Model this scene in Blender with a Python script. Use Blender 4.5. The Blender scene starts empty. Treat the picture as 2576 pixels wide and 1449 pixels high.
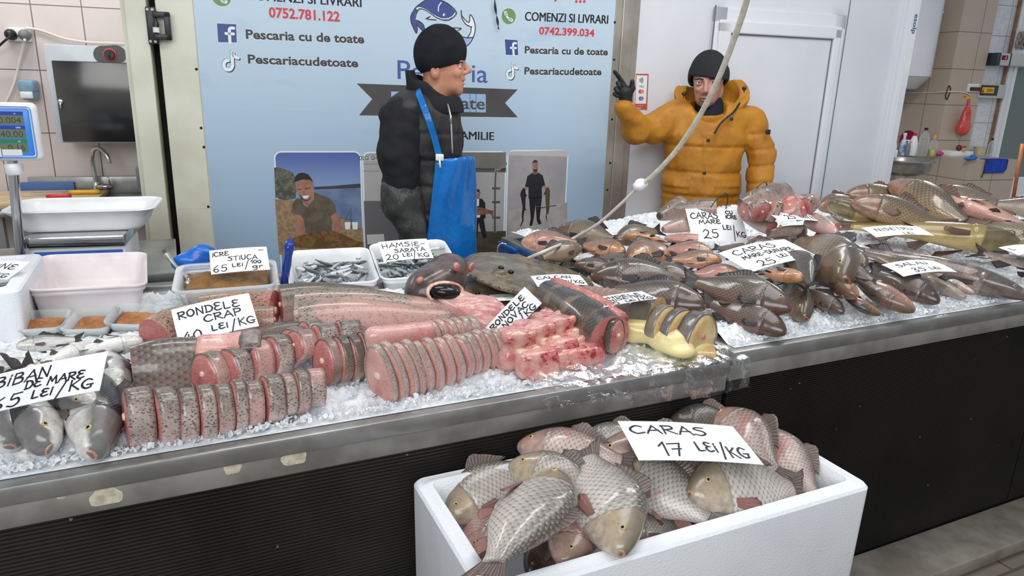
import bpy, bmesh, math, random
import numpy as np
from math import sin, cos, radians, pi, sqrt, floor
from mathutils import Vector, Matrix, noise

random.seed(7)
RNG = np.random.RandomState(7)
SC = bpy.context.scene
COL = SC.collection

# ------------------------------------------------------------------ camera
HC = 1.6                                   # eye height
FPX = 1800.0                               # focal length for a 2576 px wide frame
YAW, PITCH, ROLL = radians(25.5), radians(16.2), radians(1.75)
FW = Vector((sin(YAW) * cos(PITCH), cos(YAW) * cos(PITCH), -sin(PITCH)))
_r0 = Vector((cos(YAW), -sin(YAW), 0))
_u0 = _r0.cross(FW)
CR = _r0 * cos(ROLL) + _u0 * sin(ROLL)
CU = _u0 * cos(ROLL) - _r0 * sin(ROLL)
CAM = Vector((0, 0, HC))
cd = bpy.data.cameras.new('camera')
cam = bpy.data.objects.new('camera', cd)
COL.objects.link(cam)
cd.sensor_width = 36.0
cd.lens = 36.0 * FPX / 2576
cd.clip_start = 0.05
cam.matrix_world = Matrix(((CR.x, CU.x, -FW.x, CAM.x), (CR.y, CU.y, -FW.y, CAM.y), (CR.z, CU.z, -FW.z, CAM.z), (0, 0, 0, 1)))
SC.camera = cam

# ------------------------------------------------------------------ light
w = bpy.data.worlds.new('world')
SC.world = w
w.use_nodes = True
wb = w.node_tree.nodes['Background']
wb.inputs[0].default_value = (0.86, 0.93, 1.0, 1)
wb.inputs[1].default_value = 0.44


def area(name, loc, target, sx, sy, power, color=(1, 1, 1)):
    l = bpy.data.lights.new(name, 'AREA')
    l.shape = 'RECTANGLE'
    l.size, l.size_y, l.energy, l.color = sx, sy, power, color
    o = bpy.data.objects.new(name, l)
    COL.objects.link(o)
    o.location = loc
    o.rotation_euler = (Vector(target) - Vector(loc)).to_track_quat('-Z', 'Y').to_euler()
    return o


area('hall_opening', (-1.8, -2.6, 3.4), (1.3, 2.2, 0.9), 4.5, 2.2, 160, (0.96, 0.98, 1.0))
area('roof_light', (1.6, 1.2, 3.9), (1.4, 1.9, 0.9), 3.6, 0.9, 40, (1.0, 0.99, 0.97))
area('stall_lamp', (0.4, 2.3, 2.9), (0.4, 2.1, 0.9), 1.3, 0.18, 11, (1.0, 0.98, 0.95))
area('stall_lamp', (2.3, 2.2, 2.9), (2.3, 2.1, 0.9), 1.3, 0.18, 11, (1.0, 0.98, 0.95))
area('side_room_fill', (-0.9, 4.4, 2.8), (-0.9, 4.4, 0.9), 1.0, 0.2, 14, (1.0, 0.97, 0.94))  # unseen fill light, brightens the side room's tiles
area('far_room_fill', (5.6, 3.7, 2.8), (5.4, 4.2, 0.9), 1.0, 0.3, 42, (1.0, 0.97, 0.94))  # unseen fill light, set to brighten the beige far room
SC.view_settings.view_transform = 'Standard'
SC.view_settings.look = 'None'
SC.view_settings.gamma = 1
SC.view_settings.exposure = 0.0
SC.view_settings.use_curve_mapping = False


# ------------------------------------------------------------------ helpers: where things stand
def ray(px, py):
    return FW + CR * ((px - 1288) / FPX) - CU * ((py - 724.5) / FPX)


def onz(px, py, z):
    d = ray(px, py)
    return CAM + d * ((z - HC) / d.z)


def onp(px, py, p0, n):
    d = ray(px, py)
    return CAM + d * ((Vector(p0) - CAM).dot(n) / d.dot(n))


TH = radians(25.5 - 18.4)
WD = Vector((cos(TH), -sin(TH), 0))        # along the back wall, to the right
WN = Vector((sin(TH), cos(TH), 0))         # away from the viewer
P0 = CAM + Vector((sin(YAW), cos(YAW), 0)) * 4.0
P0.z = 0


def W(s, z, off=0.0):                      # a point on the back wall: s along it, off behind it
    return P0 + WD * s + WN * off + Vector((0, 0, z))


def wpx(px, py, off=0.0):
    p = onp(px, py, P0 + WN * off, WN)
    return ((p - P0).dot(WD), p.z)


def fwdp(px, py, d):
    n = Vector((sin(YAW), cos(YAW), 0))
    return onp(px, py, CAM + n * d, n)


# ------------------------------------------------------------------ helpers: materials
def lin(c):
    return tuple((v / 12.92 if v <= 0.04045 else ((v + 0.055) / 1.055) ** 2.4) for v in c)


def rgb(r, g, b):
    return lin((r / 255, g / 255, b / 255)) + (1.0,)


class NT:
    def __init__(self, name):
        self.m = bpy.data.materials.new(name)
        self.m.use_nodes = True
        self.t = self.m.node_tree
        self.b = self.t.nodes['Principled BSDF']
        self.out = self.t.nodes['Material Output']

    def n(self, typ, **kw):
        n = self.t.nodes.new(typ)
        for k, v in kw.items():
            setattr(n, k, v)
        return n

    def l(self, a, b):
        self.t.links.new(a, b)

    def put(self, sock, v):
        if isinstance(v, (int, float, tuple, list)):
            sock.default_value = v
        else:
            self.l(v, sock)

    def math(self, op, a, b=None, c=None):
        n = self.n('ShaderNodeMath', operation=op)
        self.put(n.inputs[0], a)
        if b is not None:
            self.put(n.inputs[1], b)
        if c is not None:
            self.put(n.inputs[2], c)
        return n.outputs[0]

    def mix(self, f, a, b, mode='MIX'):
        n = self.n('ShaderNodeMix', data_type='RGBA', blend_type=mode)
        self.put(n.inputs[0], f)
        self.put(n.inputs[6], a)
        self.put(n.inputs[7], b)
        return n.outputs[2]

    def coord(self, kind='Object', scale=None):
        c = self.n('ShaderNodeTexCoord').outputs[kind]
        if scale:
            mp = self.n('ShaderNodeMapping')
            self.l(c, mp.inputs[0])
            mp.inputs['Scale'].default_value = scale
            c = mp.outputs[0]
        return c

    def noise(self, vec, scale, detail=3, rough=0.55):
        n = self.n('ShaderNodeTexNoise')
        self.l(vec, n.inputs['Vector'])
        n.inputs['Scale'].default_value = scale
        n.inputs['Detail'].default_value = detail
        n.inputs['Roughness'].default_value = rough
        return n.outputs[0]

    def ramp(self, f, stops):
        n = self.n('ShaderNodeValToRGB')
        self.put(n.inputs[0], f)
        e = n.color_ramp.elements
        while len(e) < len(stops):
            e.new(0.5)
        for i, (p, c) in enumerate(stops):
            e[i].position = p
            e[i].color = c if len(c) == 4 else tuple(c) + (1,)
        return n.outputs[0]

    def step(self, f, lo, hi):
        n = self.n('ShaderNodeMapRange', interpolation_type='SMOOTHSTEP')
        self.put(n.inputs[0], f)
        n.inputs[1].default_value, n.inputs[2].default_value = lo, hi
        return n.outputs[0]

    def bump(self, h, strength=0.3, dist=0.002, normal=None):
        n = self.n('ShaderNodeBump')
        n.inputs['Strength'].default_value = strength
        n.inputs['Distance'].default_value = dist
        self.l(h, n.inputs['Height'])
        if normal:
            self.l(normal, n.inputs['Normal'])
        return n.outputs[0]

    def base(self, c=None, rough=None, metal=None, spec=None, normal=None):
        if c is not None:
            self.put(self.b.inputs['Base Color'], c)
        if rough is not None:
            self.put(self.b.inputs['Roughness'], rough)
        if metal is not None:
            self.put(self.b.inputs['Metallic'], metal)
        if spec is not None:
            self.put(self.b.inputs['Specular IOR Level'], spec)
        if normal is not None:
            self.l(normal, self.b.inputs['Normal'])
        return self.m


_mats = {}


def pm(name, c1, c2=None, scale=8, rough=0.5, metal=0.0, bump=0.0, bscale=60, bdist=0.002, spec=0.5, lo=0.35, hi=0.65, detail=4, coat=0.0, sss=0.0):
    """plain surface: one colour wandering into another, with a fine bump"""
    if name in _mats:
        return _mats[name]
    t = NT(name)
    co = t.coord('Object')
    col = c1
    if c2:
        col = t.mix(t.step(t.noise(co, scale, detail), lo, hi), c1, c2)
    nm = t.bump(t.noise(co, bscale, 3), bump, bdist) if bump else None
    t.base(col, rough, metal, spec, nm)
    if coat:
        t.b.inputs['Coat Weight'].default_value = coat
        t.b.inputs['Coat Roughness'].default_value = 0.08
    if sss:
        t.b.inputs['Subsurface Weight'].default_value = sss
        t.b.inputs['Subsurface Radius'].default_value = (0.02, 0.012, 0.008)
        t.b.inputs['Subsurface Scale'].default_value = 0.44
    _mats[name] = t.m
    return t.m


# ------------------------------------------------------------------ helpers: objects
def tag(o, label=None, cat=None, group=None, kind=None):
    if label:
        o['label'] = label
    if cat:
        o['category'] = cat
    if group:
        o['group'] = group
    if kind:
        o['kind'] = kind
    return o


def empty(name, loc=(0, 0, 0), label=None, cat=None, group=None, mat=None):
    o = bpy.data.objects.new(name, None)
    o.empty_display_size = 0.02
    COL.objects.link(o)
    if mat is not None:
        o.matrix_world = mat
    else:
        o.location = loc
    return tag(o, label, cat, group)


def link(name, me, parent=None, mat=None):
    """one mesh object; its vertices are in the parent's own space when it has a parent"""
    o = bpy.data.objects.new(name, me)
    COL.objects.link(o)
    if mat is not None and not me.materials:
        for m in (mat if isinstance(mat, (list, tuple)) else [mat]):
            me.materials.append(m)
    if parent is not None:
        o.parent = parent
    return o


class MB:
    """collects shapes into one mesh; self.M places what is added next"""

    def __init__(self):
        self.v, self.f, self.mi, self.uv = [], [], [], []
        self.M = Matrix.Identity(4)
        self.cur = 0

    def add(self, vs, fs, mi=None):
        b = len(self.v)
        self.v.extend(tuple(self.M @ Vector(p)) for p in vs)
        self.f.extend(tuple(i + b for i in f) for f in fs)
        self.mi.extend([self.cur if mi is None else mi] * len(fs))
        return self

    def box(self, lo, hi, bevel=0.0, seg=2):
        bm = bmesh.new()
        bmesh.ops.create_cube(bm, size=1.0)
        lo, hi = Vector(lo), Vector(hi)
        for q in bm.verts:
            q.co = Vector(((lo[i] + hi[i]) / 2 + q.co[i] * (hi[i] - lo[i])) for i in range(3))
        if bevel:
            bmesh.ops.bevel(bm, geom=list(bm.edges), offset=bevel, segments=seg, profile=0.5, affect='EDGES')
        return self.bm(bm)

    def bm(self, bm):
        bm.verts.index_update()
        self.add([q.co.copy() for q in bm.verts], [[q.index for q in f.verts] for f in bm.faces])
        bm.free()
        return self

    def tube(self, pts, r, n=8, cap=True, sx=1.0):
        pts = [Vector(p) for p in pts]
        rs = r if isinstance(r, (list, tuple)) else [r] * len(pts)
        vs, fs = [], []
        up = None
        for i, p in enumerate(pts):
            d = (pts[min(i + 1, len(pts) - 1)] - pts[max(i - 1, 0)]).normalized()
            if up is None:
                up = d.orthogonal().normalized() if abs(d.z) > 0.9 else (Vector((0, 0, 1)) - d * d.z).normalized()
            else:
                up = (up - d * up.dot(d)).normalized()
            s = d.cross(up)
            for k in range(n):
                a = 2 * pi * k / n
                vs.append(p + (up * cos(a) + s * sin(a) * sx) * rs[i])
        for i in range(len(pts) - 1):
            for k in range(n):
                a, b = i * n + k, i * n + (k + 1) % n
                fs.append((a, b, b + n, a + n))
        if cap:
            fs.append(tuple(reversed(range(n))))
            fs.append(tuple(range((len(pts) - 1) * n, len(pts) * n)))
        return self.add(vs, fs)

    def lathe(self, prof, n=24, cap=True):
        """prof: (radius, z) pairs, around z"""
        vs, fs = [], []
        for (r, z) in prof:
            for k in range(n):
                a = 2 * pi * k / n
                vs.append((r * cos(a), r * sin(a), z))
        for i in range(len(prof) - 1):
            for k in range(n):
                a, b = i * n + k, i * n + (k + 1) % n
                fs.append((a, b, b + n, a + n))
        if cap:
            fs.append(tuple(reversed(range(n))))
            fs.append(tuple(range((len(prof) - 1) * n, len(prof) * n)))
        return self.add(vs, fs)

    def prism(self, poly, d, axis='z'):
        """polygon in the local xy plane, thickened by d along z"""
        n = len(poly)
        vs = [(p[0], p[1], 0) for p in poly] + [(p[0], p[1], d) for p in poly]
        fs = [tuple(reversed(range(n))), tuple(range(n, 2 * n))]
        fs += [(i, (i + 1) % n, (i + 1) % n + n, i + n) for i in range(n)]
        return self.add(vs, fs)

    def rings(self, loops, cap0=True, cap1=True):
        n = len(loops[0])
        vs = [p for L in loops for p in L]
        fs = []
        for i in range(len(loops) - 1):
            for k in range(n):
                a, b = i * n + k, i * n + (k + 1) % n
                fs.append((a, b, b + n, a + n))
        if cap0:
            fs.append(tuple(reversed(range(n))))
        if cap1:
            fs.append(tuple(range((len(loops) - 1) * n, len(loops) * n)))
        return self.add(vs, fs)

    def grid(self, fn, nu, nv):
        vs = [fn(i / nu, j / nv) for j in range(nv + 1) for i in range(nu + 1)]
        fs = [(j * (nu + 1) + i, j * (nu + 1) + i + 1, (j + 1) * (nu + 1) + i + 1, (j + 1) * (nu + 1) + i) for j in range(nv) for i in range(nu)]
        return self.add(vs, fs)

    def ball(self, c, r, nu=16, nv=10):
        c = Vector(c)
        r = Vector((r, r, r)) if isinstance(r, (int, float)) else Vector(r)
        loops = []
        for j in range(1, nv):
            a = -pi / 2 + pi * j / nv
            loops.append([(c.x + r.x * cos(a) * cos(2 * pi * k / nu), c.y + r.y * cos(a) * sin(2 * pi * k / nu), c.z + r.z * sin(a)) for k in range(nu)])
        return self.rings(loops)

    def mesh(self, name, mats=None, smooth=True, angle=None):
        me = bpy.data.meshes.new(name)
        me.from_pydata(self.v, [], self.f)
        if mats is not None:
            for m in (mats if isinstance(mats, (list, tuple)) else [mats]):
                me.materials.append(m)
        if self.mi and max(self.mi):
            me.polygons.foreach_set('material_index', self.mi)
        if smooth:
            me.polygons.foreach_set('use_smooth', [True] * len(me.polygons))
            if angle:
                me.set_sharp_from_angle(angle=radians(angle))
        me.update()
        return me

    def build(self, name, mats, parent=None, smooth=True, angle=35):
        return link(name, self.mesh(name, mats, smooth, angle), parent)


def frame(o, x, z):
    """matrix at o with local x along x and local z near z"""
    x = Vector(x).normalized()
    z = Vector(z)
    y = z.cross(x).normalized()
    z = x.cross(y)
    return Matrix(((x.x, y.x, z.x, o[0]), (x.y, y.y, z.y, o[1]), (x.z, y.z, z.z, o[2]), (0, 0, 0, 1)))


WALLM = frame(W(0, 0), WD, (0, 0, 1))      # x along the wall, y behind it, z up
UP = Vector((0, 0, 1))


def struct(name, b, m, M=None, smooth=False):
    o = b.build(name, m, None, smooth)
    if M is not None:
        o.matrix_world = M
    tag(o, kind='structure')
    return o


def textmesh(s, size=1.0, bold=0.0, space=1.0, width=None):
    """built-in font turned into flat polygons: (verts, faces), left at 0, baseline at 0"""
    cu = bpy.data.curves.new('t', 'FONT')
    cu.body = s
    cu.size = size
    cu.offset = bold * size
    cu.space_character = space
    cu.resolution_u = 3
    o = bpy.data.objects.new('t', cu)
    COL.objects.link(o)
    dg = bpy.context.evaluated_depsgraph_get()
    me = bpy.data.meshes.new_from_object(o.evaluated_get(dg))
    vs = [v.co.copy() for v in me.vertices]
    fs = [tuple(p.vertices) for p in me.polygons]
    bpy.data.objects.remove(o)
    bpy.data.curves.remove(cu)
    bpy.data.meshes.remove(me)
    if vs:
        x0, x1 = min(v.x for v in vs), max(v.x for v in vs)
        k = width / (x1 - x0) if width else 1.0
        for v in vs:
            v.x = (v.x - x0) * k
    return vs, fs


# ------------------------------------------------------------------ helpers: soft solids from distance fields
def sd_ell(P, c, r, R=None):
    q = P - np.array(c, dtype=np.float32)
    if R is not None:
        q = q @ np.array(R, dtype=np.float32)
    r = np.array(r, dtype=np.float32)
    k0 = np.sqrt(((q / r) ** 2).sum(-1))
    k1 = np.sqrt(((q / (r * r)) ** 2).sum(-1)) + 1e-9
    return k0 * (k0 - 1) / k1


def sd_cap(P, a, b, ra, rb):
    a, b = np.array(a, dtype=np.float32), np.array(b, dtype=np.float32)
    ab = b - a
    h = np.clip(((P - a) @ ab) / max(float(ab @ ab), 1e-9), 0, 1)
    d = np.sqrt(((P - a - h[..., None] * ab) ** 2).sum(-1))
    return d - (ra + (rb - ra) * h)


def sd_box(P, c, r, rnd=0.01, R=None):
    q = P - np.array(c, dtype=np.float32)
    if R is not None:
        q = q @ np.array(R, dtype=np.float32)
    d = np.abs(q) - (np.array(r, dtype=np.float32) - rnd)
    return np.sqrt((np.maximum(d, 0) ** 2).sum(-1)) + np.minimum(d.max(-1), 0) - rnd


def su(a, b, k=0.02):
    h = np.clip(0.5 + 0.5 * (b - a) / k, 0, 1)
    return b + (a - b) * h - k * h * (1 - h)


def ssub(a, b, k=0.01):
    return -su(-a, b, k)


def wob(P, f, seed=0.0):
    """cheap smooth wobble between -1 and 1"""
    x, y, z = P[..., 0] * f, P[..., 1] * f, P[..., 2] * f
    return (np.sin(x + 1.7 * np.sin(y * 0.9 + seed) + seed) + np.sin(y * 1.3 + 1.5 * np.sin(z * 1.1 + 2 * seed)) + np.sin(z * 1.2 + 1.6 * np.sin(x * 0.8 + 3 * seed))) / 3


def sdmesh(name, fn, lo, hi, h, mats=None):
    """naive surface nets of fn(P) < 0"""
    lo, hi = np.array(lo, dtype=np.float32), np.array(hi, dtype=np.float32)
    n = np.maximum(np.ceil((hi - lo) / h).astype(int) + 1, 4)
    ax = [lo[i] + h * np.arange(n[i], dtype=np.float32) for i in range(3)]
    P = np.stack(np.meshgrid(*ax, indexing='ij'), -1)
    D = fn(P).astype(np.float32)
    ins = D < 0
    c = [(0, 0, 0), (1, 0, 0), (0, 1, 0), (1, 1, 0), (0, 0, 1), (1, 0, 1), (0, 1, 1), (1, 1, 1)]
    sl = lambda A, q: A[q[0]:n[0] - 1 + q[0], q[1]:n[1] - 1 + q[1], q[2]:n[2] - 1 + q[2]]
    cnt = sum(sl(ins, q).astype(np.int8) for q in c)
    act = (cnt > 0) & (cnt < 8)
    idx = -np.ones(act.shape, dtype=np.int64)
    cells = np.argwhere(act)
    idx[tuple(cells.T)] = np.arange(len(cells))
    acc = np.zeros((len(cells), 3))
    num = np.zeros(len(cells))
    for i in range(8):
        for j in range(i + 1, 8):
            if sum(abs(c[i][k] - c[j][k]) for k in range(3)) != 1:
                continue
            a = sl(D, c[i])[act]
            b = sl(D, c[j])[act]
            m = (a < 0) != (b < 0)
            t = np.where(m, a / np.where(m, a - b, 1), 0)
            p = np.array(c[i]) + t[:, None] * (np.array(c[j]) - np.array(c[i]))
            acc += p * m[:, None]
            num += m
    V = lo + h * (cells + acc / num[:, None])
    F = []
    for k in range(3):
        a1, a2 = (k + 1) % 3, (k + 2) % 3
        s0 = [slice(None)] * 3
        s1 = [slice(None)] * 3
        s0[k], s1[k] = slice(0, -1), slice(1, None)
        e = np.argwhere(ins[tuple(s0)] != ins[tuple(s1)])
        e = e[(e[:, a1] > 0) & (e[:, a2] > 0) & (e[:, a1] < n[a1] - 1) & (e[:, a2] < n[a2] - 1)]
        flip = ins[tuple(s0)][tuple(e.T)]
        q = []
        for d1, d2 in ((0, 0), (1, 0), (1, 1), (0, 1)):
            o = e.copy()
            o[:, a1] -= 1 - d1
            o[:, a2] -= 1 - d2
            q.append(idx[tuple(o.T)])
        q = np.stack(q, 1)
        q[~flip] = q[~flip][:, ::-1]
        F.append(q)
    F = np.concatenate(F)
    me = bpy.data.meshes.new(name)
    me.vertices.add(len(V))
    me.vertices.foreach_set('co', V.astype(np.float32).ravel())
    me.loops.add(F.size)
    me.loops.foreach_set('vertex_index', F.ravel().astype(np.int32))
    me.polygons.add(len(F))
    me.polygons.foreach_set('loop_start', np.arange(0, F.size, 4, dtype=np.int32))
    me.polygons.foreach_set('use_smooth', np.ones(len(F), dtype=bool))
    me.update(calc_edges=True)
    me.validate()
    for m in (mats if isinstance(mats, (list, tuple)) else [mats] if mats else []):
        me.materials.append(m)
    return me


def copy_tree(o, parent=None):
    c = o.copy()
    COL.objects.link(c)
    if parent is not None:
        c.parent = parent
    for ch in list(o.children):
        copy_tree(ch, c)
    return c


# ================================================================== the setting
def tile_mat(name, c1, c2, grout, tw, th, axes='XZ', ox=0.0, oz=0.0, rough=0.25, vein=None, gw=0.004, offs=0.0):
    t = NT(name)
    s = t.n('ShaderNodeSeparateXYZ')
    t.l(t.coord('Object'), s.inputs[0])
    c = t.n('ShaderNodeCombineXYZ')
    t.put(c.inputs[0], t.math('ADD', s.outputs[axes[0]], ox))
    t.put(c.inputs[1], t.math('ADD', s.outputs[axes[1]], oz))
    b = t.n('ShaderNodeTexBrick', offset=offs)
    t.l(c.outputs[0], b.inputs['Vector'])
    b.inputs['Scale'].default_value = 1
    b.inputs['Brick Width'].default_value = tw
    b.inputs['Row Height'].default_value = th
    b.inputs['Mortar Size'].default_value = gw
    b.inputs['Mortar Smooth'].default_value = 0.1
    b.inputs['Color1'].default_value = c1
    b.inputs['Color2'].default_value = c2
    b.inputs['Mortar'].default_value = grout
    col = b.outputs['Color']
    if vein:
        v = t.noise(t.coord('Object', (1, 1, 2.5)), 5, 6, 0.7)
        col = t.mix(t.math('MULTIPLY', t.step(t.math('ABSOLUTE', t.math('SUBTRACT', v, 0.5)), 0.03, 0.0), 0.6), col, vein)
    col = t.mix(t.math('MULTIPLY', t.step(t.noise(t.coord('Object'), 2.5, 5), 0.5, 0.75), 0.12), col, (0.25, 0.2, 0.17, 1))
    h = t.math('SUBTRACT', 1.0, b.outputs['Fac'])
    return t.base(col, rough, 0, 0.4, t.bump(h, 0.5, 0.003))


M_steel = pm('brushed_steel', rgb(168, 168, 166), rgb(140, 139, 136), 6, 0.34, 0.65, 0.08, 140, 0.001)
M_steel_dull = pm('dull_steel', rgb(160, 157, 152), rgb(122, 119, 114), 5, 0.45, 0.4, 0.1, 90, 0.001)
M_chrome = pm('chrome', rgb(205, 205, 205), None, rough=0.12, metal=1.0)
M_black = pm('black_plastic', rgb(26, 26, 28), None, rough=0.35)
M_black_metal = pm('black_painted_metal', rgb(38, 39, 41), rgb(28, 29, 31), 20, 0.4)
M_white_panel = pm('white_panel', rgb(226, 227, 233), rgb(219, 221, 228), 2, 0.22, spec=0.45)
M_white_pvc = pm('white_pvc', rgb(229, 230, 235), None, rough=0.25)
M_cream = pm('cream_enamel', rgb(222, 222, 204), rgb(206, 205, 184), 3, 0.35)
M_alu = pm('aluminium', rgb(188, 182, 170), rgb(165, 158, 146), 4, 0.38, 0.6)
M_white_plastic = pm('white_plastic', rgb(236, 237, 238), rgb(226, 227, 228), 9, 0.35)
M_grey_plastic = pm('grey_plastic', rgb(120, 121, 124), None, rough=0.45)
M_dark = pm('dark_gap', rgb(18, 19, 18), None, rough=0.8)
M_red = pm('red_plastic', rgb(206, 40, 44), None, rough=0.3)
M_yellow = pm('yellow_plastic', rgb(236, 178, 40), None, rough=0.3)
M_blue_plastic = pm('blue_plastic', rgb(28, 74, 168), None, rough=0.3)
M_ink = pm('marker_ink', rgb(20, 20, 24), None, rough=0.5)
M_card = pm('white_card', rgb(240, 241, 243), rgb(232, 233, 236), 12, 0.55)
M_paper = pm('paper_label', rgb(224, 224, 218), None, rough=0.6)


def clear_mat(name, tint, alpha=0.25, rough=0.08, bump=0.0, bscale=20, spec=0.6):
    t = NT(name)
    tr = t.n('ShaderNodeBsdfTransparent')
    tr.inputs[0].default_value = tint
    mx = t.n('ShaderNodeMixShader')
    fr = t.n('ShaderNodeFresnel')
    fr.inputs[0].default_value = 1.45
    f = t.math('MINIMUM', t.math('ADD', fr.outputs[0], alpha), 1.0)
    t.put(mx.inputs[0], f)
    t.l(tr.outputs[0], mx.inputs[1])
    t.l(t.b.outputs[0], mx.inputs[2])
    t.l(mx.outputs[0], t.out.inputs[0])
    nm = None
    if bump:
        nm = t.bump(t.noise(t.coord('Object'), bscale, 4), bump, 0.01)
        t.l(nm, fr.inputs['Normal'])
    return t.base(tint, rough, 0, spec, nm)


M_clear = clear_mat('clear_plastic', (0.93, 0.95, 0.95, 1), 0.12)
M_cloudy = clear_mat('cloudy_plastic', (0.93, 0.94, 0.95, 1), 0.2, 0.25)

# floor of grey-brown pavers
b = MB()
b.box((-4, -3, -0.1), (9, 9, 0))
FLOORM = tile_mat('stone_pavers', rgb(132, 120, 106), rgb(112, 101, 90), rgb(86, 80, 70), 0.4, 0.2, 'XY', 0.06, 0.03, 0.75, None, 0.006, 0.5)
struct('floor', b, FLOORM)

# back wall: the white sandwich panels of a cold room
b = MB()
b.box((-1.69, 0.0, 0), (2.545, 0.08, 2.9))
wall_back = struct('wall_back', b, M_white_panel, WALLM)
b = MB()
b.box((-1.74, -0.012, 0), (-1.583, 0.08, 2.9), 0.003)
for z in (2.03, 0.95):
    b.box((-1.735, -0.0128, z - 0.001), (-1.586, -0.012, z + 0.001))
struct('trim_1', b, M_cream, WALLM)
b = MB()
b.box((0.545, -0.006, 0), (0.585, 0.0, 2.9), 0.001)
b.box((0.585, -0.016, 0), (0.655, 0.0, 2.9), 0.004)
b.box((0.655, -0.009, 0), (0.69, 0.0, 2.9), 0.002)
struct('trim_2', b, M_alu, WALLM)
b = MB()
b.box((2.50, -0.03, 0), (2.56, 0.2, 2.9), 0.004)
b.box((2.545, -0.05, 0), (2.60, 0.9, 2.9), 0.004)
struct('trim_3', b, M_white_pvc, WALLM)
# jamb column of the side room and a near-black sheet painting the gap's shade
b = MB()
b.box((-1.865, -0.03, 0), (-1.775, 0.08, 2.9), 0.004)
b.box((-1.885, 0.0, 0), (-1.866, 0.9, 2.9))
struct('trim_4', b, M_cream, WALLM)
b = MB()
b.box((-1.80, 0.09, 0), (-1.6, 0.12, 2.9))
struct('gap_shade', b, M_dark, WALLM)
# side room behind the jamb
b = MB()
b.box((-4.2, 1.0, 0), (-0.9, 1.1, 2.9))
M_pinktile = tile_mat('pink_beige_tiles', rgb(218, 206, 202), rgb(212, 200, 196), rgb(122, 102, 94), 0.247, 0.345, 'XZ', 0.02, 0.15, 0.2, None, 0.003)
wl = struct('wall_left', b, M_pinktile, WALLM)

# door in the white panels: frame, leaf
s0, zt = wpx(1826, 14)
b = MB()
zz = 2.035
for (x0, x1, z0, z1, y) in ((1.155, 1.235, 0, zz, -0.035), (1.985, 2.065, 0, zz, -0.035), (1.155, 2.065, zz - 0.085, zz, -0.035)):
    b.box((x0, y, z0), (x1, 0.0, z1), 0.006)
for (x0, x1, z0, z1, y) in ((1.18, 1.262, 0.1, 1.955, -0.05), (1.985, 2.035, 0.1, 1.955, -0.05), (1.18, 2.035, 1.895, 1.965, -0.05)):
    b.box((x0, y, z0), (x1, -0.02, z1), 0.008)
dr = struct('door_1', b, M_white_pvc, WALLM)
b = MB()
b.box((1.25, -0.028, 0.1), (1.995, 0.0, 1.90), 0.003)
link('door_leaf', b.mesh('door_leaf', M_white_panel, False), dr)
b = MB()
for (x0, x1, z0, z1) in ((1.262, 1.985, 1.888, 1.895), (1.980, 1.986, 0.1, 1.893), (1.262, 1.268, 0.1, 1.893), (1.148, 1.154, 0, 2.04)):
    b.box((x0, -0.034, z0), (x1, -0.028, z1))
link('gasket', b.mesh('gasket', pm('grey_gasket', rgb(120, 122, 128), None, rough=0.6), False), dr)
b = MB()
b.box((2.10, -0.004, 0), (2.104, 0.0005, 2.9))
struct('trim_6', b, pm('grey_gasket', rgb(120, 122, 128)), WALLM)

# ------------------------------------------------------------------ far room on the right
Q = onz(2440, 402, 0.9)
Q.z = 0
FARM = frame(Q, WD, UP)
IFAR = FARM.inverted()


def far(px, py, b_=0.0):                  # far-room coordinates of a pixel on the plane b = b_
    return IFAR @ onp(px, py, Q + WN * b_, WN)


def farl(px, py, a_=0.0):                 # ... on the plane a = a_
    return IFAR @ onp(px, py, Q + WD * a_, WD)


PC = IFAR @ onz(2353, 390, 0.9)            # near corner of the pillar
ap, bp = PC.x, PC.y
pr = far(2452, 300, bp).x                  # its right end
M_beige = tile_mat('beige_wall_tiles', rgb(188, 173, 157), rgb(184, 169, 153), rgb(118, 104, 92), 0.40, 0.40, 'XZ', 0.02, 0.13, 0.35)
M_beige_side = tile_mat('beige_wall_tiles_side', rgb(188, 173, 157), rgb(184, 169, 153), rgb(118, 104, 92), 0.40, 0.40, 'YZ', 0.02, 0.13, 0.35)
M_marble = tile_mat('marble_look_tiles', rgb(222, 223, 227), rgb(216, 217, 222), rgb(150, 145, 140), 0.25, 0.33, 'XZ', 0.1, 0.05, 0.2, rgb(178, 182, 190))


def two_tone(b_):
    """faces looking along a get the side material"""
    for i, f in enumerate(b_.f):
        p = [Vector(b_.v[k]) for k in f[:3]]
        n = (p[1] - p[0]).cross(p[2] - p[0])
        b_.mi[i] = 1 if abs(n.x) > abs(n.y) else 0


b = MB()
b.box((ap, bp, 0), (pr, bp + 0.72, 2.9))
two_tone(b)
struct('wall_pillar', b, [M_beige, M_beige_side], FARM)
b = MB()
b.box((-2.5, bp + 0.72, 0), (pr, bp + 0.8, 2.9))
struct('wall_far', b, M_marble, FARM)
wr = far(2512, 250, bp + 0.1).x
b = MB()
b.box((pr, bp + 0.1, 0), (wr, bp + 0.2, 2.9))
struct('wall_right', b, M_marble, FARM)
b = MB()
b.box((pr - 0.002, bp + 0.04, 0.9), (pr + 0.03, bp + 0.1, 2.9), 0.004)
b.box((wr - 0.022, bp + 0.06, 0.9), (wr, bp + 0.1, 2.9), 0.004)
struct('trim_7', b, pm('brown_trim', rgb(150, 120, 98), rgb(128, 100, 80), 9, 0.5), FARM)
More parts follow.
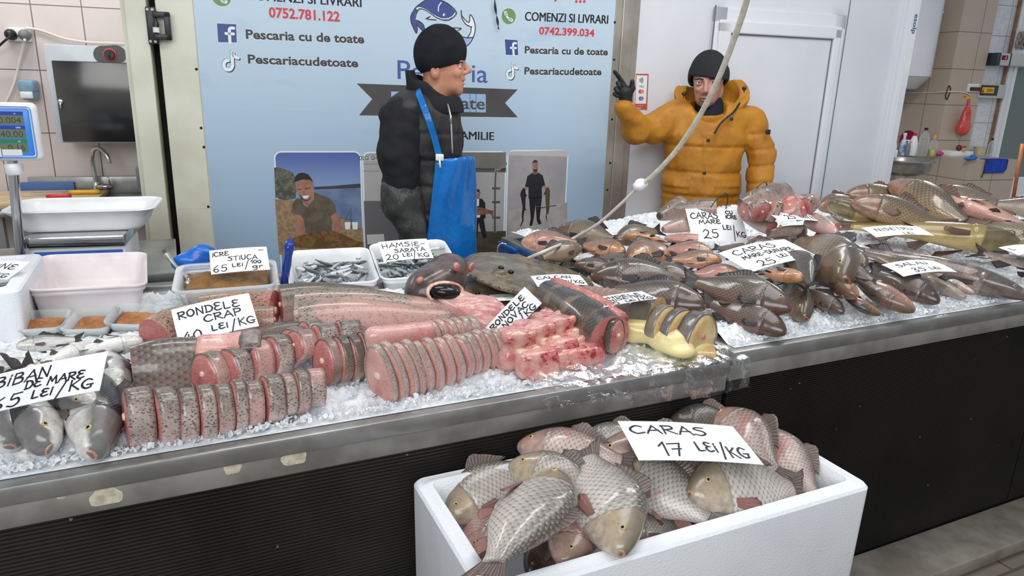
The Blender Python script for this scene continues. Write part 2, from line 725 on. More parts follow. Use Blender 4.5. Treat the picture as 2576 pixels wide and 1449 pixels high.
# white aluminium frame with glass
g0 = wr
gz = far(2545, 168, bp + 0.05).z
gx = far(2535, 250, bp + 0.05).x
b = MB()
b.box((g0, bp + 0.04, 0), (gx, bp + 0.14, 2.9), 0.004)
b.box((gx - 0.03, bp + 0.02, 0), (gx + 0.02, bp + 0.14, 2.9), 0.004)
b.box((gx, bp + 0.04, gz), (gx + 1.6, bp + 0.12, gz + 0.12), 0.004)
b.box((gx, bp + 0.05, gz + 0.12), (gx + 1.6, bp + 0.1, 2.9), 0.004)
b.box((gx, bp + 0.04, 0), (gx + 1.6, bp + 0.12, 0.62), 0.004)
gf = struct('window_1', b, M_white_pvc, FARM)
b = MB()
b.box((gx, bp + 0.07, 0.62), (gx + 1.6, bp + 0.078, gz))
link('pane', b.mesh('pane', clear_mat('green_glass', (0.6, 0.66, 0.65, 1), 0.16, 0.05), False), gf)
b = MB()
b.box((gx - 0.2, bp + 1.0, 0), (gx + 3.5, bp + 1.1, 2.9))
struct('wall_behind_glass', b, pm('grey_green_wall', rgb(122, 132, 130), rgb(98, 110, 108), 2, 0.5), FARM)
# tiled bench
bz = 0.9
br = far(2557, 420, 0).x
b = MB()
b.box((0, 0, 0), (br, bp + 0.04, bz), 0.003)
b.box((-0.02, bp, 0), (ap + 0.01, bp + 0.72, bz), 0.003)
two_tone(b)
bench = struct('trim_8', b, [M_beige, M_beige_side], FARM)


# ================================================================== the printed banner
def crom(pts, n=5):
    """smooth curve through points"""
    pts = [Vector(p) for p in pts]
    if len(pts) < 3:
        return pts
    out = []
    for i in range(len(pts) - 1):
        p0, p1, p2, p3 = pts[max(i - 1, 0)], pts[i], pts[i + 1], pts[min(i + 2, len(pts) - 1)]
        for k in range(n):
            t = k / n
            out.append(0.5 * ((2 * p1) + (p2 - p0) * t + (2 * p0 - 5 * p1 + 4 * p2 - p3) * t * t + (3 * p1 - p0 - 3 * p2 + p3) * t ** 3))
    out.append(pts[-1])
    return out


def ribbon(pts, wd, n=4, smooth=True, taper=None):
    """flat 2d stroke: (verts, faces) with round ends"""
    P = crom([Vector((p[0], p[1])) for p in pts], n) if smooth else [Vector((p[0], p[1])) for p in pts]
    vs, fs = [], []
    m = len(P)
    for i, p in enumerate(P):
        d = P[min(i + 1, m - 1)] - P[max(i - 1, 0)]
        d = d.normalized() if d.length > 1e-9 else Vector((1, 0))
        nn = Vector((-d.y, d.x)) * wd * 0.5
        if taper:
            nn *= taper(i / max(m - 1, 1))
        vs += [p + nn, p - nn]
    for i in range(m - 1):
        fs.append((2 * i, 2 * i + 1, 2 * i + 3, 2 * i + 2))
    for c, d in ((P[0], P[0] - P[1]), (P[-1], P[-1] - P[-2])):
        a0 = math.atan2(d.y, d.x)
        b_ = len(vs)
        vs += [c + Vector((cos(a0 + a), sin(a0 + a))) * wd * 0.5 for a in np.linspace(-pi / 2, pi / 2, 6)]
        fs.append(tuple(range(b_, b_ + 6)))
    return vs, fs


class Print(MB):
    """flat print on the wall: px polygons turned into wall coordinates"""

    def __init__(self, layer, base=0.0):
        super().__init__()
        self.y = -base - 0.0004 * layer

    def raw(self, vs, fs, mi=0):
        return self.add([(v[0], self.y, v[1]) for v in vs], fs, mi)

    def poly(self, px, mi=0):
        return self.raw([wpx(*p) for p in px], [tuple(range(len(px)))], mi)

    def line(self, px, wpxl, mi=0, smooth=True):
        q = [wpx(*p) for p in px]
        k = (wpx(px[0][0] + 1, px[0][1])[0] - q[0][0])
        vs, fs = ribbon(q, wpxl * k, 5, smooth)
        return self.raw(vs, fs, mi)

    def disc(self, cx, cy, r, mi=0, n=28, ry=None):
        c = wpx(cx, cy)
        rr = wpx(cx + r, cy)[0] - c[0]
        k = (ry or r) / r
        return self.raw([(c[0] + rr * cos(2 * pi * i / n), c[1] + rr * k * sin(2 * pi * i / n)) for i in range(n)], [tuple(range(n))], mi)

    def text(self, s, a, b_, cap, bold=0.0, mi=0, ref='P'):
        """baseline from pixel a to pixel b, capitals cap pixels tall"""
        A, B = wpx(*a), wpx(*b_)
        capm = wpx(a[0], a[1] - cap)[1] - A[1]
        rv, _ = textmesh(ref, 1.0, bold)
        size = capm / (max(v.y for v in rv) - min(v.y for v in rv))
        vs, fs = textmesh(s, size, bold, 1.0, B[0] - A[0])
        sl = (B[1] - A[1]) / (B[0] - A[0])
        return self.raw([(A[0] + v.x, A[1] + v.y + sl * v.x) for v in vs], fs, mi)

    def put(self, name, mats, parent):
        return link(name, self.mesh(name, mats, False), parent)


def flat(name, c, c2=None, scale=6, rough=0.45):
    return pm(name, rgb(*c), rgb(*c2) if c2 else None, scale, rough)


t = NT('banner_print')
co = t.coord('Object')
sx = t.n('ShaderNodeSeparateXYZ')
t.l(co, sx.inputs[0])
col = t.ramp(t.math('ADD', t.step(sx.outputs[2], 0.5, 2.1), t.math('MULTIPLY', t.math('SUBTRACT', t.noise(co, 1.3, 3), 0.5), 0.35)),
             [(0.0, rgb(158, 184, 208)), (0.55, rgb(178, 201, 220)), (1.0, rgb(194, 213, 228))])
cl = t.step(t.noise(t.coord('Object', (1, 1, 2.2)), 2.1, 4), 0.55, 0.72)
col = t.mix(t.math('MULTIPLY', cl, 0.22), col, rgb(120, 150, 185))
M_banner = t.base(col, 0.38, 0, 0.4, t.bump(t.noise(co, 3, 2), 0.05, 0.01))
BN = empty('shop_banner', mat=WALLM, label='large light blue printed banner with fish logo, phone numbers and four photos on the wall', cat='banner')
BT = 0.004
b = MB()
b.box((-1.578, -BT, 0.35), (0.541, -0.0005, 2.88))
b.box((-1.578, -BT - 0.0004, 1.4215), (0.541, -BT, 1.4225))
link('sheet', b.mesh('sheet', M_banner, False), BN)
M_txt = flat('print_dark', (62, 60, 58))
M_txtred = flat('print_red', (208, 62, 68))
M_navy = flat('print_navy', (62, 78, 140))
M_pale = flat('print_white', (232, 238, 244))
M_green = flat('print_green', (110, 148, 92))
M_ribbon = flat('print_ribbon', (80, 77, 76), (72, 69, 68))
M_box = flat('print_box', (156, 188, 222))


def P(layer):
    return Print(layer, BT)


def contact(wa, c1, fb, c2, tk, c3, num, cn, bold):
    p = P(2)
    for e in (-.7, 0, .7):
        p.text('COMENZI SI LIVRARI', (c1[0][0] + e, c1[0][1]), (c1[1][0] + e, c1[1][1]), c1[2])
    p.put('order_line', [M_txt], BN)
    p = P(2)
    p.text(num, *cn, 0.03, 0, '0')
    p.put('phone_number', [M_txtred], BN)
    for lines, nm in ((c2, 'Pescaria cu de toate'), (c3, 'Pescariacudetoate')):
        p = P(1)
        p.text(nm, (lines[0][0] - 1, lines[0][1] + 1), (lines[1][0] + 1, lines[1][1] + 1), lines[2] + 1.5, 0.045)
        p.put('lettering_edge', [M_pale], BN)
        p = P(2)
        p.text(nm, *lines, 0.03)
        p.put('account_name', [M_txt], BN)
    # phone badge
    p = P(1)
    p.disc(wa[0], wa[1], wa[2] + 1, 1)
    p.y -= 0.0004
    p.disc(*wa, 0)
    p.y -= 0.0004
    x, y, r = wa
    q = lambda u, v: (x + u * r, y + v * r)
    p.line([q(-0.42, -0.5), q(-0.34, -0.1), q(-0.08, 0.24), q(0.32, 0.5)], r * 0.26, 1)
    p.line([q(-0.46, -0.52), q(-0.34, -0.2)], r * 0.4, 1, False)
    p.line([q(0.12, 0.42), q(0.42, 0.54)], r * 0.4, 1, False)
    p.put('phone_badge', [M_green, M_pale], BN)
    # square badge with the letter f
    (x0, y0), (x1, y1) = fb
    h = y1 - y0
    p = P(1)
    p.poly([(x0 - 1, y0 - 1), (x1 + 1, y0 + 1), (x1 + 3, y1 + 1.5), (x0 + 2, y1)], 1)
    p.y -= 0.0004
    p.poly([(x0, y0), (x1, y0 + 2), (x1 + 2, y1), (x0 + 3, y1 - 1)], 0)
    p.y -= 0.0004
    q = lambda u, v: (x0 + u * (x1 - x0) + v * 2, y0 + v * h)
    p.line([q(0.64, 1.0), q(0.63, 0.42), q(0.66, 0.28), q(0.76, 0.24), q(0.86, 0.25)], (x1 - x0) * 0.16, 1)
    p.line([q(0.44, 0.53), q(0.84, 0.55)], (x1 - x0) * 0.15, 1, False)
    p.put('square_badge', [M_navy, M_pale], BN)
    # note badge
    (x0, y0), (x1, y1) = tk
    p = P(1)
    q = lambda u, v: (x0 + u * (x1 - x0), y0 + v * (y1 - y0))
    for du, dv, mi, k in ((-0.05, -0.03, 1, 1.05), (0.06, 0.05, 2, 1.0), (0, 0, 0, 1.0)):
        st = [q(0.58 + du, 0.04 + dv), q(0.6 + du, 0.55 + dv), q(0.6 + du, 0.75 + dv), q(0.48 + du, 0.91 + dv), q(0.3 + du, 0.93 + dv), q(0.14 + du, 0.82 + dv), q(0.11 + du, 0.62 + dv), q(0.22 + du, 0.48 + dv), q(0.36 + du, 0.46 + dv)]
        p.line(st, (x1 - x0) * 0.19 * k, mi)
        p.line([q(0.62 + du, 0.08 + dv), q(0.7 + du, 0.25 + dv), q(0.93 + du, 0.34 + dv)], (x1 - x0) * 0.19 * k, mi)
        p.y -= 0.0004
    p.put('note_badge', [M_pale, flat('print_cyan', (120, 185, 205)), M_txt], BN)


contact((557, -9, 25), ((621, -1), (909, 18), 24), ((546, 59), (594, 107)), ((619, 97), (916, 109), 24), (((559, 129), (602, 179))), ((624, 159), (901, 169), 23), '0752.781.122', ((677, 43), (855, 54), 27), 0.03)
contact((1279, 41, 18), ((1320, 52), (1528, 60), 22), ((1269, 99), (1301, 139)), ((1319, 134), (1528, 139), 19), (((1272, 158), (1302, 200))), ((1318, 187), (1512, 189), 19), '0742.399.034', ((1355, 86), (1494, 92), 20), 0.03)
p = P(2)
for x in (1449, 1459, 1469):
    p.disc(x, 4, 3.2)
p.line([(1394, -6), (1397, 2)], 5, 0, False)
p.put('lettering', [M_txtred], BN)
p = P(1)
p.text('Pescaria', (1000, 198), (1226, 208), 47, 0.004)
p.put('shop_name', [flat('print_blue', (76, 92, 158))], BN)
p = P(1)
p.poly([(897, 210), (1302, 225), (1270, 259), (1302, 295), (903, 290), (936, 249)])
p.put('name_ribbon', [M_ribbon], BN)
p = P(2)
xs = [983, 1005, 1028, 1045, 1066, 1090, 1106, 1130, 1156, 1182, 1197, 1222]
for i in range(len(xs) - 1):
    u0, u1 = (xs[i] - 983) / 239, (xs[i + 1] - 983) / 239
    y = lambda u, top: (230 + 7 * u) if top else (277 + 6 * u)
    p.poly([(xs[i] + 0.6, y(u0, 1)), (xs[i + 1] - 0.6, y(u1, 1)), (xs[i + 1] - 0.6, y(u1, 0)), (xs[i] + 0.6, y(u0, 0))])
p.put('letter_box', [M_box], BN)
p = P(3)
p.text('cu de toate', (988, 268), (1219, 275), 31, 0.012)
p.put('lettering', [M_ribbon], BN)
p = P(2)
for e in (-.7, 0, .7):
    p.text('FAMILIE', (1146 + e, 350), (1242 + e, 352), 20)
p.put('lettering', [M_txt], BN)
# fish logo
q = lambda pts: [(980 + x / 4.674, y / 4.674) for x, y in pts]
p = P(1)
up_c = [(300, 95), (345, 55), (420, 5), (500, -12), (600, 5), (700, 55), (785, 150), (720, 220), (650, 235), (560, 205), (480, 150), (400, 105)]
p.poly(q(up_c), 0)
p.poly(q([(300, 95), (252, 180), (250, 250), (275, 320), (310, 385), (328, 345), (312, 285), (350, 315), (400, 370), (415, 350), (395, 290), (340, 245), (290, 235), (300, 170), (330, 120)]), 0)
p.poly(q([(770, 400), (880, 445), (960, 455), (920, 520), (885, 550)]), 3)
p.poly(q([(840, 120), (855, 190), (930, 265), (945, 170), (985, 230), (1005, 330), (985, 430), (920, 435), (950, 330), (900, 290), (850, 220)]), 2)
p.y -= 0.0004
p.line(q([(315, 100), (350, 90), (420, 115), (520, 180), (620, 222), (720, 205), (770, 150)]), 2.0, 2)
p.line(q([(605, 30), (575, 75), (572, 130)]), 2.6, 2)
p.disc(*q([(638, 176)])[0], 3.2, 2)
p.disc(*q([(646, 182)])[0], 2.2, 1)
for pts in ([(300, 95), (345, 55), (420, 5), (500, -12), (600, 5), (700, 55), (785, 150), (720, 225), (650, 240), (560, 212), (480, 158), (400, 112), (345, 112), (310, 170), (300, 225)],
            [(300, 95), (252, 180), (250, 250), (275, 320), (312, 390), (325, 345), (312, 295), (350, 325), (405, 375), (400, 300), (345, 250), (290, 238)],
            [(425, 222), (475, 195), (440, 225), (545, 236)], [(725, 328), (840, 335), (800, 360)],
            [(840, 125), (850, 190), (930, 265), (945, 175), (985, 230), (1005, 330), (985, 430), (940, 510), (885, 555)],
            [(840, 125), (850, 215), (900, 290), (965, 318)], [(955, 320), (950, 380), (920, 435)], [(765, 380), (850, 432), (920, 445), (980, 440)]):
    p.line(q(pts), 2.6, 1)
p.put('fish_logo', [M_navy, M_txt, M_pale, flat('print_lilac', (160, 176, 226))], BN)


# ---- the four printed photographs
def photo(x0, x1, y0, zb, name):
    a, b_ = wpx(x0, y0), wpx(x1, y0 - 1)
    w_, zt_ = b_[0] - a[0], a[1]
    r = 0.036

    def rr(ins):
        o = []
        for cx, cy, a0 in ((a[0] + w_ - r, zt_ - r, 0), (a[0] + r, zt_ - r, 90)):
            for k in range(7):
                an = radians(a0 + 15 * k)
                o.append((cx + (r - ins) * cos(an), cy + (r - ins) * sin(an)))
        return o + [(a[0] + ins, zb), (a[0] + w_ - ins, zb)]
    ph = P(1)
    o = rr(0)
    ph.raw(o, [tuple(range(len(o)))], 0)
    ph.y -= 0.0004
    o = rr(0.007)
    ph.raw(o, [tuple(range(len(o)))], 1)
    ph.y -= 0.0004
    return ph


SK = flat('print_skin', (176, 126, 108), (150, 104, 88), 20)
# photo of a man at a lake
ph = photo(688, 908, 380, 0.6, 'lake')
q = lambda pts: [(680 + x / 5.365, 370 + y / 5.365) for x, y in pts]
t = NT('print_lake_sky')
sx = t.n('ShaderNodeSeparateXYZ')
t.l(t.coord('Object'), sx.inputs[0])
M_sky = t.base(t.ramp(t.step(sx.outputs[2], 1.02, 1.23), [(0, rgb(136, 160, 200)), (1, rgb(84, 104, 168))]), 0.4)
ph.poly(q([(590, 555), (1215, 545), (1240, 1085), (960, 950), (590, 960)]), 3)
ph.poly(q([(590, 535), (800, 525), (1215, 490), (1216, 548), (590, 572)]), 4)
ph.poly(q([(62, 700), (360, 720), (590, 940), (960, 945), (1245, 1090), (1262, 1449), (120, 1449)]), 2)
ph.y -= 0.0004
ph.poly(q([(52, 275), (110, 270), (200, 300), (300, 340), (340, 420), (350, 600), (340, 690), (200, 715), (70, 680)]), 5)
for x in (1040, 1140):
    ph.poly(q([(x - 40, 1010), (x + 42, 1010), (x + 32, 1108), (x - 28, 1108)]), 6)
ph.line(q([(1085, 820), (1095, 1100)]), 1.0, 4)
ph.line(q([(1085, 820), (990, 1040)]), 0.8, 4)
ph.poly(q([(345, 890), (440, 920), (470, 1040), (440, 1200), (350, 1210), (355, 1050)]), 7)
ph.poly(q([(810, 930), (900, 880), (960, 1060), (940, 1160), (850, 1140), (860, 1030)]), 7)
ph.poly(q([(430, 640), (590, 600), (600, 720), (500, 800), (440, 750)]), 7)
ph.y -= 0.0004
ph.poly(q([(430, 690), (350, 690), (300, 760), (285, 870), (345, 905), (400, 910), (450, 970), (480, 1160), (830, 1130), (830, 980), (810, 930), (890, 870), (870, 780), (800, 690), (590, 605), (590, 700), (500, 810), (440, 770)]), 8)
ph.y -= 0.0004
ph.poly(q([(335, 440), (345, 560), (390, 660), (450, 715), (520, 710), (580, 600), (590, 530), (575, 450), (500, 400), (400, 400)]), 7)
ph.y -= 0.0004
ph.poly(q([(328, 470), (332, 400), (380, 350), (440, 342), (510, 365), (560, 430), (572, 480), (540, 440), (440, 435), (350, 460)]), 9)
ph.poly(q([(430, 655), (500, 650), (525, 645), (500, 690), (450, 690)]), 6)
ph.line(q([(370, 570), (425, 562)]), 1.6, 9)
ph.line(q([(470, 560), (540, 548)]), 1.6, 9)
ph.line(q([(455, 590), (450, 625), (480, 632)]), 1.0, 9)
ph.line(q([(400, 650), (440, 705), (500, 715), (540, 680)]), 2.0, 9)
ph.y -= 0.0004
ph.poly(q([(290, 1240), (380, 1195), (560, 1150), (720, 1128), (880, 1135), (1010, 1190), (1180, 1270), (1252, 1275), (1255, 1360), (1000, 1340), (600, 1360), (330, 1340)]), 10)
ph.put('lake_photo', [M_pale, M_sky, flat('print_sand', (168, 138, 104), (138, 112, 84), 60), flat('print_water', (92, 112, 150), (122, 140, 170), 8), flat('print_shore', (66, 64, 70)), flat('print_bush', (70, 74, 62), (112, 112, 98), 70), M_pale, SK, flat('print_khaki', (108, 98, 82), (88, 79, 66), 20), flat('print_hair', (42, 38, 40)), flat('print_carp', (132, 98, 54), (96, 72, 42), 40)], BN)
# photo of a garage door
ph = photo(910, 1087, 382, 0.6, 'garage')
ph.poly([(912, 392), (960, 392), (960, 404), (913, 404)], 2)
ph.poly([(915, 505), (1080, 505), (1085, 640), (920, 640)], 3)  # darker grey printed across the lower half
for y in (412, 430):
    ph.line([(913, y), (1082, y + 1)], 0.6, 4, False)
ph.y -= 0.0004
ph.text('DLGI GHIATA', (903, 402), (975, 402), 10, 0.01, 4)
ph.poly([(922, 590), (965, 588), (968, 612), (924, 614)], 2)
ph.poly([(952, 531), (962, 525), (975, 520), (985, 526), (985, 540), (970, 536)], 5)
ph.put('garage_photo', [M_pale, flat('print_grey', (176, 174, 172), (160, 158, 158), 3), flat('print_light', (196, 194, 192)), flat('print_dark_grey', (104, 102, 104)), M_txt, flat('print_fish_grey', (120, 108, 104), (80, 74, 74), 50)], BN)
# photo of a woman with a carp
ph = photo(1091, 1274, 380, 0.6, 'woman')
q = lambda pts: [(1150 + x / 5.367, 370 + y / 5.367) for x, y in pts]
ph.poly(q([(-320, 70), (655, 70), (655, 320), (-320, 270)]), 2)
ph.poly(q([(-320, 270), (560, 285), (655, 280), (655, 340), (-320, 330)]), 3)
ph.poly(q([(-320, 1150), (655, 1130), (650, 1449), (-320, 1449)]), 4)
ph.y -= 0.0004
ph.line(q([(655, 220), (560, 290), (515, 380), (505, 1150)]), 5, 3)
ph.y -= 0.0004
ph.line(q([(655, 240), (575, 300), (528, 390), (520, 1150)]), 1.4, 1)
ph.line(q([(655, 215), (545, 295), (500, 380), (488, 1150)]), 1.4, 1)
for y in (555, 740, 950):
    ph.poly(q([(470, y - 14), (575, y - 14), (575, y + 14), (470, y + 14)]), 3)
ph.poly(q([(190, 715), (250, 685), (330, 695), (375, 750), (380, 960), (355, 960), (395, 1220), (345, 1225), (285, 1010), (270, 1230), (200, 1225)]), 5)
ph.y -= 0.0004
ph.poly(q([(248, 700), (292, 695), (290, 790), (255, 800)]), 0)
ph.poly(q([(232, 915), (310, 915), (300, 950), (235, 948)]), 0)
ph.poly(q([(240, 620), (260, 590), (295, 590), (310, 630), (300, 680), (270, 700), (248, 680)]), 6)
ph.poly(q([(238, 630), (250, 590), (262, 568), (298, 568), (300, 590), (312, 630), (290, 605), (258, 605)]), 5)
ph.y -= 0.0004
ph.poly(q([(190, 820), (290, 808), (380, 825), (450, 855), (495, 850), (480, 895), (490, 950), (440, 890), (370, 905), (290, 915), (200, 900)]), 7)
ph.put('carp_photo', [M_pale, flat('print_grey', (176, 174, 172)), flat('print_ceiling', (126, 122, 112), (112, 108, 100), 4), flat('print_rail', (84, 82, 78)), flat('print_floor', (92, 84, 66), (70, 64, 50), 10), flat('print_black', (36, 35, 38)), SK, flat('print_carp_red', (156, 112, 92), (110, 70, 60), 60)], BN)
# photo of a man with two sturgeons
ph = photo(1276, 1430, 377, 0.6, 'two')
q = lambda pts: [(1150 + x / 5.367, 370 + y / 5.367) for x, y in pts]
ph.poly(q([(682, 110), (1490, 130), (1490, 40), (1440, 42), (700, 60)]), 2)
ph.poly(q([(680, 860), (1480, 745), (1480, 1449), (680, 1449)]), 3)
ph.y -= 0.0004
ph.line(q([(690, 862), (1100, 800), (1478, 748)]), 1, 2)
ph.line(q([(1100, 822), (1330, 785)]), 2.5, 4)
ph.poly(q([(965, 680), (1140, 680), (1110, 960), (1135, 1030), (1095, 1045), (1070, 990), (1055, 770), (1030, 960), (1010, 1060), (970, 1060), (990, 960)]), 5)
ph.poly(q([(1010, 345), (1085, 340), (1150, 380), (1185, 515), (1140, 530), (1140, 690), (960, 690), (958, 540), (912, 530), (945, 390)]), 5)
ph.y -= 0.0004
ph.poly(q([(912, 530), (955, 545), (930, 580), (900, 570)]), 6)
ph.poly(q([(1140, 530), (1180, 515), (1215, 555), (1190, 570)]), 6)
ph.poly(q([(1008, 230), (1012, 200), (1085, 200), (1090, 260), (1075, 340), (1090, 350), (1050, 370), (1015, 350), (1020, 320)]), 6)
ph.poly(q([(1012, 215), (1020, 190), (1045, 170), (1080, 185), (1088, 220), (1070, 205), (1030, 205)]), 5)
ph.poly(q([(1020, 290), (1050, 300), (1085, 285), (1075, 340), (1045, 352), (1025, 335)]), 5)
ph.poly(q([(890, 545), (915, 560), (920, 630), (940, 650), (920, 680), (915, 820), (930, 850), (905, 850), (890, 940), (895, 990), (850, 1075), (850, 1050), (875, 985), (868, 930), (880, 800), (862, 700), (848, 640), (855, 600)]), 5)
ph.poly(q([(1200, 545), (1230, 540), (1248, 590), (1240, 800), (1230, 890), (1205, 910), (1212, 1020), (1190, 940), (1200, 880), (1190, 760), (1185, 640), (1160, 640)]), 7)
ph.put('sturgeon_photo', [M_pale, flat('print_wall', (172, 166, 168), (158, 153, 156), 5), flat('print_wall_light', (190, 184, 182)), flat('print_floor_grey', (178, 172, 168), (160, 155, 152), 14), flat('print_rail', (84, 82, 78)), flat('print_black', (36, 35, 38)), SK, flat('print_olive', (92, 84, 60), (64, 58, 46), 40)], BN)

# card payment sticker
ST = empty('payment_sticker', mat=WALLM, label='red edged card payment sticker on the white wall panel beside the raised glove', cat='sticker')
p = Print(1)
k = lambda x, y: (1510 + x / 10.353, 160 + y / 10.353)
p.poly([k(930, 262), k(1262, 268), k(1220, 1210), k(885, 1200)], 0)
p.put('backing', [flat('sticker_red', (196, 92, 72))], ST)
p = Print(2)
p.poly([k(945, 305), k(1228, 312), k(1190, 1045), k(908, 1045)], 0)
p.put('panel', [M_pale], ST)
p = Print(3)
for i in range(4):
    r = 30 + i * 16
    p.line([k(1020 + i * 24, 435 - r), k(1036 + i * 26, 435), k(1018 + i * 24, 435 + r)], 1.3, 0)
p.text('VISA', k(1012, 618), k(1128, 622), 5.0, 0.01, 0)
p.disc(*k(1040, 728), 4.6, 1)
p.disc(*k(1045, 908), 4.6, 1)
p.y -= 0.0003
p.disc(*k(1090, 728), 4.4, 2)
p.disc(*k(1082, 908), 4.4, 3)
p.text('ING', k(950, 1185), k(1055, 1188), 4.6, 0.0, 4)
p.text('powered by', k(980, 1102), k(1112, 1104), 2.2, 0.0, 4)
p.put('lettering', [M_txt, flat('sticker_dot_red', (204, 82, 84)), flat('sticker_dot_orange', (226, 146, 86)), flat('sticker_dot_blue', (98, 150, 196)), M_pale], ST)


# ================================================================== the two market counters
def vnoise(x, y, seed=0):
    """value noise on arrays"""
    def h(i, j):
        n = (i * 374761393 + j * 668265263 + seed * 1442695041) & 0xffffffff
        n = ((n ^ (n >> 13)) * 1274126177) & 0xffffffff
        return ((n ^ (n >> 16)) & 0xffff) / 65535.0
    xi, yi = np.floor(x).astype(np.int64), np.floor(y).astype(np.int64)
    fx, fy = x - xi, y - yi
    fx, fy = fx * fx * (3 - 2 * fx), fy * fy * (3 - 2 * fy)
    return (h(xi, yi) * (1 - fx) + h(xi + 1, yi) * fx) * (1 - fy) + (h(xi, yi + 1) * (1 - fx) + h(xi + 1, yi + 1) * fx) * fy


def sst(a, b_, x):
    t = np.clip((x - a) / (b_ - a), 0, 1)
    return t * t * (3 - 2 * t)


def panel_mat(name, c1, c2, speck):
    t = NT(name)
    co = t.coord('Object')
    col = t.mix(t.step(t.noise(co, 2.2, 4), 0.4, 0.65), c1, c2)
    v = t.n('ShaderNodeTexVoronoi')
    t.l(co, v.inputs['Vector'])
    v.inputs['Scale'].default_value = 19
    sp = t.math('MULTIPLY', t.step(v.outputs['Distance'], 0.07, 0.05), t.step(t.noise(co, 11, 2), 0.52, 0.6))
    col = t.mix(t.math('MULTIPLY', sp, speck), col, rgb(150, 150, 146))
    rg = t.math('ADD', 0.3, t.math('MULTIPLY', t.noise(co, 5, 4), 0.25))
    return t.base(col, rg, 0, 0.35)


M_rib = panel_mat('ribbed_black_panel', rgb(46, 44, 40), rgb(33, 32, 30), 0.8)
M_rib2 = panel_mat('ribbed_dark_panel', rgb(32, 28, 26), rgb(21, 21, 20), 0.8)
YF = 1.385


def counter(name, x0, x1, yb, zt, label, pitch, m, seams=()):
    r = empty(name, (x0, YF, 0), label, 'counter')
    L = x1 - x0
    D = yb - YF
    b = MB()
    b.box((0, 0, zt - 0.04), (L, 0.055, zt), 0.006)
    b.box((0, D - 0.05, zt - 0.04), (L, D, zt), 0.006)
    b.box((0, 0.05, zt - 0.04), (0.05, D - 0.045, zt), 0.005)
    b.box((L - 0.05, 0.05, zt - 0.04), (L, D - 0.045, zt), 0.005)
    b.box((0.02, 0.03, zt - 0.05), (L - 0.02, D - 0.02, zt - 0.015))
    b.build('steel_top', M_steel, r)
    b = MB()
    b.box((0.0, 0.008, zt - 0.088), (L, 0.03, zt - 0.041), 0.003)
    b.box((0.03, 0.03, zt - 0.105), (L - 0.03, D - 0.03, zt - 0.045))
    b.build('apron', M_steel_dull, r)
    b = MB()
    zb, zz = 0.07, zt - 0.086
    n = int((zz - zb) / pitch)
    pr_ = [(0.03, zb)]
    for i in range(n):
        z = zb + (zz - zb) * i / n
        h = (zz - zb) / n
        pr_ += [(0.014, z + h * 0.15), (0.014, z + h * 0.7), (0.0185, z + h * 0.8)]
    pr_ += [(0.014, zz), (0.03, zz)]
    xs = [0.004] + [s for q in seams for s in (q - 0.003, q + 0.003)] + [L - 0.004]
    for i in range(0, len(xs), 2):
        loops = [[(x, p[0], p[1]) for p in pr_] for x in (xs[i], xs[i + 1])]
        b.rings(loops)
    b.build('front_panel', m, r, angle=20)
    b = MB()
    b.box((0.005, 0.028, 0.02), (L - 0.005, D - 0.02, zt - 0.05))
    b.build('body', M_dark, r, False)
    return r


def pmat2(c1, c2):
    return pm('stained_sticker', rgb(*c1), rgb(*c2), 60, 0.7)


CL = counter('fish_counter', -1.5, 1.328, 2.72, 0.88, 'lower steel fish counter with ribbed black front behind the polystyrene box', 0.0085, M_rib)
CR_ = counter('fish_counter', 1.336, 4.6, 2.94, 0.906, 'higher steel fish counter with dark front holding the heap of whole fish', 0.0065, M_rib2, (1.52,))
# torn white sticker remains on the left apron
for (px, py, r0, kx) in ((267, 1250, 0.021, 1.35), (585, 1177, 0.017, 1.0), (740, 1152, 0.02, 1.3), (155, 1246, 0.008, 1.1)):
    c = onp(px, py, (0, YF + 0.008, 0), Vector((0, 1, 0)))
    b = MB()
    zb = max(c.z - r0 * 0.75, 0.7945) if r0 > 0.01 else c.z - r0
    pts = []
    for i in range(22):
        a = 2 * pi * i / 22
        k = 1 + 0.06 * sin(3 * a + px) + 0.04 * sin(7 * a)
        pts.append((c.x + 1.5 + r0 * kx * k * cos(a), YF + 0.0073 - YF, max(c.z + r0 * k * sin(a), zb)))
    b.add(pts, [tuple(range(22))])
    b.build('sticker_remnant', pmat2((214, 206, 184), (182, 170, 146)), CL, False)
# blue liner on the left end of the higher counter, foot rail in front of it
b = MB()
b.box((1.3295, 2.73, 0.45), (1.3355, 2.93, 0.885), 0.002)
b.box((1.3295, 1.75, 0.883), (1.3355, 2.74, 0.9), 0.002)
b.box((1.318, 2.75, 0.872), (1.3355, 2.93, 0.889), 0.003)
o = b.build('blue_liner', pm('blue_tarpaulin', rgb(28, 104, 176), rgb(22, 84, 150), 5, 0.35))
tag(o, 'blue plastic liner hanging on the left end of the higher counter', 'liner')
b = MB()
b.box((1.3, 1.215, 0.012), (4.7, 1.395, 0.062), 0.006)
b.box((1.3, 1.25, 0.0), (4.7, 1.39, 0.014))
o = b.build('foot_rail', pm('worn_aluminium', rgb(170, 164, 152), rgb(138, 131, 120), 7, 0.5, 0.5, 0.1))
tag(o, 'flat metal foot rail on the pavers along the dark counter front', 'rail')

# ------------------------------------------------------------------ crushed ice
t = NT('crushed_ice')
co = t.coord('Object')
n1 = t.noise(co, 160, 3)
n2 = t.noise(co, 38, 3)
t.base(t.mix(t.step(n2, 0.3, 0.7), rgb(226, 232, 238), rgb(248, 250, 252)), t.math('ADD', 0.14, t.math('MULTIPLY', n2, 0.3)), 0, 0.6, t.bump(n1, 0.7, 0.004))
t.b.inputs['Subsurface Weight'].default_value = 0.35
t.b.inputs['Subsurface Radius'].default_value = (0.02, 0.025, 0.03)
t.b.inputs['Subsurface Scale'].default_value = 0.6
M_ice = t.m


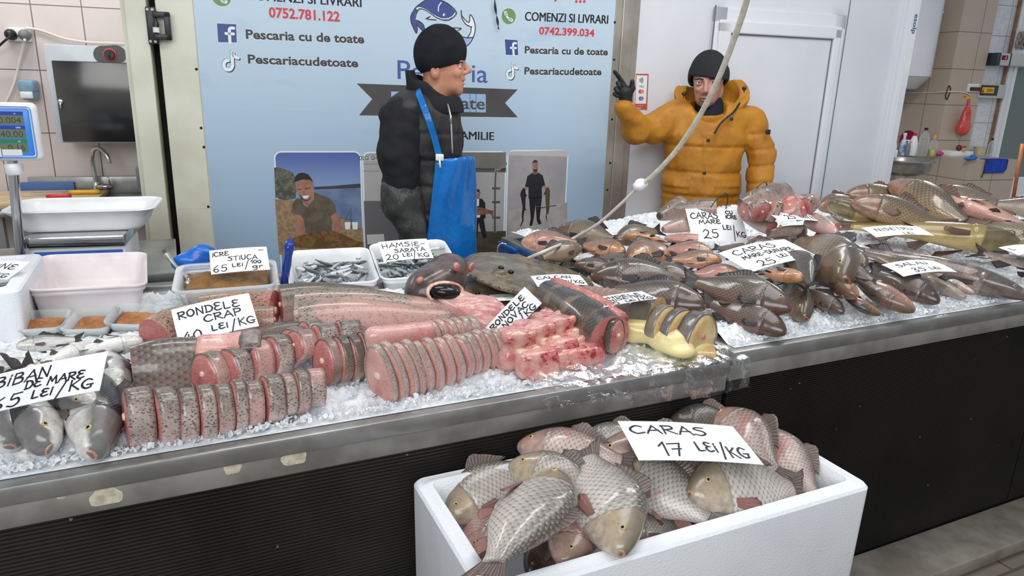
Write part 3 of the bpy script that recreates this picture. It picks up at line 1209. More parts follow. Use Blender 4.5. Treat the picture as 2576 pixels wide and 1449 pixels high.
def HL(x, y):
    """top of the ice on the left counter"""
    x, y = np.asarray(x, dtype=float), np.asarray(y, dtype=float)
    fr = 1.438 + 0.05 * sst(0.0, 0.35, x) * (1 - sst(0.55, 0.8, x)) + 0.012 * np.sin(x * 17) + 0.01 * np.sin(x * 41 + 1)
    return 0.876 + 0.026 * sst(fr - 0.004, fr + 0.07, y) + 0.03 * sst(1.5, 1.9, y) - 0.048 * sst(2.15, 2.35, y) - 0.03 * sst(1.85, 2.0, y) * (1 - sst(-0.1, 0.1, x)) * (1 - sst(2.15, 2.35, y))


def HR(x, y):
    """top of the heap's ice on the right counter"""
    x, y = np.asarray(x, dtype=float), np.asarray(y, dtype=float)
    z = 0.901 + 0.03 * sst(1.415, 1.5, y)
    return z + (0.015 + 0.075 * sst(1.5, 2.3, x)) * sst(1.6, 2.4, y) * (1 - 0.6 * sst(2.75, 2.93, y))


def ice(name, H, x0, x1, y0, y1, label, nflake, seed, floorz):
    h = 0.007
    nx, ny = int((x1 - x0) / h), int((y1 - y0) / h)
    X, Y = np.meshgrid(np.linspace(x0, x1, nx), np.linspace(y0, y1, ny), indexing='ij')
    Z = H(X, Y)
    edge = np.minimum(sst(0, 0.03, Y - y0), sst(0, 0.03, X - x0))
    Z = Z + edge * ((vnoise(X * 60, Y * 60, seed) - 0.5) * 0.014 + (vnoise(X * 140, Y * 140, seed + 1) - 0.5) * 0.012 + (vnoise(X * 14, Y * 14, seed + 2) - 0.5) * 0.02)
    Z = np.maximum(Z, floorz(X, Y))
    vs = np.stack([X, Y, Z], -1).reshape(-1, 3)
    i = np.arange(nx * ny).reshape(nx, ny)
    fs = np.stack([i[:-1, :-1], i[1:, :-1], i[1:, 1:], i[:-1, 1:]], -1).reshape(-1, 4)
    V, F = [vs], [fs]
    r = np.random.RandomState(seed)
    # flat chips lying every way on top, more of them near the front
    cx = r.uniform(x0 + 0.01, x1 - 0.01, nflake)
    cy = y0 + 0.012 + (y1 - y0 - 0.02) * r.uniform(0, 1, nflake) ** 2.2
    cz = np.maximum(H(cx, cy), floorz(cx, cy) + 0.008) + r.uniform(-0.002, 0.007, nflake)
    s = r.uniform(0.003, 0.0085, nflake)
    A = r.normal(size=(nflake, 3, 3))
    for k in range(nflake):
        q, _ = np.linalg.qr(A[k])
        p = np.array([(1, 0, 0.25), (0.2, 0.8, 0.2), (-0.9, 0.3, 0.2), (-0.3, -0.8, 0.25), (0.7, -0.5, -0.1), (0.3, 0.6, -0.2), (-0.8, 0.1, -0.15), (-0.1, -0.7, -0.2)]) * s[k]
        p[:, 2] *= 0.55
        V.append(p @ q.T + np.array([cx[k], cy[k], cz[k]]))
    base = nx * ny + 8 * np.arange(nflake)
    tp = np.array([(0, 1, 2, 3), (7, 6, 5, 4), (0, 4, 5, 1), (1, 5, 6, 2), (2, 6, 7, 3), (3, 7, 4, 0)])
    F.append((base[:, None, None] + tp[None]).reshape(-1, 4))
    V, F = np.concatenate(V), np.concatenate(F)
    me = bpy.data.meshes.new(name)
    me.from_pydata(V.tolist(), [], F.tolist())
    me.polygons.foreach_set('use_smooth', [k < len(fs) for k in range(len(F))])
    me.materials.append(M_ice)
    o = link(name, me)
    return tag(o, label, 'ice', kind='stuff')


FL = lambda x, y: np.where((y < 1.456) | (x > 1.264), 0.8815, 0.8668)
FR = lambda x, y: np.where((y < 1.456) | (x < 1.40) | (y > 2.872), 0.9075, 0.8928)
ice('crushed_ice', HL, -0.95, 1.30, 1.415, 2.55, 'crushed ice bed on the lower counter under the cut fish', 7000, 3, FL)
ice('crushed_ice', HR, 1.36, 4.1, 1.41, 2.885, 'crushed ice bed on the higher counter under the whole fish', 11000, 5, FR)


# ================================================================== fish
def interp(prof, t):
    xs = [p[0] for p in prof]
    return [float(np.interp(t, xs, [p[k] for p in prof])) for k in range(1, len(prof[0]))]


def sprof(prof, n=60):
    """smooth a profile table (t, top, bottom, halfwidth)"""
    xs = np.array([p[0] for p in prof])
    T = np.linspace(xs[0], xs[-1], n)
    # catmull style through denser interpolation and a light blur
    cols = [T]
    for k in range(1, len(prof[0])):
        y = np.interp(T, xs, [p[k] for p in prof])
        for _ in range(3):
            z = y.copy()
            z[1:-1] = 0.25 * y[:-2] + 0.5 * y[1:-1] + 0.25 * y[2:]
            y = z
        cols.append(y)
    return np.stack(cols, 1)


PROF = {
    'crucian': [(0, .03, -.032, .026), (.02, .056, -.052, .042), (.06, .092, -.08, .058), (.12, .132, -.112, .072), (.2, .172, -.138, .084), (.3, .203, -.172, .094), (.4, .206, -.184, .094), (.5, .19, -.172, .084), (.6, .156, -.138, .066), (.7, .108, -.09, .044), (.78, .07, -.06, .027), (.84, .056, -.052, .018)],
    'carp': [(0, .03, -.03, .028), (.02, .05, -.046, .042), (.06, .078, -.066, .056), (.12, .106, -.088, .07), (.2, .134, -.108, .08), (.3, .156, -.13, .09), (.4, .156, -.136, .088), (.5, .142, -.126, .078), (.6, .116, -.102, .062), (.7, .084, -.072, .042), (.78, .06, -.052, .028), (.84, .048, -.046, .019)],
    'bass': [(0, .03, -.03, .03), (.02, .05, -.046, .046), (.06, .074, -.062, .06), (.12, .09, -.074, .064), (.2, .114, -.096, .076), (.3, .128, -.112, .082), (.4, .126, -.116, .08), (.5, .114, -.106, .07), (.6, .092, -.086, .056), (.7, .066, -.06, .04), (.78, .05, -.046, .026), (.84, .042, -.04, .018)],
    'zander': [(0, .018, -.02, .022), (.02, .03, -.03, .034), (.06, .042, -.038, .042), (.12, .06, -.052, .054), (.2, .078, -.068, .064), (.3, .09, -.082, .07), (.4, .092, -.086, .07), (.5, .086, -.08, .064), (.6, .072, -.066, .052), (.7, .054, -.05, .038), (.78, .042, -.038, .026), (.84, .036, -.032, .018)],
    'sturgeon': [(0, .012, -.01, .02), (.03, .026, -.022, .036), (.08, .044, -.034, .056), (.14, .06, -.046, .068), (.22, .072, -.058, .074), (.32, .078, -.066, .074), (.45, .072, -.064, .066), (.6, .054, -.05, .05), (.72, .038, -.036, .034), (.8, .028, -.026, .024), (.88, .02, -.018, .014)],
    'catfish': [(0, .02, -.02, .04), (.02, .034, -.034, .062), (.06, .05, -.05, .08), (.12, .064, -.066, .088), (.2, .074, -.082, .086), (.3, .076, -.088, .076), (.42, .07, -.078, .06), (.55, .06, -.066, .046), (.7, .048, -.056, .034), (.8, .038, -.044, .024), (.88, .03, -.034, .014)],
}


def t_mix(a, b_, f):
    return tuple(a[i] * (1 - f) + b_[i] * f for i in range(3)) + (1.0,)


def scale_mat(name, belly, side, back, head, N=22, M=26, edge=0.6, blush=None, blo=0.56, bhi=0.68, rough=0.24, mott=0.25, bstr=0.5, hend=0.25, fleck=None, streak=None, glint=0.3, fsc=1.0, sp=(0.14, 0.46, 0.84), hm=0.5):
    t = NT(name)
    uvn = t.n('ShaderNodeUVMap')
    uvn.uv_map = 'UVMap'
    s = t.n('ShaderNodeSeparateXYZ')
    t.l(uvn.outputs[0], s.inputs[0])
    u, v = s.outputs[0], s.outputs[1]
    oi = t.n('ShaderNodeObjectInfo')
    co = t.coord('Object')
    off = t.n('ShaderNodeVectorMath', operation='ADD')
    t.l(co, off.inputs[0])
    sc = t.n('ShaderNodeVectorMath', operation='SCALE')
    t.l(oi.outputs['Location'], sc.inputs[0])
    sc.inputs['Scale'].default_value = 7.0
    t.l(sc.outputs[0], off.inputs[1])
    po = off.outputs[0]
    nz = t.noise(po, 9 * fsc, 4)
    bk = t.math('SUBTRACT', 1.0, t.math('ABSOLUTE', t.math('SUBTRACT', t.math('MULTIPLY', v, 2.0), 1.0)))
    bk = t.math('ADD', bk, t.math('MULTIPLY', t.math('SUBTRACT', nz, 0.5), mott))
    body = t.ramp(bk, [(sp[0], belly), (sp[1], side), (sp[2], back)])
    # diamond net of scales
    a, b_ = t.math('MULTIPLY', u, float(N)), t.math('MULTIPLY', v, float(M))

    def cell(sh):
        fa = t.math('SUBTRACT', t.math('FRACT', t.math('ADD', a, sh)), 0.5)
        fb = t.math('SUBTRACT', t.math('FRACT', t.math('ADD', b_, sh)), 0.5)
        return t.math('SQRT', t.math('ADD', t.math('MULTIPLY', fa, fa), t.math('MULTIPLY', fb, fb))), fa
    d1, f1 = cell(0.0)
    d2, f2 = cell(0.5)
    d = t.math('MINIMUM', d1, d2)
    near = t.math('LESS_THAN', d1, d2)
    fx = t.math('ADD', t.math('MULTIPLY', f1, near), t.math('MULTIPLY', f2, t.math('SUBTRACT', 1.0, near)))
    uu = t.math('ADD', u, t.math('MULTIPLY', t.math('SUBTRACT', t.math('MULTIPLY', bk, bk), 0.4), 0.06))
    on = t.step(uu, hend - 0.012, hend + 0.012)
    gl = t.step(t.math('ABSOLUTE', t.math('SUBTRACT', uu, hend)), 0.014, 0.002)
    ed = t.math('MULTIPLY', t.step(d, 0.26, 0.45), on)
    hi = t.math('MULTIPLY', t.math('MULTIPLY', t.step(fx, 0.02, 0.3), t.step(d, 0.46, 0.3)), on)
    body = t.mix(t.math('MULTIPLY', ed, edge), body, t.mix(0.55, body, (0.012, 0.01, 0.008, 1)))
    body = t.mix(t.math('MULTIPLY', hi, glint), body, t.mix(0.5, body, (0.75, 0.72, 0.66, 1)))  # pale glint on one side of each scale, painted into the colour
    if fleck:
        vo = t.n('ShaderNodeTexVoronoi')
        mp = t.n('ShaderNodeMapping')
        mp.inputs['Scale'].default_value = (70 * fsc, 110 * fsc, 110 * fsc)
        t.l(po, mp.inputs[0])
        t.l(mp.outputs[0], vo.inputs['Vector'])
        vo.inputs['Scale'].default_value = 1.0
        fk = t.math('MULTIPLY', t.step(t.math('ADD', vo.outputs['Distance'], t.math('MULTIPLY', t.noise(po, 30 * fsc, 3), 0.5)), 0.68, 0.5), t.step(bk, 0.1, 0.45))
        body = t.mix(t.math('MULTIPLY', fk, 0.85), body, fleck)
    hd = t.ramp(bk, [(sp[0], t_mix(belly, head, 0.6)), (sp[1] - 0.04, head), (sp[2] - 0.06, t_mix(head, back, 0.75))])
    hd = t.mix(t.math('MULTIPLY', t.step(t.noise(po, 16, 4), 0.42, 0.66), hm), hd, t_mix(head, back, 0.7))
    col = t.mix(on, hd, body)
    col = t.mix(t.math('MULTIPLY', gl, 0.4), col, t_mix(back, (0.01, 0.008, 0.008, 1), 0.5))
    col = t.mix(t.math('MULTIPLY', t.step(t.noise(po, 34 * fsc, 5, 0.65), 0.42, 0.7), 0.2), col, t_mix(back, (0.01, 0.01, 0.01, 1), 0.35))
    if blush:
        bl = t.step(t.noise(po, 4.5, 3), blo, bhi)
        col = t.mix(t.math('MULTIPLY', bl, 0.5), col, blush)
    if streak:
        vi = t.math('SUBTRACT', 1.0, t.math('MULTIPLY', t.math('ABSOLUTE', t.math('SUBTRACT', v, 0.5)), 2.0))
        col = t.mix(t.math('MULTIPLY', t.step(t.math('SINE', t.math('MULTIPLY', u, 40.0)), 0.1, 0.8), t.math('MULTIPLY', t.math('MULTIPLY', t.step(vi, 0.3, 0.5), t.step(nz, 0.4, 0.6)), 0.45)), col, streak)
    h = t.math('SUBTRACT', t.math('MULTIPLY', fx, 0.8), t.math('MULTIPLY', d, 0.7))
    hh = t.math('ADD', t.math('MULTIPLY', h, on), t.math('MULTIPLY', t.noise(po, 25, 3), 0.35))
    t.base(col, t.math('ADD', rough, t.math('MULTIPLY', nz, 0.14)), 0, 0.5, t.bump(hh, bstr, 0.0016))
    t.b.inputs['Coat Weight'].default_value = 0.6
    t.b.inputs['Coat Roughness'].default_value = 0.1
    return t.m


def fin_mat(name, c1, c2):
    t = NT(name)
    uvn = t.n('ShaderNodeUVMap')
    uvn.uv_map = 'UVMap'
    s = t.n('ShaderNodeSeparateXYZ')
    t.l(uvn.outputs[0], s.inputs[0])
    w_ = t.math('SINE', t.math('MULTIPLY', s.outputs[1], 80.0))
    col = t.mix(t.step(w_, -0.4, 0.6), c1, c2)
    return t.base(col, 0.3, 0, 0.5, t.bump(w_, 0.35, 0.001))


def uvset(me, per_vert):
    uv = me.uv_layers.new(name='UVMap')
    li = np.empty(len(me.loops), dtype=np.int32)
    me.loops.foreach_get('vertex_index', li)
    uv.data.foreach_set('uv', per_vert[li].astype(np.float32).ravel())
    return uv


def loft(name, S, mats, t0=None, t1=None, bend=0.0, nseg=26, gill=True, cap0=False, cap1=False, droop=0.0, hollow=0.0):
    """body from a profile S; nose at +x, back up. UV: along, around from the belly"""
    T = S[:, 0]
    if t0 is None:
        t0, t1 = T[0], T[-1]
    n = 44
    ts = np.unique(np.concatenate([np.linspace(t0, t1, n), [q for q in (0.225, 0.232, 0.24, 0.25, 0.262) if gill and t0 < q < t1]]))
    vs, uvv = [], []
    for t_ in ts:
        top, bot, hw = (float(np.interp(t_, T, S[:, k])) for k in (1, 2, 3))
        cz = (top + bot) / 2
        hz = (top - bot) / 2
        x = 0.5 - t_
        yb_ = bend * ((t_ - 0.35) ** 2) * (1 if t_ > 0.35 else 0.5)
        zb_ = -droop * (t_ - 0.4) ** 2
        for k in range(nseg):
            a = 2 * pi * k / nseg
            ca, sa = -cos(a), sin(a)          # a=0 belly
            g = 1.0
            if gill:
                tg = 0.236 + 0.012 * ca - 0.02 * abs(ca) ** 2
                dd = t_ - tg
                if ca > -0.95 and ca < 0.75:
                    g += 0.05 * math.exp(-(dd / 0.05) ** 2) * (1 if dd < 0 else 0) - 0.045 * math.exp(-(dd / 0.018) ** 2) * (1 if dd >= 0 else 0)
            zz = cz + hz * ca * (0.985 + 0.015 * g)
            yy = hw * math.copysign(abs(sa) ** 0.92, sa) * g
            vs.append((x, yy + yb_, zz + zb_))
            uvv.append((t_ / 0.84, k / nseg))
    m = len(ts)
    V = [tuple(p) for p in vs]
    F = []
    for i in range(m - 1):
        for k in range(nseg):
            a, c = i * nseg + k, i * nseg + (k + 1) % nseg
            F.append((a, a + nseg, c + nseg, c))
    c0 = len(V)
    for e in (0, m - 1):
        V.append(tuple(np.mean(np.array(vs[e * nseg:(e + 1) * nseg]), 0) + np.array([0.004 if e == 0 else -0.004, 0, 0]) * (1 if not (cap0 or cap1) else 0)))
        uvv.append((ts[e] / 0.84, 0.5))
    mi = [0] * len(F)
    for k in range(nseg):
        F.append((c0, k, (k + 1) % nseg))
        mi.append(1 if cap0 else 0)
    for k in range(nseg):
        e = (m - 1) * nseg
        F.append((c0 + 1, e + (k + 1) % nseg, e + k))
        mi.append(1 if cap1 else 0)
    me = bpy.data.meshes.new(name)
    me.from_pydata(V, [], F)
    for q in (mats if isinstance(mats, (list, tuple)) else [mats]):
        me.materials.append(q)
    me.polygons.foreach_set('material_index', [min(q, len(me.materials) - 1) for q in mi])
    me.polygons.foreach_set('use_smooth', [True] * len(F))
    uvset(me, np.array(uvv))
    # the seam column belongs to both ends of the turn
    uv = me.uv_layers['UVMap'].data
    for p in me.polygons:
        ls = list(p.loop_indices)
        vv = [uv[i].uv[1] for i in ls]
        if max(vv) - min(vv) > 0.5:
            for i in ls:
                if uv[i].uv[1] < 0.3:
                    uv[i].uv[1] += 1.0
    if cap0 or cap1:
        me.set_sharp_from_angle(angle=radians(50))
    me.update()
    return me


def fan(name, mat, root, tip, nrm, th=0.006, nu=5, wave=0.004, notch=0.0, nv=9):
    """a fin: root polyline to tip polyline, thin and slightly wavy"""
    nrm = Vector(nrm)
    rp, tp = crom(root, 6), crom(tip, 6)
    ev = lambda P_, s_: P_[min(int(round(s_ * (len(P_) - 1))), len(P_) - 1)]
    V, uvv, F = [], [], []
    for side in (1, -1):
        for j in range(nv + 1):
            a, b_ = ev(rp, j / nv), ev(tp, j / nv)
            for i in range(nu + 1):
                s_ = i / nu
                p = a.lerp(b_, s_) + nrm * (side * th * 0.5 * (1 - 0.8 * s_) + wave * sin(j * 2.2 + s_ * 2) * s_)
                V.append(p)
                uvv.append((s_, j / nv))
    k = (nv + 1) * (nu + 1)
    for j in range(nv):
        for i in range(nu):
            a = j * (nu + 1) + i
            F.append((a, a + 1, a + nu + 2, a + nu + 1))
            F.append((k + a, k + a + nu + 1, k + a + nu + 2, k + a + 1))
    for j in range(nv):
        a = j * (nu + 1) + nu
        F.append((a, k + a, k + a + nu + 1, a + nu + 1))
    for i in range(nu):
        F.append((i, k + i, k + i + 1, i + 1))
        a = nv * (nu + 1) + i
        F.append((a, a + 1, k + a + 1, k + a))
    me = bpy.data.meshes.new(name)
    me.from_pydata([tuple(p) for p in V], [], F)
    me.materials.append(mat)
    me.polygons.foreach_set('use_smooth', [True] * len(F))
    uvset(me, np.array(uvv))
    me.update()
    return me


_t = NT('fish_eye')
_t.base(rgb(196, 172, 112), 0.15)
M_eye = _t.m
M_pupil = pm('fish_pupil', rgb(10, 10, 11), None, rough=0.08)
_eyes = {}


def eyemesh(r, gold=None):
    if r in _eyes:
        return _eyes[r]
    b = MB()
    loops = []
    pr_ = [(0.0, 0.5), (0.45, 0.5), (0.47, 0.5), (0.62, 0.46), (0.85, 0.3), (1.0, 0.0), (0.8, -0.3)]
    n = 16
    for i, (q, h) in enumerate(pr_[1:]):
        loops.append([(r * q * cos(2 * pi * k / n), r * h, r * q * sin(2 * pi * k / n)) for k in range(n)])
    b.rings(loops, False, True)
    b.mi = [1 if k < n else 0 for k in range(len(b.f))]
    b.add([p for p in loops[0]] + [(0, r * 0.56, 0)], [((k + 1) % n, k, n) for k in range(n)], 1)
    _eyes[r] = b.mesh('eye', [M_eye, M_pupil])
    return _eyes[r]


SP = {}


def species(key, prof, skin, fin, pec, bend=0.0, droop=0.0, hk=1.0, wk=1.0, eye=0.016, eyet=0.105, dorsal=(0.36, 0.66, 0.085), tail=0.13, mouth=None, two_dorsal=False, anal=True, whisk=False):
    """parts of one kind of fish, shared by all its copies"""
    S = sprof(PROF[prof])
    S[:, 1:3] *= hk
    S[:, 3] *= wk
    parts = [('body', loft('body', S, skin, bend=bend, droop=droop), None)]

    def off(t_):
        return bend * ((t_ - 0.35) ** 2) * (1 if t_ > 0.35 else 0.5), -droop * (t_ - 0.4) ** 2

    def at(t_, kz, ky=0.0):
        top, bot, hw = (float(np.interp(t_, S[:, 0], S[:, k])) for k in (1, 2, 3))
        cz, hz = (top + bot) / 2, (top - bot) / 2
        o = off(t_)
        return Vector((0.5 - t_, ky * hw * sqrt(max(0, 1 - kz * kz)) + o[0], cz + hz * kz + o[1]))
    te = S[-1, 0]
    tr = te - 0.03
    a, c = at(tr, 0.85), at(tr, -0.85)
    mid = (a + c) / 2
    ox, oz = off(1.0)
    sp_ = tail
    tips = [Vector((-0.5, ox, oz + sp_)), Vector((-0.47, ox, oz + sp_ * 0.55)), Vector((-0.425, ox, oz)), Vector((-0.47, ox, oz - sp_ * 0.55)), Vector((-0.5, ox, oz - sp_ * 0.95))]
    parts.append(('tail_fin', fan('tail_fin', fin, [a, mid, c], tips, (0, 1, 0), 0.014, 6, 0.006, nv=14), None))
    if dorsal:
        segs = [dorsal] if not two_dorsal else [(dorsal[0] - 0.05, dorsal[0] + 0.14, dorsal[2]), (dorsal[0] + 0.17, dorsal[1], dorsal[2] * 0.8)]
        for (d0, d1, dh) in segs:
            rt = [at(d0 + (d1 - d0) * k / 4, 0.97) for k in range(5)]
            tp = [at(d0 + (d1 - d0) * k / 4 + 0.06 * (0.3 + k / 5), 0.97) + Vector((0, 0.012, dh * q)) for k, q in enumerate((0.35, 1.0, 0.8, 0.62, 0.4))]
            parts.append(('dorsal_fin', fan('dorsal_fin', fin, rt, tp, (0, 1, 0), 0.008, 4, 0.006), None))
    if anal:
        rt = [at(0.62 + 0.11 * k / 3, -0.97) for k in range(4)]
        tp = [at(0.66 + 0.11 * k / 3, -0.97) + Vector((-0.02, 0.01, -0.06 * q)) for k, q in enumerate((0.8, 1.2, 0.9, 0.5))]
        parts.append(('anal_fin', fan('anal_fin', pec, rt, tp, (0, 1, 0), 0.008, 4, 0.004), None))
    for sg in (1, -1):
        r0, r1 = at(0.262, -0.45, sg), at(0.262, -0.68, sg)
        out = Vector((0, sg, 0))
        tp = [r0 + Vector((-0.13, 0, -0.01)) + out * 0.03, r0 + Vector((-0.15, 0, -0.05)) + out * 0.036, r1 + Vector((-0.1, 0, -0.04)) + out * 0.03]
        parts.append(('pectoral_fin', fan('pectoral_fin', pec, [r0 + out * 0.004, (r0 + r1) / 2 + out * 0.004, r1 + out * 0.004], tp, (0, 1, 0), 0.008, 4, 0.004), None))
        r0, r1 = at(0.45, -0.86, sg), at(0.49, -0.9, sg)
        tp = [r0 + Vector((-0.07, sg * 0.035, -0.045)), r0 + Vector((-0.1, sg * 0.025, -0.04)), r1 + Vector((-0.08, sg * 0.012, -0.018))]
        parts.append(('pelvic_fin', fan('pelvic_fin', pec, [r0, (r0 + r1) / 2, r1], tp, (0, 1, 0), 0.008, 4, 0.003, nv=6), None))
        e = at(eyet, 0.3, sg)
        M = Matrix.Translation(e + Vector((0, -sg * eye * 0.12, 0))) @ (Matrix.Rotation(radians(14 * -sg), 4, 'Z') if sg == 1 else Matrix.Rotation(pi + radians(14), 4, 'Z'))
        parts.append(('eye', eyemesh(eye), M))
    if mouth:
        b = MB()
        lo = at(0.0, 0)
        pts = [(0.496 + 0.004 * cos(a_), 0.02 * sin(a_) * wk, lo.z + 0.014 * cos(a_) - 0.004) for a_ in np.linspace(0, 2 * pi, 13)[:-1]]
        pts.append(pts[0])
        b.tube(pts, 0.009, 8, False)
        b.ball((0.492, 0, lo.z - 0.004), (0.008, 0.016 * wk, 0.01), 10, 6)
        parts.append(('mouth', b.mesh('mouth', mouth), None))
    if whisk:
        for sg in (1, -1):
            b = MB()
            b.tube(crom([(0.47, sg * 0.04, 0), (0.45, sg * 0.09, -0.01), (0.38, sg * 0.11, -0.04), (0.3, sg * 0.1, -0.05)], 5), [0.006 - 0.0045 * k / 15 for k in range(16)], 6)
            parts.append(('whisker', b.mesh('whisker', skin), None))
    SP[key] = parts
    return parts


def put_fish(name, key, M, label, cat='fish', group=None, skin=None, only=None):
    r = empty(name, label=label, cat=cat, group=group, mat=M)
    for (pn, me, pm_) in SP[key]:
        if only and pn not in only:
            continue
        o = link(pn, me, r)
        if pm_ is not None:
            o.matrix_local = pm_
        if pn == 'body' and skin is not None:
            o.material_slots[0].link = 'OBJECT'
            o.material_slots[0].material = skin
    return r


def fish_matrix(h, t_, roll=90.0, flip=1, squash=1.0):
    """nose at h, tail tip at t_; roll turns the back from up towards away from the viewer (flip=-1: towards)"""
    x = (h - t_)
    L = x.length
    x.normalize()
    mid = (h + t_) / 2
    away = Vector((mid.x, mid.y, 0)).normalized()
    up = (UP - x * UP.dot(x)).normalized()
    side = up.cross(x)
    if side.dot(away + Vector((away.y, -away.x, 0)) * 0.35) < 0:
        side = -side
    side *= flip
    a = radians(roll)
    z = up * cos(a) + side * sin(a)
    y = z.cross(x)
    k = L
    return Matrix(((x.x * k, y.x * k * squash, z.x * k, mid.x), (x.y * k, y.y * k * squash, z.y * k, mid.y), (x.z * k, y.z * k * squash, z.z * k, mid.z), (0, 0, 0, 1)))


def onsurf(px, py, H, lift=0.0):
    """where the ray of a pixel meets a heap's surface"""
    z = 0.95
    for _ in range(40):
        p = onz(px, py, z)
        z = 0.6 * z + 0.4 * (float(H(p.x, p.y)) + lift)
    return onz(px, py, z)


# ================================================================== whole fish on the right counter
K = lambda *c: rgb(*c)
SK_dark = scale_mat('skin_dark_crucian', K(120, 86, 74), K(96, 80, 70), K(50, 44, 42), K(84, 66, 56), 22, 26, 0.75, K(142, 84, 72), 0.6, 0.75, 0.2, 0.35, 0.6)
SK_pink = scale_mat('skin_pink_crucian', K(214, 160, 142), K(176, 122, 108), K(92, 76, 68), K(196, 148, 124), 22, 26, 0.65, K(196, 92, 84), 0.54, 0.7, 0.22, 0.35, 0.6)
SK_orange = scale_mat('skin_orange_crucian', K(206, 146, 108), K(150, 112, 90), K(70, 62, 56), K(188, 134, 86), 22, 26, 0.6, K(206, 104, 84), 0.56, 0.7, 0.2, 0.35, 0.55)
SK_olive = scale_mat('skin_olive_crucian', K(150, 120, 96), K(128, 110, 84), K(64, 58, 50), K(120, 98, 78), 22, 26, 0.8, None, 0.6, 0.75, 0.2, 0.3, 0.6)
SK_carp = scale_mat('skin_bronze_carp', K(172, 138, 100), K(112, 94, 66), K(62, 55, 44), K(150, 112, 92), 20, 22, 0.95, K(190, 118, 92), 0.62, 0.74, 0.24, 0.3, 0.7, 0.25)
SK_carpgrey = scale_mat('skin_grey_carp', K(168, 148, 122), K(128, 114, 96), K(84, 78, 70), K(150, 120, 104), 20, 22, 0.95, None, 0.6, 0.7, 0.26, 0.3, 0.7, 0.25)
SK_silver = scale_mat('skin_silver_crucian', K(224, 214, 210), K(196, 187, 178), K(100, 94, 84), K(184, 164, 136), 19, 22, 0.85, K(186, 118, 110), 0.6, 0.74, 0.2, 0.32, 0.75, 0.26, None, None, 0.55)
SK_silverpink = scale_mat('skin_pinkish_crucian', K(228, 206, 200), K(204, 180, 170), K(112, 92, 84), K(186, 154, 138), 19, 22, 0.9, K(190, 104, 100), 0.55, 0.7, 0.2, 0.32, 0.75, 0.26, None, None, 0.5)
SK_bass = scale_mat('skin_sea_bass', K(242, 240, 236), K(176, 176, 174), K(30, 33, 38), K(226, 222, 216), 34, 40, 0.3, None, 0.6, 0.7, 0.2, 0.3, 0.35, 0.28, None, None, 0.25, 1.0, (0.3, 0.56, 0.7), 0.3)
SK_zander = scale_mat('skin_pale_zander', K(236, 226, 220), K(214, 200, 194), K(120, 112, 98), K(226, 206, 200), 40, 44, 0.15, K(220, 176, 168), 0.55, 0.75, 0.2, 0.2, 0.25, 0.25, None, None, 0.2)
SK_sturg = scale_mat('skin_sturgeon', K(196, 178, 164), K(112, 98, 92), K(60, 54, 56), K(104, 94, 90), 26, 20, 0.5, None, 0.6, 0.7, 0.18, 0.25, 0.5, 0.24, None, K(176, 150, 128), 0.2)
SK_cat = scale_mat('skin_yellow_catfish', K(190, 164, 104), K(146, 122, 66), K(78, 74, 54), K(104, 92, 70), 60, 60, 0.1, K(196, 122, 74), 0.6, 0.72, 0.2, 0.3, 0.2, 0.2, None, None, 0.1)
F_dark = fin_mat('fin_dark', K(40, 34, 34), K(62, 52, 50))
F_brown = fin_mat('fin_brown', K(112, 84, 70), K(84, 62, 54))
F_pink = fin_mat('fin_pink', K(158, 112, 102), K(122, 86, 80))
F_grey = fin_mat('fin_grey', K(120, 104, 98), K(88, 76, 72))
F_pale = fin_mat('fin_pale', K(222, 204, 196), K(196, 176, 168))
M_mo = pm('fish_lips', rgb(176, 112, 94), rgb(160, 84, 74), 40, 0.25)
M_mop = pm('fish_lips_pale', rgb(206, 166, 142), rgb(190, 140, 120), 40, 0.25)

species('crucian', 'crucian', SK_dark, F_dark, F_dark, 0.0, 0.05, 0.98, 1.2, mouth=M_mo)
species('crucian_bent', 'crucian', SK_dark, F_dark, F_dark, 0.28, 0.12, 0.96, 1.2, mouth=M_mo)
species('crucian_lean', 'carp', SK_dark, F_dark, F_dark, -0.12, 0.1, 1.12, 1.15, mouth=M_mo)
species('silver', 'crucian', SK_silver, F_grey, F_pink, 0.0, 0.04, 1.08, 1.15, eye=0.019, mouth=M_mop)
species('silver_bent', 'crucian', SK_silver, F_grey, F_pink, 0.22, 0.05, 1.0, 1.15, eye=0.019, mouth=M_mop)
species('carp', 'carp', SK_carp, F_brown, F_brown, 0.0, 0.06, 1.1, 1.2, eye=0.011, mouth=M_mop)
species('bass', 'bass', SK_bass, F_dark, F_grey, 0.05, 0.04, 1.25, 1.5, eye=0.018, eyet=0.1, two_dorsal=True, mouth=M_mop)
species('zander', 'zander', SK_zander, F_pale, F_pale, 0.0, 0.05, 1.0, 1.0, eye=0.011, two_dorsal=True)
species('sturgeon', 'sturgeon', SK_sturg, F_dark, F_dark, 0.1, 0.03, 1.0, 1.05, eye=0.008, eyet=0.09, dorsal=(0.68, 0.78, 0.05), tail=0.09)
species('catfish', 'catfish', SK_cat, F_brown, F_brown, 0.12, 0.02, 1.0, 1.0, eye=0.006, eyet=0.07, dorsal=(0.3, 0.36, 0.04), tail=0.06, whisk=True)

HEAP = 'fish of the heap on the higher counter'
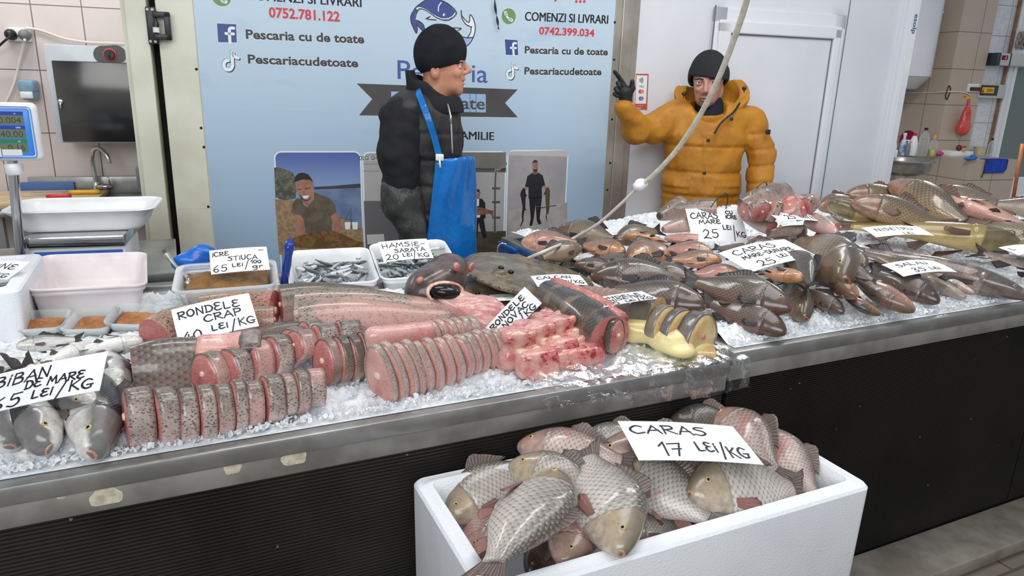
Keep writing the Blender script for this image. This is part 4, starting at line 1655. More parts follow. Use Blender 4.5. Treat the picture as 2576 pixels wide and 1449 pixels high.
# label, kind, skin, nose (px, py, lift), tail tip (px, py, lift), roll, flip
WHOLE = [
    ('pink scaled crucian at the far left corner of the heap, head over the ice', 'crucian', SK_pink, (1312, 608, .05), (1478, 612, .06), 50, 1),
    ('dark crucian lying behind the pink one at the far left corner', 'crucian', SK_olive, (1404, 578, .06), (1570, 606, .06), 42, 1),
    ('olive scaled crucian under the white cord near the turbot tail', 'crucian', SK_olive, (1462, 622, .05), (1345, 652, .03), 47, 1),
    ('orange bellied crucian with dark fins, head toward the brown piled fish', 'crucian', SK_orange, (1573, 634, .06), (1445, 612, .05), 60, 1),
    ('crucian lying belly up with a pink snout behind the orange bellied one', 'crucian', SK_orange, (1574, 592, .10), (1700, 612, .08), 102, 1),
    ('brown crucian half hidden left of the card with roe', 'crucian', SK_olive, (1550, 604, .07), (1668, 576, .08), 45, 1),
    ('blunt headed crucian showing its eye and orange cheek to the front', 'crucian', SK_orange, (1580, 652, .07), (1712, 622, .06), 58, 1),
    ('scaled brown crucian behind the blunt headed one', 'crucian', SK_pink, (1792, 634, .09), (1660, 622, .08), 54, 1),
    ('orange crucian with a round dark fin just left of the wild crucian card', 'crucian', SK_orange, (1815, 655, .085), (1668, 650, .07), 60, 1),
    ('small dark crucian at the left edge of the heap on bare ice', 'crucian', SK_dark, (1446, 664, .035), (1565, 676, .03), 60, 1),
    ('small dark crucian just behind the one at the left edge', 'crucian', SK_dark, (1592, 666, .05), (1490, 645, .04), 60, 1),
    ('long dark crucian pointing left above the front row', 'crucian_lean', SK_dark, (1488, 690, .045), (1772, 704, .05), 50, 1),
    ('dark crucian between the long dark one and the pink one', 'crucian', SK_dark, (1632, 668, .07), (1760, 705, .05), 62, 1),
    ('pink flanked crucian with a torn red fin below the wild crucian card', 'crucian', SK_pink, (1868, 690, .08), (1722, 688, .06), 53, 1),
    ('dark crucian with its tail alone on the ice, foremost at the left', 'crucian_lean', SK_dark, (1774, 768, .04), (1506, 726, .025), 48, 1),
    ('large dark crucian on top of the front row, nose to the right', 'crucian_lean', SK_dark, (1994, 774, .085), (1712, 700, .075), 45, 1),
    ('dark crucian lowest in the front row, red mouth on the ice', 'crucian_lean', SK_dark, (1978, 834, .03), (1760, 750, .035), 42, 1),
    ('brown crucian with a pale eye beside the large dark one', 'crucian_lean', SK_olive, (2032, 798, .035), (1945, 700, .04), 30, 1),
    ('orange crucian with an open mouth under the wild crucian card', 'crucian', SK_orange, (2020, 700, .12), (1895, 682, .09), 89, 1),
    ('dark crucian whose spread tail hangs over its neighbours', 'crucian_bent', SK_dark, (1985, 640, .13), (2062, 742, .09), 40, 1),
    ('dark crucian with an orange lip below the spread tail', 'crucian_lean', SK_dark, (2124, 786, .03), (2008, 720, .05), 40, 1),
    ('yellow cheeked crucian above the two front heads', 'crucian', SK_orange, (2150, 744, .085), (2058, 672, .08), 57, -1),
    ('crucian with a yellow chin lying on its back on the ice', 'crucian', SK_orange, (2213, 792, .03), (2100, 732, .05), 92, -1),
    ('long bellied crucian with a dark fin across its flank', 'crucian', SK_pink, (2298, 782, .04), (2118, 682, .075), 86, -1),
    ('dark shiny crucian beside the pale zander', 'crucian_lean', SK_dark, (2364, 758, .035), (2185, 676, .06), 35, 1),
    ('broad scaled crucian lying head down in the middle of the heap', 'crucian', SK_olive, (2135, 704, .11), (1990, 590, .12), 48, 1),
    ('dark crucian behind the broad scaled one', 'crucian', SK_dark, (1940, 606, .11), (2072, 604, .10), 55, 1),
    ('grey crucian just right of the card with roe', 'crucian', SK_dark, (1900, 642, .1), (1790, 620, .09), 60, 1),
    ('grey brown crucian behind the wild crucian card', 'crucian', SK_dark, (1872, 628, .12), (2000, 622, .11), 60, 1),
    ('crucian with a gold eye under the sturgeon tail', 'crucian', SK_olive, (2180, 670, .07), (2100, 616, .09), 51, 1),
    ('dark crucian with a fan tail across the long bellied one', 'crucian_bent', SK_dark, (2110, 665, .12), (2212, 716, .10), 60, 1),
]
for (lb, key, skin, h, t_, roll, fl) in WHOLE:
    M = fish_matrix(onsurf(h[0], h[1], HR, h[2] + .012), onsurf(t_[0], t_[1], HR, t_[2] + .012), roll, fl) @ Matrix.Diagonal((1, 1.08, 1.08, 1))
    put_fish('crucian_carp', key, M, lb, 'fish', HEAP, skin)
ZG = 'pale zander on the ice'
for (lb, h, t_, roll, fl, sk) in [
    ('pale zander nearest the dark shiny crucian, snout on the ice', (2428, 748, .03), (2215, 655, .05), 60, -1, None),
    ('pale zander in the middle of the three snouts', (2448, 739, .045), (2290, 660, .06), 90, -1, None),
    ('pale zander next to the big sturgeon head', (2498, 731, .035), (2330, 640, .06), 57, -1, None),
    ('white bellied zander further back beside the sturgeon tail', (2268, 668, .05), (2105, 614, .05), 98, -1, None),
]:
    M = fish_matrix(onsurf(h[0], h[1], HR, h[2]), onsurf(t_[0], t_[1], HR, t_[2]), roll, fl)
    put_fish('zander', 'zander', M, lb, 'fish', ZG)
for (lb, nm, key, skin, h, t_, roll, fl) in [
    ('big dark grey sturgeon with pale flank marks along the heap', 'sturgeon', 'sturgeon', None, (2600, 748, .05), (2095, 606, .07), 30, 1),
    ('dark sturgeon behind the big one at the right edge', 'sturgeon', 'sturgeon', None, (2760, 720, .07), (2440, 620, .09), 40, 1),
    ('yellow brown catfish with a wide flat head behind the sturgeon', 'catfish', 'catfish', None, (2560, 612, .11), (2090, 548, .08), 60, 1),
    ('olive catfish lying above the yellow brown one', 'catfish', 'catfish', None, (2084, 516, .12), (2420, 580, .1), 50, 1),
    ('bronze carp with an orange gill at the back of the heap', 'carp', 'carp', None, (2130, 488, .11), (2330, 500, .11), 48, 1),
    ('bronze carp mostly hidden behind the olive catfish', 'carp', 'carp', None, (2060, 520, .07), (2180, 505, .08), 42, 1),
    ('large bronze carp lying across in front of the pink headed carp', 'carp', 'carp', None, (2144, 508, .16), (2412, 574, .12), 45, 1),
    ('carp with a pale pink head raised highest in the heap', 'carp', 'carp', SK_carp, (2242, 462, .17), (2470, 580, .12), 48, 1),
    ('grey carp behind the pink headed one', 'carp', 'carp', SK_carpgrey, (2330, 486, .1), (2560, 520, .1), 42, 1),
    ('white bellied carp with a red open gill', 'carp', 'carp', SK_pink, (2370, 500, .17), (2640, 590, .13), 98, 1),
    ('dark scaled carp in front of the white bellied one', 'carp', 'carp', SK_carpgrey, (2690, 620, .1), (2395, 556, .12), 65, 1),
    ('grey carp at the right edge behind the white bellied one', 'carp', 'carp', SK_carpgrey, (2720, 545, .12), (2470, 505, .1), 42, 1),
]:
    M = fish_matrix(onsurf(h[0], h[1], HR, h[2]), onsurf(t_[0], t_[1], HR, t_[2]), roll, fl)
    put_fish(nm, key, M, lb, 'fish', 'large fish at the back of the heap' if nm == 'carp' else None, skin)

# ------------------------------------------------------------------ sea bass at the left end
BG = 'sea bass on the lower counter'
for (lb, h, t_, roll, fl, sk) in [
    ('sea bass with its pale chin up, foremost beside the cut carp', (236, 1142, .03), (232, 880, .06), 62, 1, None),
    ('sea bass foremost at the left, striped gill toward the front', (120, 1130, .035), (40, 900, .06), 62, -1, None),
    ('sea bass under the lower right corner of its price card', (240, 1024, .06), (40, 915, .08), 123, -1, None),
    ('sea bass squeezed between its price card and the carp trunk', (300, 985, .05), (262, 860, .06), 98, 1, None),
    ('dark backed sea bass above the price card', (288, 905, .07), (120, 990, .07), 20, 1, None),
    ('sea bass with a white chin lying at the top of its price card', (228, 868, .07), (30, 960, .07), 131, 1, None),
    ('sea bass with a pink white throat under the roe trays', (358, 858, .06), (130, 900, .07), 123, 1, None),
    ('grey sea bass beside the polystyrene box with sardines', (42, 872, .05), (215, 850, .05), 51, 1, None),
    ('sea bass with a pale gill at the left edge over its price card', (98, 915, .05), (-90, 930, .05), 86, 1, None),
    ('dark sea bass cut by the left edge below its price card', (28, 1120, .03), (-70, 910, .05), 30, 1, None),
]:
    M = fish_matrix(onsurf(h[0], h[1], HL, h[2]), onsurf(t_[0], t_[1], HL, t_[2]), roll, fl)
    put_fish('sea_bass', 'bass', M, lb, 'fish', BG)

# ------------------------------------------------------------------ polystyrene box with silver crucians in front
BX0, BX1, BY0, BY1, BZ = 0.415, 1.37, 0.94, 1.362, 0.742
t = NT('polystyrene')
co = t.coord('Object')
vo = t.n('ShaderNodeTexVoronoi')
t.l(co, vo.inputs['Vector'])
vo.inputs['Scale'].default_value = 210
M_eps = t.base(t.mix(t.step(t.noise(co, 3, 3), 0.4, 0.7), rgb(238, 240, 244), rgb(228, 230, 235)), 0.6, 0, 0.35, t.bump(vo.outputs['Distance'], 0.35, 0.002))
EPS = M_eps


def eps_box(name, x0, x1, y0, y1, z0, z1, w_, label, M=None):
    """foam fish box: four thick walls with a stepped rim, and a floor"""
    b = MB()
    r = 0.03

    def ring(ix, z, rad):
        pts = []
        for cx, cy, a0 in ((x1 - ix - rad, y1 - ix - rad, 0), (x0 + ix + rad, y1 - ix - rad, 90), (x0 + ix + rad, y0 + ix + rad, 180), (x1 - ix - rad, y0 + ix + rad, 270)):
            for k in range(6):
                a = radians(a0 + 18 * k)
                pts.append((cx + rad * cos(a), cy + rad * sin(a), z))
        return pts
    L = [ring(0.012, z0, 0.02), ring(0.004, z0 + 0.01, 0.024), ring(0, z1 - 0.006, 0.026), ring(0.005, z1, 0.024), ring(0.021, z1, 0.02), ring(0.026, z1 + 0.004, 0.02), ring(0.034, z1 + 0.004, 0.02), ring(0.04, z1 - 0.006, 0.02), ring(w_, z1 - 0.02, 0.02), ring(w_ + 0.004, z0 + 0.04, 0.02)]
    b.rings(L)
    o = b.build(name, M_eps, None, angle=40)
    if M is not None:
        o.matrix_world = M
    return tag(o, label, 'box')


eps_box('polystyrene_box', BX0, BX1, BY0, BY1, 0.36, BZ, 0.045, 'white polystyrene fish box full of silver crucians in front of the counters')
eps_box('polystyrene_box', BX0, BX1, BY0, BY1, 0.0, 0.3545, 0.045, 'white polystyrene box on the ground under the box of silver crucians')


def HB(x, y):
    x, y = np.asarray(x, dtype=float), np.asarray(y, dtype=float)
    return 0.688 + 0.035 * np.exp(-((x - 0.85) / 0.32) ** 2 - ((y - 1.18) / 0.16) ** 2)


SG = 'silver crucians in the polystyrene box'
for (lb, key, skin, h, t_, roll, fl) in [
    ('round silver crucian in the left back corner of the box, back fin up', 'silver', SK_silver, (1130, 1300, -.02), (1350, 1150, .04), 47, 1),
    ('large silver crucian with its tail over the near left rim', 'silver', SK_silver, (1398, 1196, .09), (1212, 1462, .09), 72, -1),
    ('silver crucian facing left with a gold head in the middle of the box', 'silver', SK_silver, (1292, 1168, .09), (1552, 1285, .04), 49, 1),
    ('silver crucian lying head down toward the near rim, tail up', 'silver', SK_silver, (1565, 1382, .07), (1470, 1118, .10), 68, 1),
    ('silver crucian with a raised belly fin beside the head down one', 'silver', SK_silverpink, (1418, 1412, .02), (1478, 1215, .03), 86, 1),
    ('silver crucian lying across behind the head down one', 'silver', SK_silver, (1560, 1165, .05), (1822, 1330, .02), 48, 1),
    ('silver grey crucian facing left over the near right rim', 'silver', SK_silver, (1742, 1238, .06), (2030, 1226, .02), 48, 1),
    ('pinkish crucian with its mouth out over the far rim', 'silver_bent', SK_silverpink, (1314, 1122, .07), (1610, 1178, .05), 60, 1),
    ('silver crucian behind the pinkish one at the far rim', 'silver', SK_silver, (1455, 1115, .05), (1690, 1130, .05), 48, 1),
    ('pale crucian under the lower edge of the price card', 'silver', SK_silverpink, (1500, 1150, .05), (1880, 1195, .05), 54, 1),
    ('reddish brown crucian right of the price card', 'silver', SK_silverpink, (1800, 1045, .06), (1975, 1220, .03), 45, 1),
    ('slim crucian with its nose up on the right rim', 'silver_bent', SK_silverpink, (1918, 1083, .07), (2072, 1275, -.01), 57, 1),
    ('silver crucian deep in the right end of the box', 'silver', SK_silver, (1900, 1165, -.02), (2050, 1255, -.03), 51, 1),
    ('dark brown crucian behind the price card at the far rim', 'silver', SK_dark, (1690, 1060, .05), (1905, 1085, .04), 45, 1),
    ('bronze scaled crucian deep in the box below the grey one', 'silver', SK_silver, (1580, 1330, -.05), (1760, 1330, -.04), 48, 1),
    ('pale crucian deep in the left end of the box', 'silver', SK_silverpink, (1200, 1400, -.05), (1205, 1250, -.04), 45, 1),
    ('reddish crucian head peeping out behind the gold headed one', 'silver', SK_silverpink, (1255, 1185, .02), (1400, 1215, .0), 48, 1),
    ('dark crucian at the bottom of the near left corner', 'silver', SK_dark, (1330, 1440, -.06), (1420, 1330, -.06), 48, 1),
]:
    M = fish_matrix(onsurf(h[0], h[1], HB, h[2]), onsurf(t_[0], t_[1], HB, t_[2]), roll, fl) @ Matrix.Diagonal((1.06, 1.15, 1.2, 1))
    put_fish('crucian_carp', key, M, lb, 'fish', SG, skin)


# ================================================================== cut fish on the left counter
def flesh_mat(name, c1, c2, c3, rough=0.25, sc=14, blood=0.5):
    t = NT(name)
    co = t.coord('Object')
    n1 = t.noise(co, sc, 4)
    wv = t.n('ShaderNodeTexWave', wave_type='BANDS', bands_direction='Z')
    t.l(co, wv.inputs['Vector'])
    wv.inputs['Scale'].default_value = 60
    wv.inputs['Distortion'].default_value = 9
    wv.inputs['Detail Scale'].default_value = 3
    col = t.mix(t.step(n1, 0.35, 0.65), c1, c2)
    col = t.mix(t.math('MULTIPLY', t.step(wv.outputs['Fac'], 0.55, 1.0), 0.3), col, t_mix(c1, (1, 0.9, 0.88, 1), 0.5))
    col = t.mix(t.math('MULTIPLY', t.step(t.noise(co, sc * 1.6, 5, 0.65), 0.54, 0.64), blood), col, c3)
    t.base(col, rough, 0, 0.55, t.bump(t.noise(co, sc * 6, 3), 0.3, 0.003))
    t.b.inputs['Subsurface Weight'].default_value = 0.18
    t.b.inputs['Subsurface Radius'].default_value = (0.02, 0.006, 0.004)
    t.b.inputs['Subsurface Scale'].default_value = 0.4
    t.b.inputs['Coat Weight'].default_value = 0.4
    t.b.inputs['Coat Roughness'].default_value = 0.12
    return t.m


M_fl = flesh_mat('flesh_pink', K(198, 122, 114), K(180, 98, 94), K(150, 52, 54))
M_flpale = flesh_mat('flesh_pale_pink', K(214, 164, 154), K(198, 138, 130), K(176, 84, 82), 0.25, 12, 0.35)
M_flred = flesh_mat('flesh_red', K(216, 164, 152), K(190, 92, 88), K(146, 22, 28), 0.2, 18, 0.95)
M_bone = flesh_mat('fish_bone', K(240, 206, 186), K(226, 170, 150), K(190, 70, 66), 0.3, 30, 0.7)
M_flyel = flesh_mat('flesh_cream', K(222, 192, 132), K(206, 168, 104), K(196, 124, 88), 0.25, 14, 0.35)
M_fat = flesh_mat('fish_fat_yellow', K(226, 206, 130), K(236, 222, 162), K(206, 170, 96), 0.25, 10, 0.3)
SC_carp = scale_mat('skin_scraped_carp', K(232, 212, 206), K(184, 164, 156), K(116, 104, 92), K(120, 104, 98), 34, 30, 0.12, K(216, 156, 148), 0.48, 0.62, 0.24, 0.8, 0.6, -0.2, K(70, 60, 56), None, 0.3, 2.2)
SC_carptrunk = scale_mat('skin_carp_trunk', K(170, 146, 134), K(122, 106, 96), K(84, 76, 68), K(120, 104, 98), 16, 20, 0.9, K(190, 128, 120), 0.56, 0.7, 0.24, 0.4, 0.6, -0.2, None, None, 0.3)
SC_carpspeck = scale_mat('skin_carp_speckled', K(206, 150, 140), K(178, 130, 112), K(150, 122, 92), K(120, 104, 98), 18, 24, 0.6, K(212, 132, 124), 0.45, 0.62, 0.26, 0.4, 0.6, -0.2, K(60, 48, 40), None, 0.25)
SC_zand = scale_mat('skin_speckled_zander', K(206, 172, 166), K(176, 150, 140), K(128, 112, 92), K(120, 104, 98), 60, 44, 0.25, K(216, 160, 154), 0.46, 0.62, 0.26, 0.4, 0.45, -0.2, K(58, 50, 46), None, 0.3)
SC_zdark = scale_mat('skin_olive_zander', K(190, 162, 154), K(120, 104, 88), K(78, 68, 54), K(120, 104, 98), 60, 44, 0.35, K(196, 150, 142), 0.52, 0.66, 0.26, 0.4, 0.45, -0.2, K(46, 40, 36), None, 0.3)
SC_zdrow = scale_mat('skin_olive_slice', K(190, 162, 154), K(120, 104, 88), K(78, 68, 54), K(120, 104, 98), 60, 44, 0.25, K(190, 150, 142), 0.52, 0.66, 0.26, 0.5, 0.45, -0.2, K(46, 40, 36), None, 0.3, 5.0)
SC_zrow = scale_mat('skin_speckled_slice', K(226, 206, 200), K(200, 178, 170), K(172, 152, 138), K(120, 104, 98), 60, 44, 0.15, K(210, 160, 154), 0.5, 0.66, 0.26, 0.6, 0.45, -0.2, K(58, 50, 46), None, 0.3, 5.0)
SC_sturg = scale_mat('skin_sturgeon_trunk', K(186, 158, 138), K(84, 74, 66), K(44, 40, 40), K(104, 94, 90), 44, 20, 0.4, None, 0.6, 0.7, 0.22, 0.3, 0.5, -0.2, None, K(176, 150, 118), 0.15)
SC_beluga = scale_mat('skin_grey_sturgeon', K(216, 200, 150), K(134, 124, 116), K(84, 80, 82), K(104, 94, 90), 44, 20, 0.15, K(170, 140, 112), 0.5, 0.62, 0.24, 0.4, 0.4, -0.2, None, None, 0.1)


def steak(name, M, th, h, w_, skin, flesh, label, group, u=0.4, cav=0.0, bone=True, bonem=None, cat='fish steak'):
    """a slice across a fish: band of skin, flesh, backbone; x through the slice, back up"""
    n = 30
    h *= random.uniform(.94, 1.06)
    w_ *= random.uniform(.93, 1.07)
    dz = [random.uniform(.95, 1.05) for _ in range(8)]
    r = empty(name, label=label, cat=cat, group=group, mat=M)

    def prof(k, x, dent=0.0):
        pts = []
        for i in range(n):
            a = 2 * pi * i / n
            z = -cos(a)
            y = math.copysign(abs(sin(a)) ** 0.85, sin(a)) * (1 - 0.16 * z)
            if cav and z < -0.2:
                y *= 1 - 0.25 * cav * (-0.2 - z)
            q_ = np.interp(i * 8 / n, range(9), dz + dz[:1])
            pts.append((x, y * w_ * k * q_, z * h * k * q_))
        return pts
    wob_ = random.uniform(-0.002, 0.002)
    L = [prof(0.965, -th / 2 + 0.001), prof(1.0, -th / 2), prof(1.012, -th / 4), prof(1.014, wob_), prof(1.012, th / 4), prof(1.0, th / 2), prof(0.965, th / 2 - 0.001)]
    b = MB()
    b.rings(L, False, False)
    me = b.mesh('skin', skin)
    uvset(me, np.array([(u + (p[0] / 0.5), (i % n) / n) for i, p in enumerate(b.v)]))
    link('skin', me, r)
    b = MB()
    L = [prof(0.3, -th / 2 - 0.002), prof(0.75, -th / 2 - 0.0028), prof(0.975, -th / 2 + 0.0012), prof(0.975, th / 2 - 0.0012), prof(0.75, th / 2 + 0.0028), prof(0.3, th / 2 + 0.002)]
    b.rings(L)
    fo = link('flesh', b.mesh('flesh', flesh), r)
    if bone:
        b = MB()
        b.M = Matrix.Translation((0, 0, h * 0.08)) @ Matrix.Rotation(pi / 2, 4, 'Y')
        q = h * 0.13
        b.lathe([(q * 0.6, -th / 2 - 0.006), (q, -th / 2 - 0.004), (q, th / 2 + 0.004), (q * 0.6, th / 2 + 0.006)], 14)
        link('backbone', b.mesh('backbone', bonem or M_bone), fo)
    return r


ORD = ['first', 'second', 'third', 'fourth', 'fifth', 'sixth', 'seventh', 'eighth', 'ninth', 'tenth', 'eleventh', 'twelfth', 'thirteenth', 'fourteenth']


def row(path, n, h, w_, skin, flesh, fmt, group, fan_=(0, 0), lean=0.0, gap=0.92, H=HL, bounds=None, cav=0.5, u0=0.25, cat='fish steak', name='fish_steak'):
    P_ = crom([onsurf(x, y, H, l) for x, y, l in path], 12)
    d = [0.0]
    for i in range(1, len(P_)):
        d.append(d[-1] + (P_[i] - P_[i - 1]).length)
    bd = bounds or [i / n for i in range(n + 1)]
    at = lambda s_: Vector([np.interp(s_ * d[-1], d, [p[k] for p in P_]) for k in range(3)])
    for i in range(n):
        s_ = (bd[i] + bd[i + 1]) / 2
        a, c = at(bd[i]), at(bd[i + 1])
        x = c - a
        th = x.length * gap
        x.z = 0
        x.normalize()
        k = i / max(n - 1, 1)
        yaw = radians(fan_[0] + (fan_[1] - fan_[0]) * k + random.uniform(-5, 5))
        x = Matrix.Rotation(yaw, 3, 'Z') @ x
        up = (UP + x * (lean + random.uniform(-0.04, 0.04))).normalized()
        x = (x - up * x.dot(up)).normalized()
        M = frame(at(s_), x, up)
        g = lambda q: q[0] + (q[1] - q[0]) * k
        steak(name, M, th, g(h), g(w_), skin, flesh, fmt.format(ORD[i]), group, u0 + 0.5 * k, cav, cat=cat)


row([(312, 1050, .055), (560, 1030, .05), (815, 968, .045)], 11, (.061, .046), (.05, .036), SC_carp, M_fl, '{} carp steak from the left in the front row on the ice', 'carp steaks of the front row', (14, -6), 0.06, 0.9,
    bounds=[0, .135, .24, .33, .41, .495, .56, .655, .76, .825, .9, 1.0])
row([(500, 945, .05), (600, 922, .055), (700, 892, .06), (800, 838, .07)], 6, (.05, .042), (.044, .034), SC_carp, M_fl, '{} carp steak from the left in the row behind the front one', 'carp steaks of the middle row', (30, -8), 0.1, 0.88)
row([(735, 880, .07), (812, 845, .085), (905, 830, .085)], 3, (.034, .028), (.034, .03), SC_carp, M_fl, '{} dark scaled carp end piece from the left behind the olive slices', 'carp end pieces', (10, -4), 0.1, 0.9)
row([(808, 912, .05), (870, 900, .052), (935, 888, .055)], 4, (.058, .054), (.044, .04), SC_zdrow, M_fl, '{} olive zander slice from the left beside the big pale slices', 'olive zander slices', (18, 6), 0.05, 0.9)
row([(945, 948, .062), (1040, 928, .064), (1150, 900, .06), (1255, 872, .05)], 13, (.084, .052), (.042, .03), SC_zrow, M_flpale, '{} slice from the left in the large row of speckled zander slices', 'large speckled zander slices', (26, 26), -0.24, 0.66)
row([(1072, 842, .055), (1130, 828, .06), (1192, 818, .06)], 6, (.034, .026), (.036, .03), SC_zrow, M_flpale, '{} narrow slice from the left of the zander tail behind the large row', 'zander tail slices', (24, 20), -0.1, 0.86)


def trunk(name, prof, t0, t1, A, B, skin, flesh, label, roll=20, hk=1.0, wk=1.0, bend=0.0, H=HL, group=None, c0=True, c1=True, droop=0.0, cat='fish', gill=False):
    """headless length of fish: A is the thick cut end, B the far end"""
    S = sprof(PROF[prof])
    S[:, 1:3] *= hk
    S[:, 3] *= wk
    a, b_ = onsurf(A[0], A[1], H, A[2]), onsurf(B[0], B[1], H, B[2])
    k = (a - b_).length / (t1 - t0)
    M = fish_matrix(a, b_, roll)
    M = M @ Matrix.Scale(k / (a - b_).length, 4) @ Matrix.Translation((-(0.5 - (t0 + t1) / 2), 0, 0))
    r = empty(name, label=label, cat=cat, group=group, mat=M)
    link('skin', loft('skin', S, [skin, flesh], t0, t1, bend, 28, gill, c0, c1, droop), r)
    if gill:
        for sg in (1, -1):
            o = link('eye', eyemesh(.014), r)
            o.matrix_local = Matrix.Translation((.395, sg * .95 * float(np.interp(.105, S[:, 0], S[:, 3])), .022)) @ Matrix.Rotation(0 if sg == 1 else pi, 4, 'Z')
    cz = float(np.interp(t0, S[:, 0], (S[:, 1] + S[:, 2]) / 2))
    if c0:
        b = MB()
        b.M = Matrix.Translation((0.5 - t0, 0, cz)) @ Matrix.Rotation(pi / 2, 4, 'Y')
        b.lathe([(0.012, -0.02), (0.013, 0.006), (0.008, 0.009)], 12)
        link('backbone', b.mesh('backbone', M_bone), r)
    return r


trunk('headless_fish', 'zander', .3, .8, (705, 768, .045), (952, 742, .045), SC_zdark, M_fl, 'headless olive zander furthest back, under the blue handled knife', 25, 1.15, 1.15)
trunk('headless_fish', 'zander', .26, .84, (745, 790, .05), (1150, 782, .05), SC_zand, M_fl, 'headless speckled zander second from the back, tail under the pink belly meat', 25, 1.05, 1.1)
trunk('headless_fish', 'zander', .24, .82, (752, 826, .055), (1130, 808, .05), SC_zand, M_flpale, 'headless pink speckled zander just behind the sliced rows', 25, 1.2, 1.15)
trunk('headless_fish', 'carp', .34, .6, (690, 785, .03), (505, 785, .03), SC_carpspeck, M_fl, 'yellowish carp trunk behind its price card below the roe tub', 30, 0.5, 0.62)
trunk('headless_fish', 'carp', .3, .62, (690, 806, .05), (560, 812, .05), SC_carpspeck, M_fl, 'pink carp trunk peeping out right of the carp price card', 30, 0.62, 0.7)
trunk('headless_fish', 'carp', .26, .66, (398, 866, .05), (530, 800, .045), SC_carpspeck, M_fl, 'pink speckled carp trunk left of the carp price card', 30, 0.85, 0.9)
trunk('headless_fish', 'carp', .2, .6, (332, 934, .055), (560, 905, .05), SC_carptrunk, M_fl, 'brown scaled carp trunk with its cut end beside the sea bass', 30, 0.9, 1.0)
trunk('headless_fish', 'carp', .3, .66, (760, 838, .055), (640, 852, .05), SC_zdark, M_fl, 'dark wet carp trunk in front of the pink speckled zander', 30, 0.66, 0.8)
# flat slice lying on the trunk
P1, P2 = onsurf(488, 872, HL, .095), onsurf(662, 856, HL, .105)
M = frame((P1 + P2) / 2, P2 - P1, UP + Vector((0.1, -0.55, 0)))
L = (P2 - P1).length
me = sdmesh('flesh', lambda P: sd_box(P, (0, 0, 0), (L * 0.47, 0.03, 0.011), 0.01) + 0.003 * wob(P, 60, 1), (-L * .6, -.06, -.04), (L * .6, .06, .04), 0.004, M_flpale)
r = empty('fish_steak', label='flat pale carp slice lying across the brown carp trunk under the price card', cat='fish steak', mat=M)
link('flesh', me, r)
me = sdmesh('skin', lambda P: np.maximum(sd_box(P, (L * 0.3, 0, 0), (L * 0.185, 0.032, 0.0125), 0.01) + 0.002 * wob(P, 60, 1), -P[..., 0] + L * 0.17 + 0.01 * wob(P, 50, 2)), (-L * .6, -.06, -.04), (L * .6, .06, .04), 0.004, pm('scraped_skin', rgb(128, 112, 106), rgb(86, 76, 72), 60, 0.25, 0, 0.2, 90))
link('skin', me, r)

# catfish head with a gaping black mouth
C_ = onsurf(1106, 722, HL, .095)
M = frame(C_, Vector((0.93, 0.3, 0.22)), UP)


def hd(P):
    d = sd_ell(P, (0.0, 0.02, 0), (.1, .075, .062))
    d = su(d, sd_ell(P, (0.07, 0.05, 0.01), (.07, .05, .05)), .03)
    m = sd_ell(P, (-.012, -.05, -.004), (.058, .06, .03), Matrix.Rotation(0.45, 3, 'Y'))
    return ssub(d + 0.003 * wob(P, 45, 2), m, .008)


r = empty('cut_catfish', label='grey catfish head with a gaping black mouth behind the pink belly meat', cat='fish head', mat=M)
link('skull', sdmesh('skull', hd, (-.14, -.1, -.1), (.18, .14, .1), .005, pm('catfish_skin', rgb(104, 88, 84), rgb(64, 56, 56), 26, 0.2, 0, 0.2, 60)), r)
me = sdmesh('lip', lambda P: np.abs(sd_ell(P, (-.012, -.05, -.004), (.06, .062, .032), Matrix.Rotation(0.45, 3, 'Y'))) - .004 + 10 * np.maximum(np.abs(hd(P)) - .007, 0), (-.14, -.12, -.1), (.14, .06, .1), .004, M_bone)
link('lip', me, r)
b = MB()
b.M = Matrix.Rotation(0.45, 4, 'Y')
b.ball((-.012, -.036, -.004), (.052, .05, .026))
link('mouth', b.mesh('mouth', pm('dark_throat', rgb(14, 10, 10), None, rough=0.15)), r)
for k, (x, y, z, s_) in enumerate(((.05, -.03, .052, .018), (.1, -.03, .03, .022), (-.06, .0, .045, .014))):
    me = sdmesh('gill_flap', lambda P: sd_ell(P, (0, 0, 0), (s_, .008, s_ * .8)) + .004 * wob(P, 60, k), (-.06, -.03, -.05), (.06, .03, .05), .004, M_fl)
    o = link('gill_flap', me, r)
    o.location = (x, y, z)
    o.rotation_euler = (0.4 * k, 0.5, 0.6)
# pink belly meat in front of it
C_ = onsurf(1180, 785, HL, .045)
M = frame(C_, Vector((0.95, -0.25, -0.1)), UP)
r = empty('belly_meat', label='glossy pink piece of catfish belly below the catfish head', cat='fish meat', mat=M)
me = sdmesh('flesh', lambda P: su(su(sd_ell(P, (-.045, .03, .012), (.062, .05, .045)), sd_ell(P, (.035, .0, .0), (.075, .062, .05)), .02), sd_ell(P, (.05, -.045, -.02), (.06, .035, .03)), .02) + .003 * wob(P * np.array([1, 2.5, 2.5], dtype=np.float32), 70, 3), (-.14, -.11, -.09), (.14, .11, .09), .005, M_flpale)
link('flesh', me, r)

# pink flank of a big zander standing behind the large row
P1, P2 = onsurf(920, 868, HL, .085), onsurf(1090, 848, HL, .085)
L = (P2 - P1).length
M = frame((P1 + P2) / 2, P2 - P1, UP)
r = empty('fish_slab', label='pale pink side of fish standing between the zander trunk and the large row', cat='fish meat', mat=M)
me = sdmesh('flesh', lambda P: sd_box(P, (0, 0.0, -.02), (L * .52, .024, .062), .02) + .002 * wob(P, 50, 1) + np.abs(np.sin(P[..., 0] * 70 + P[..., 2] * 20)) * .0012, (-L * .7, -.05, -.1), (L * .7, .05, .08), .005, M_flpale)
link('flesh', me, r)

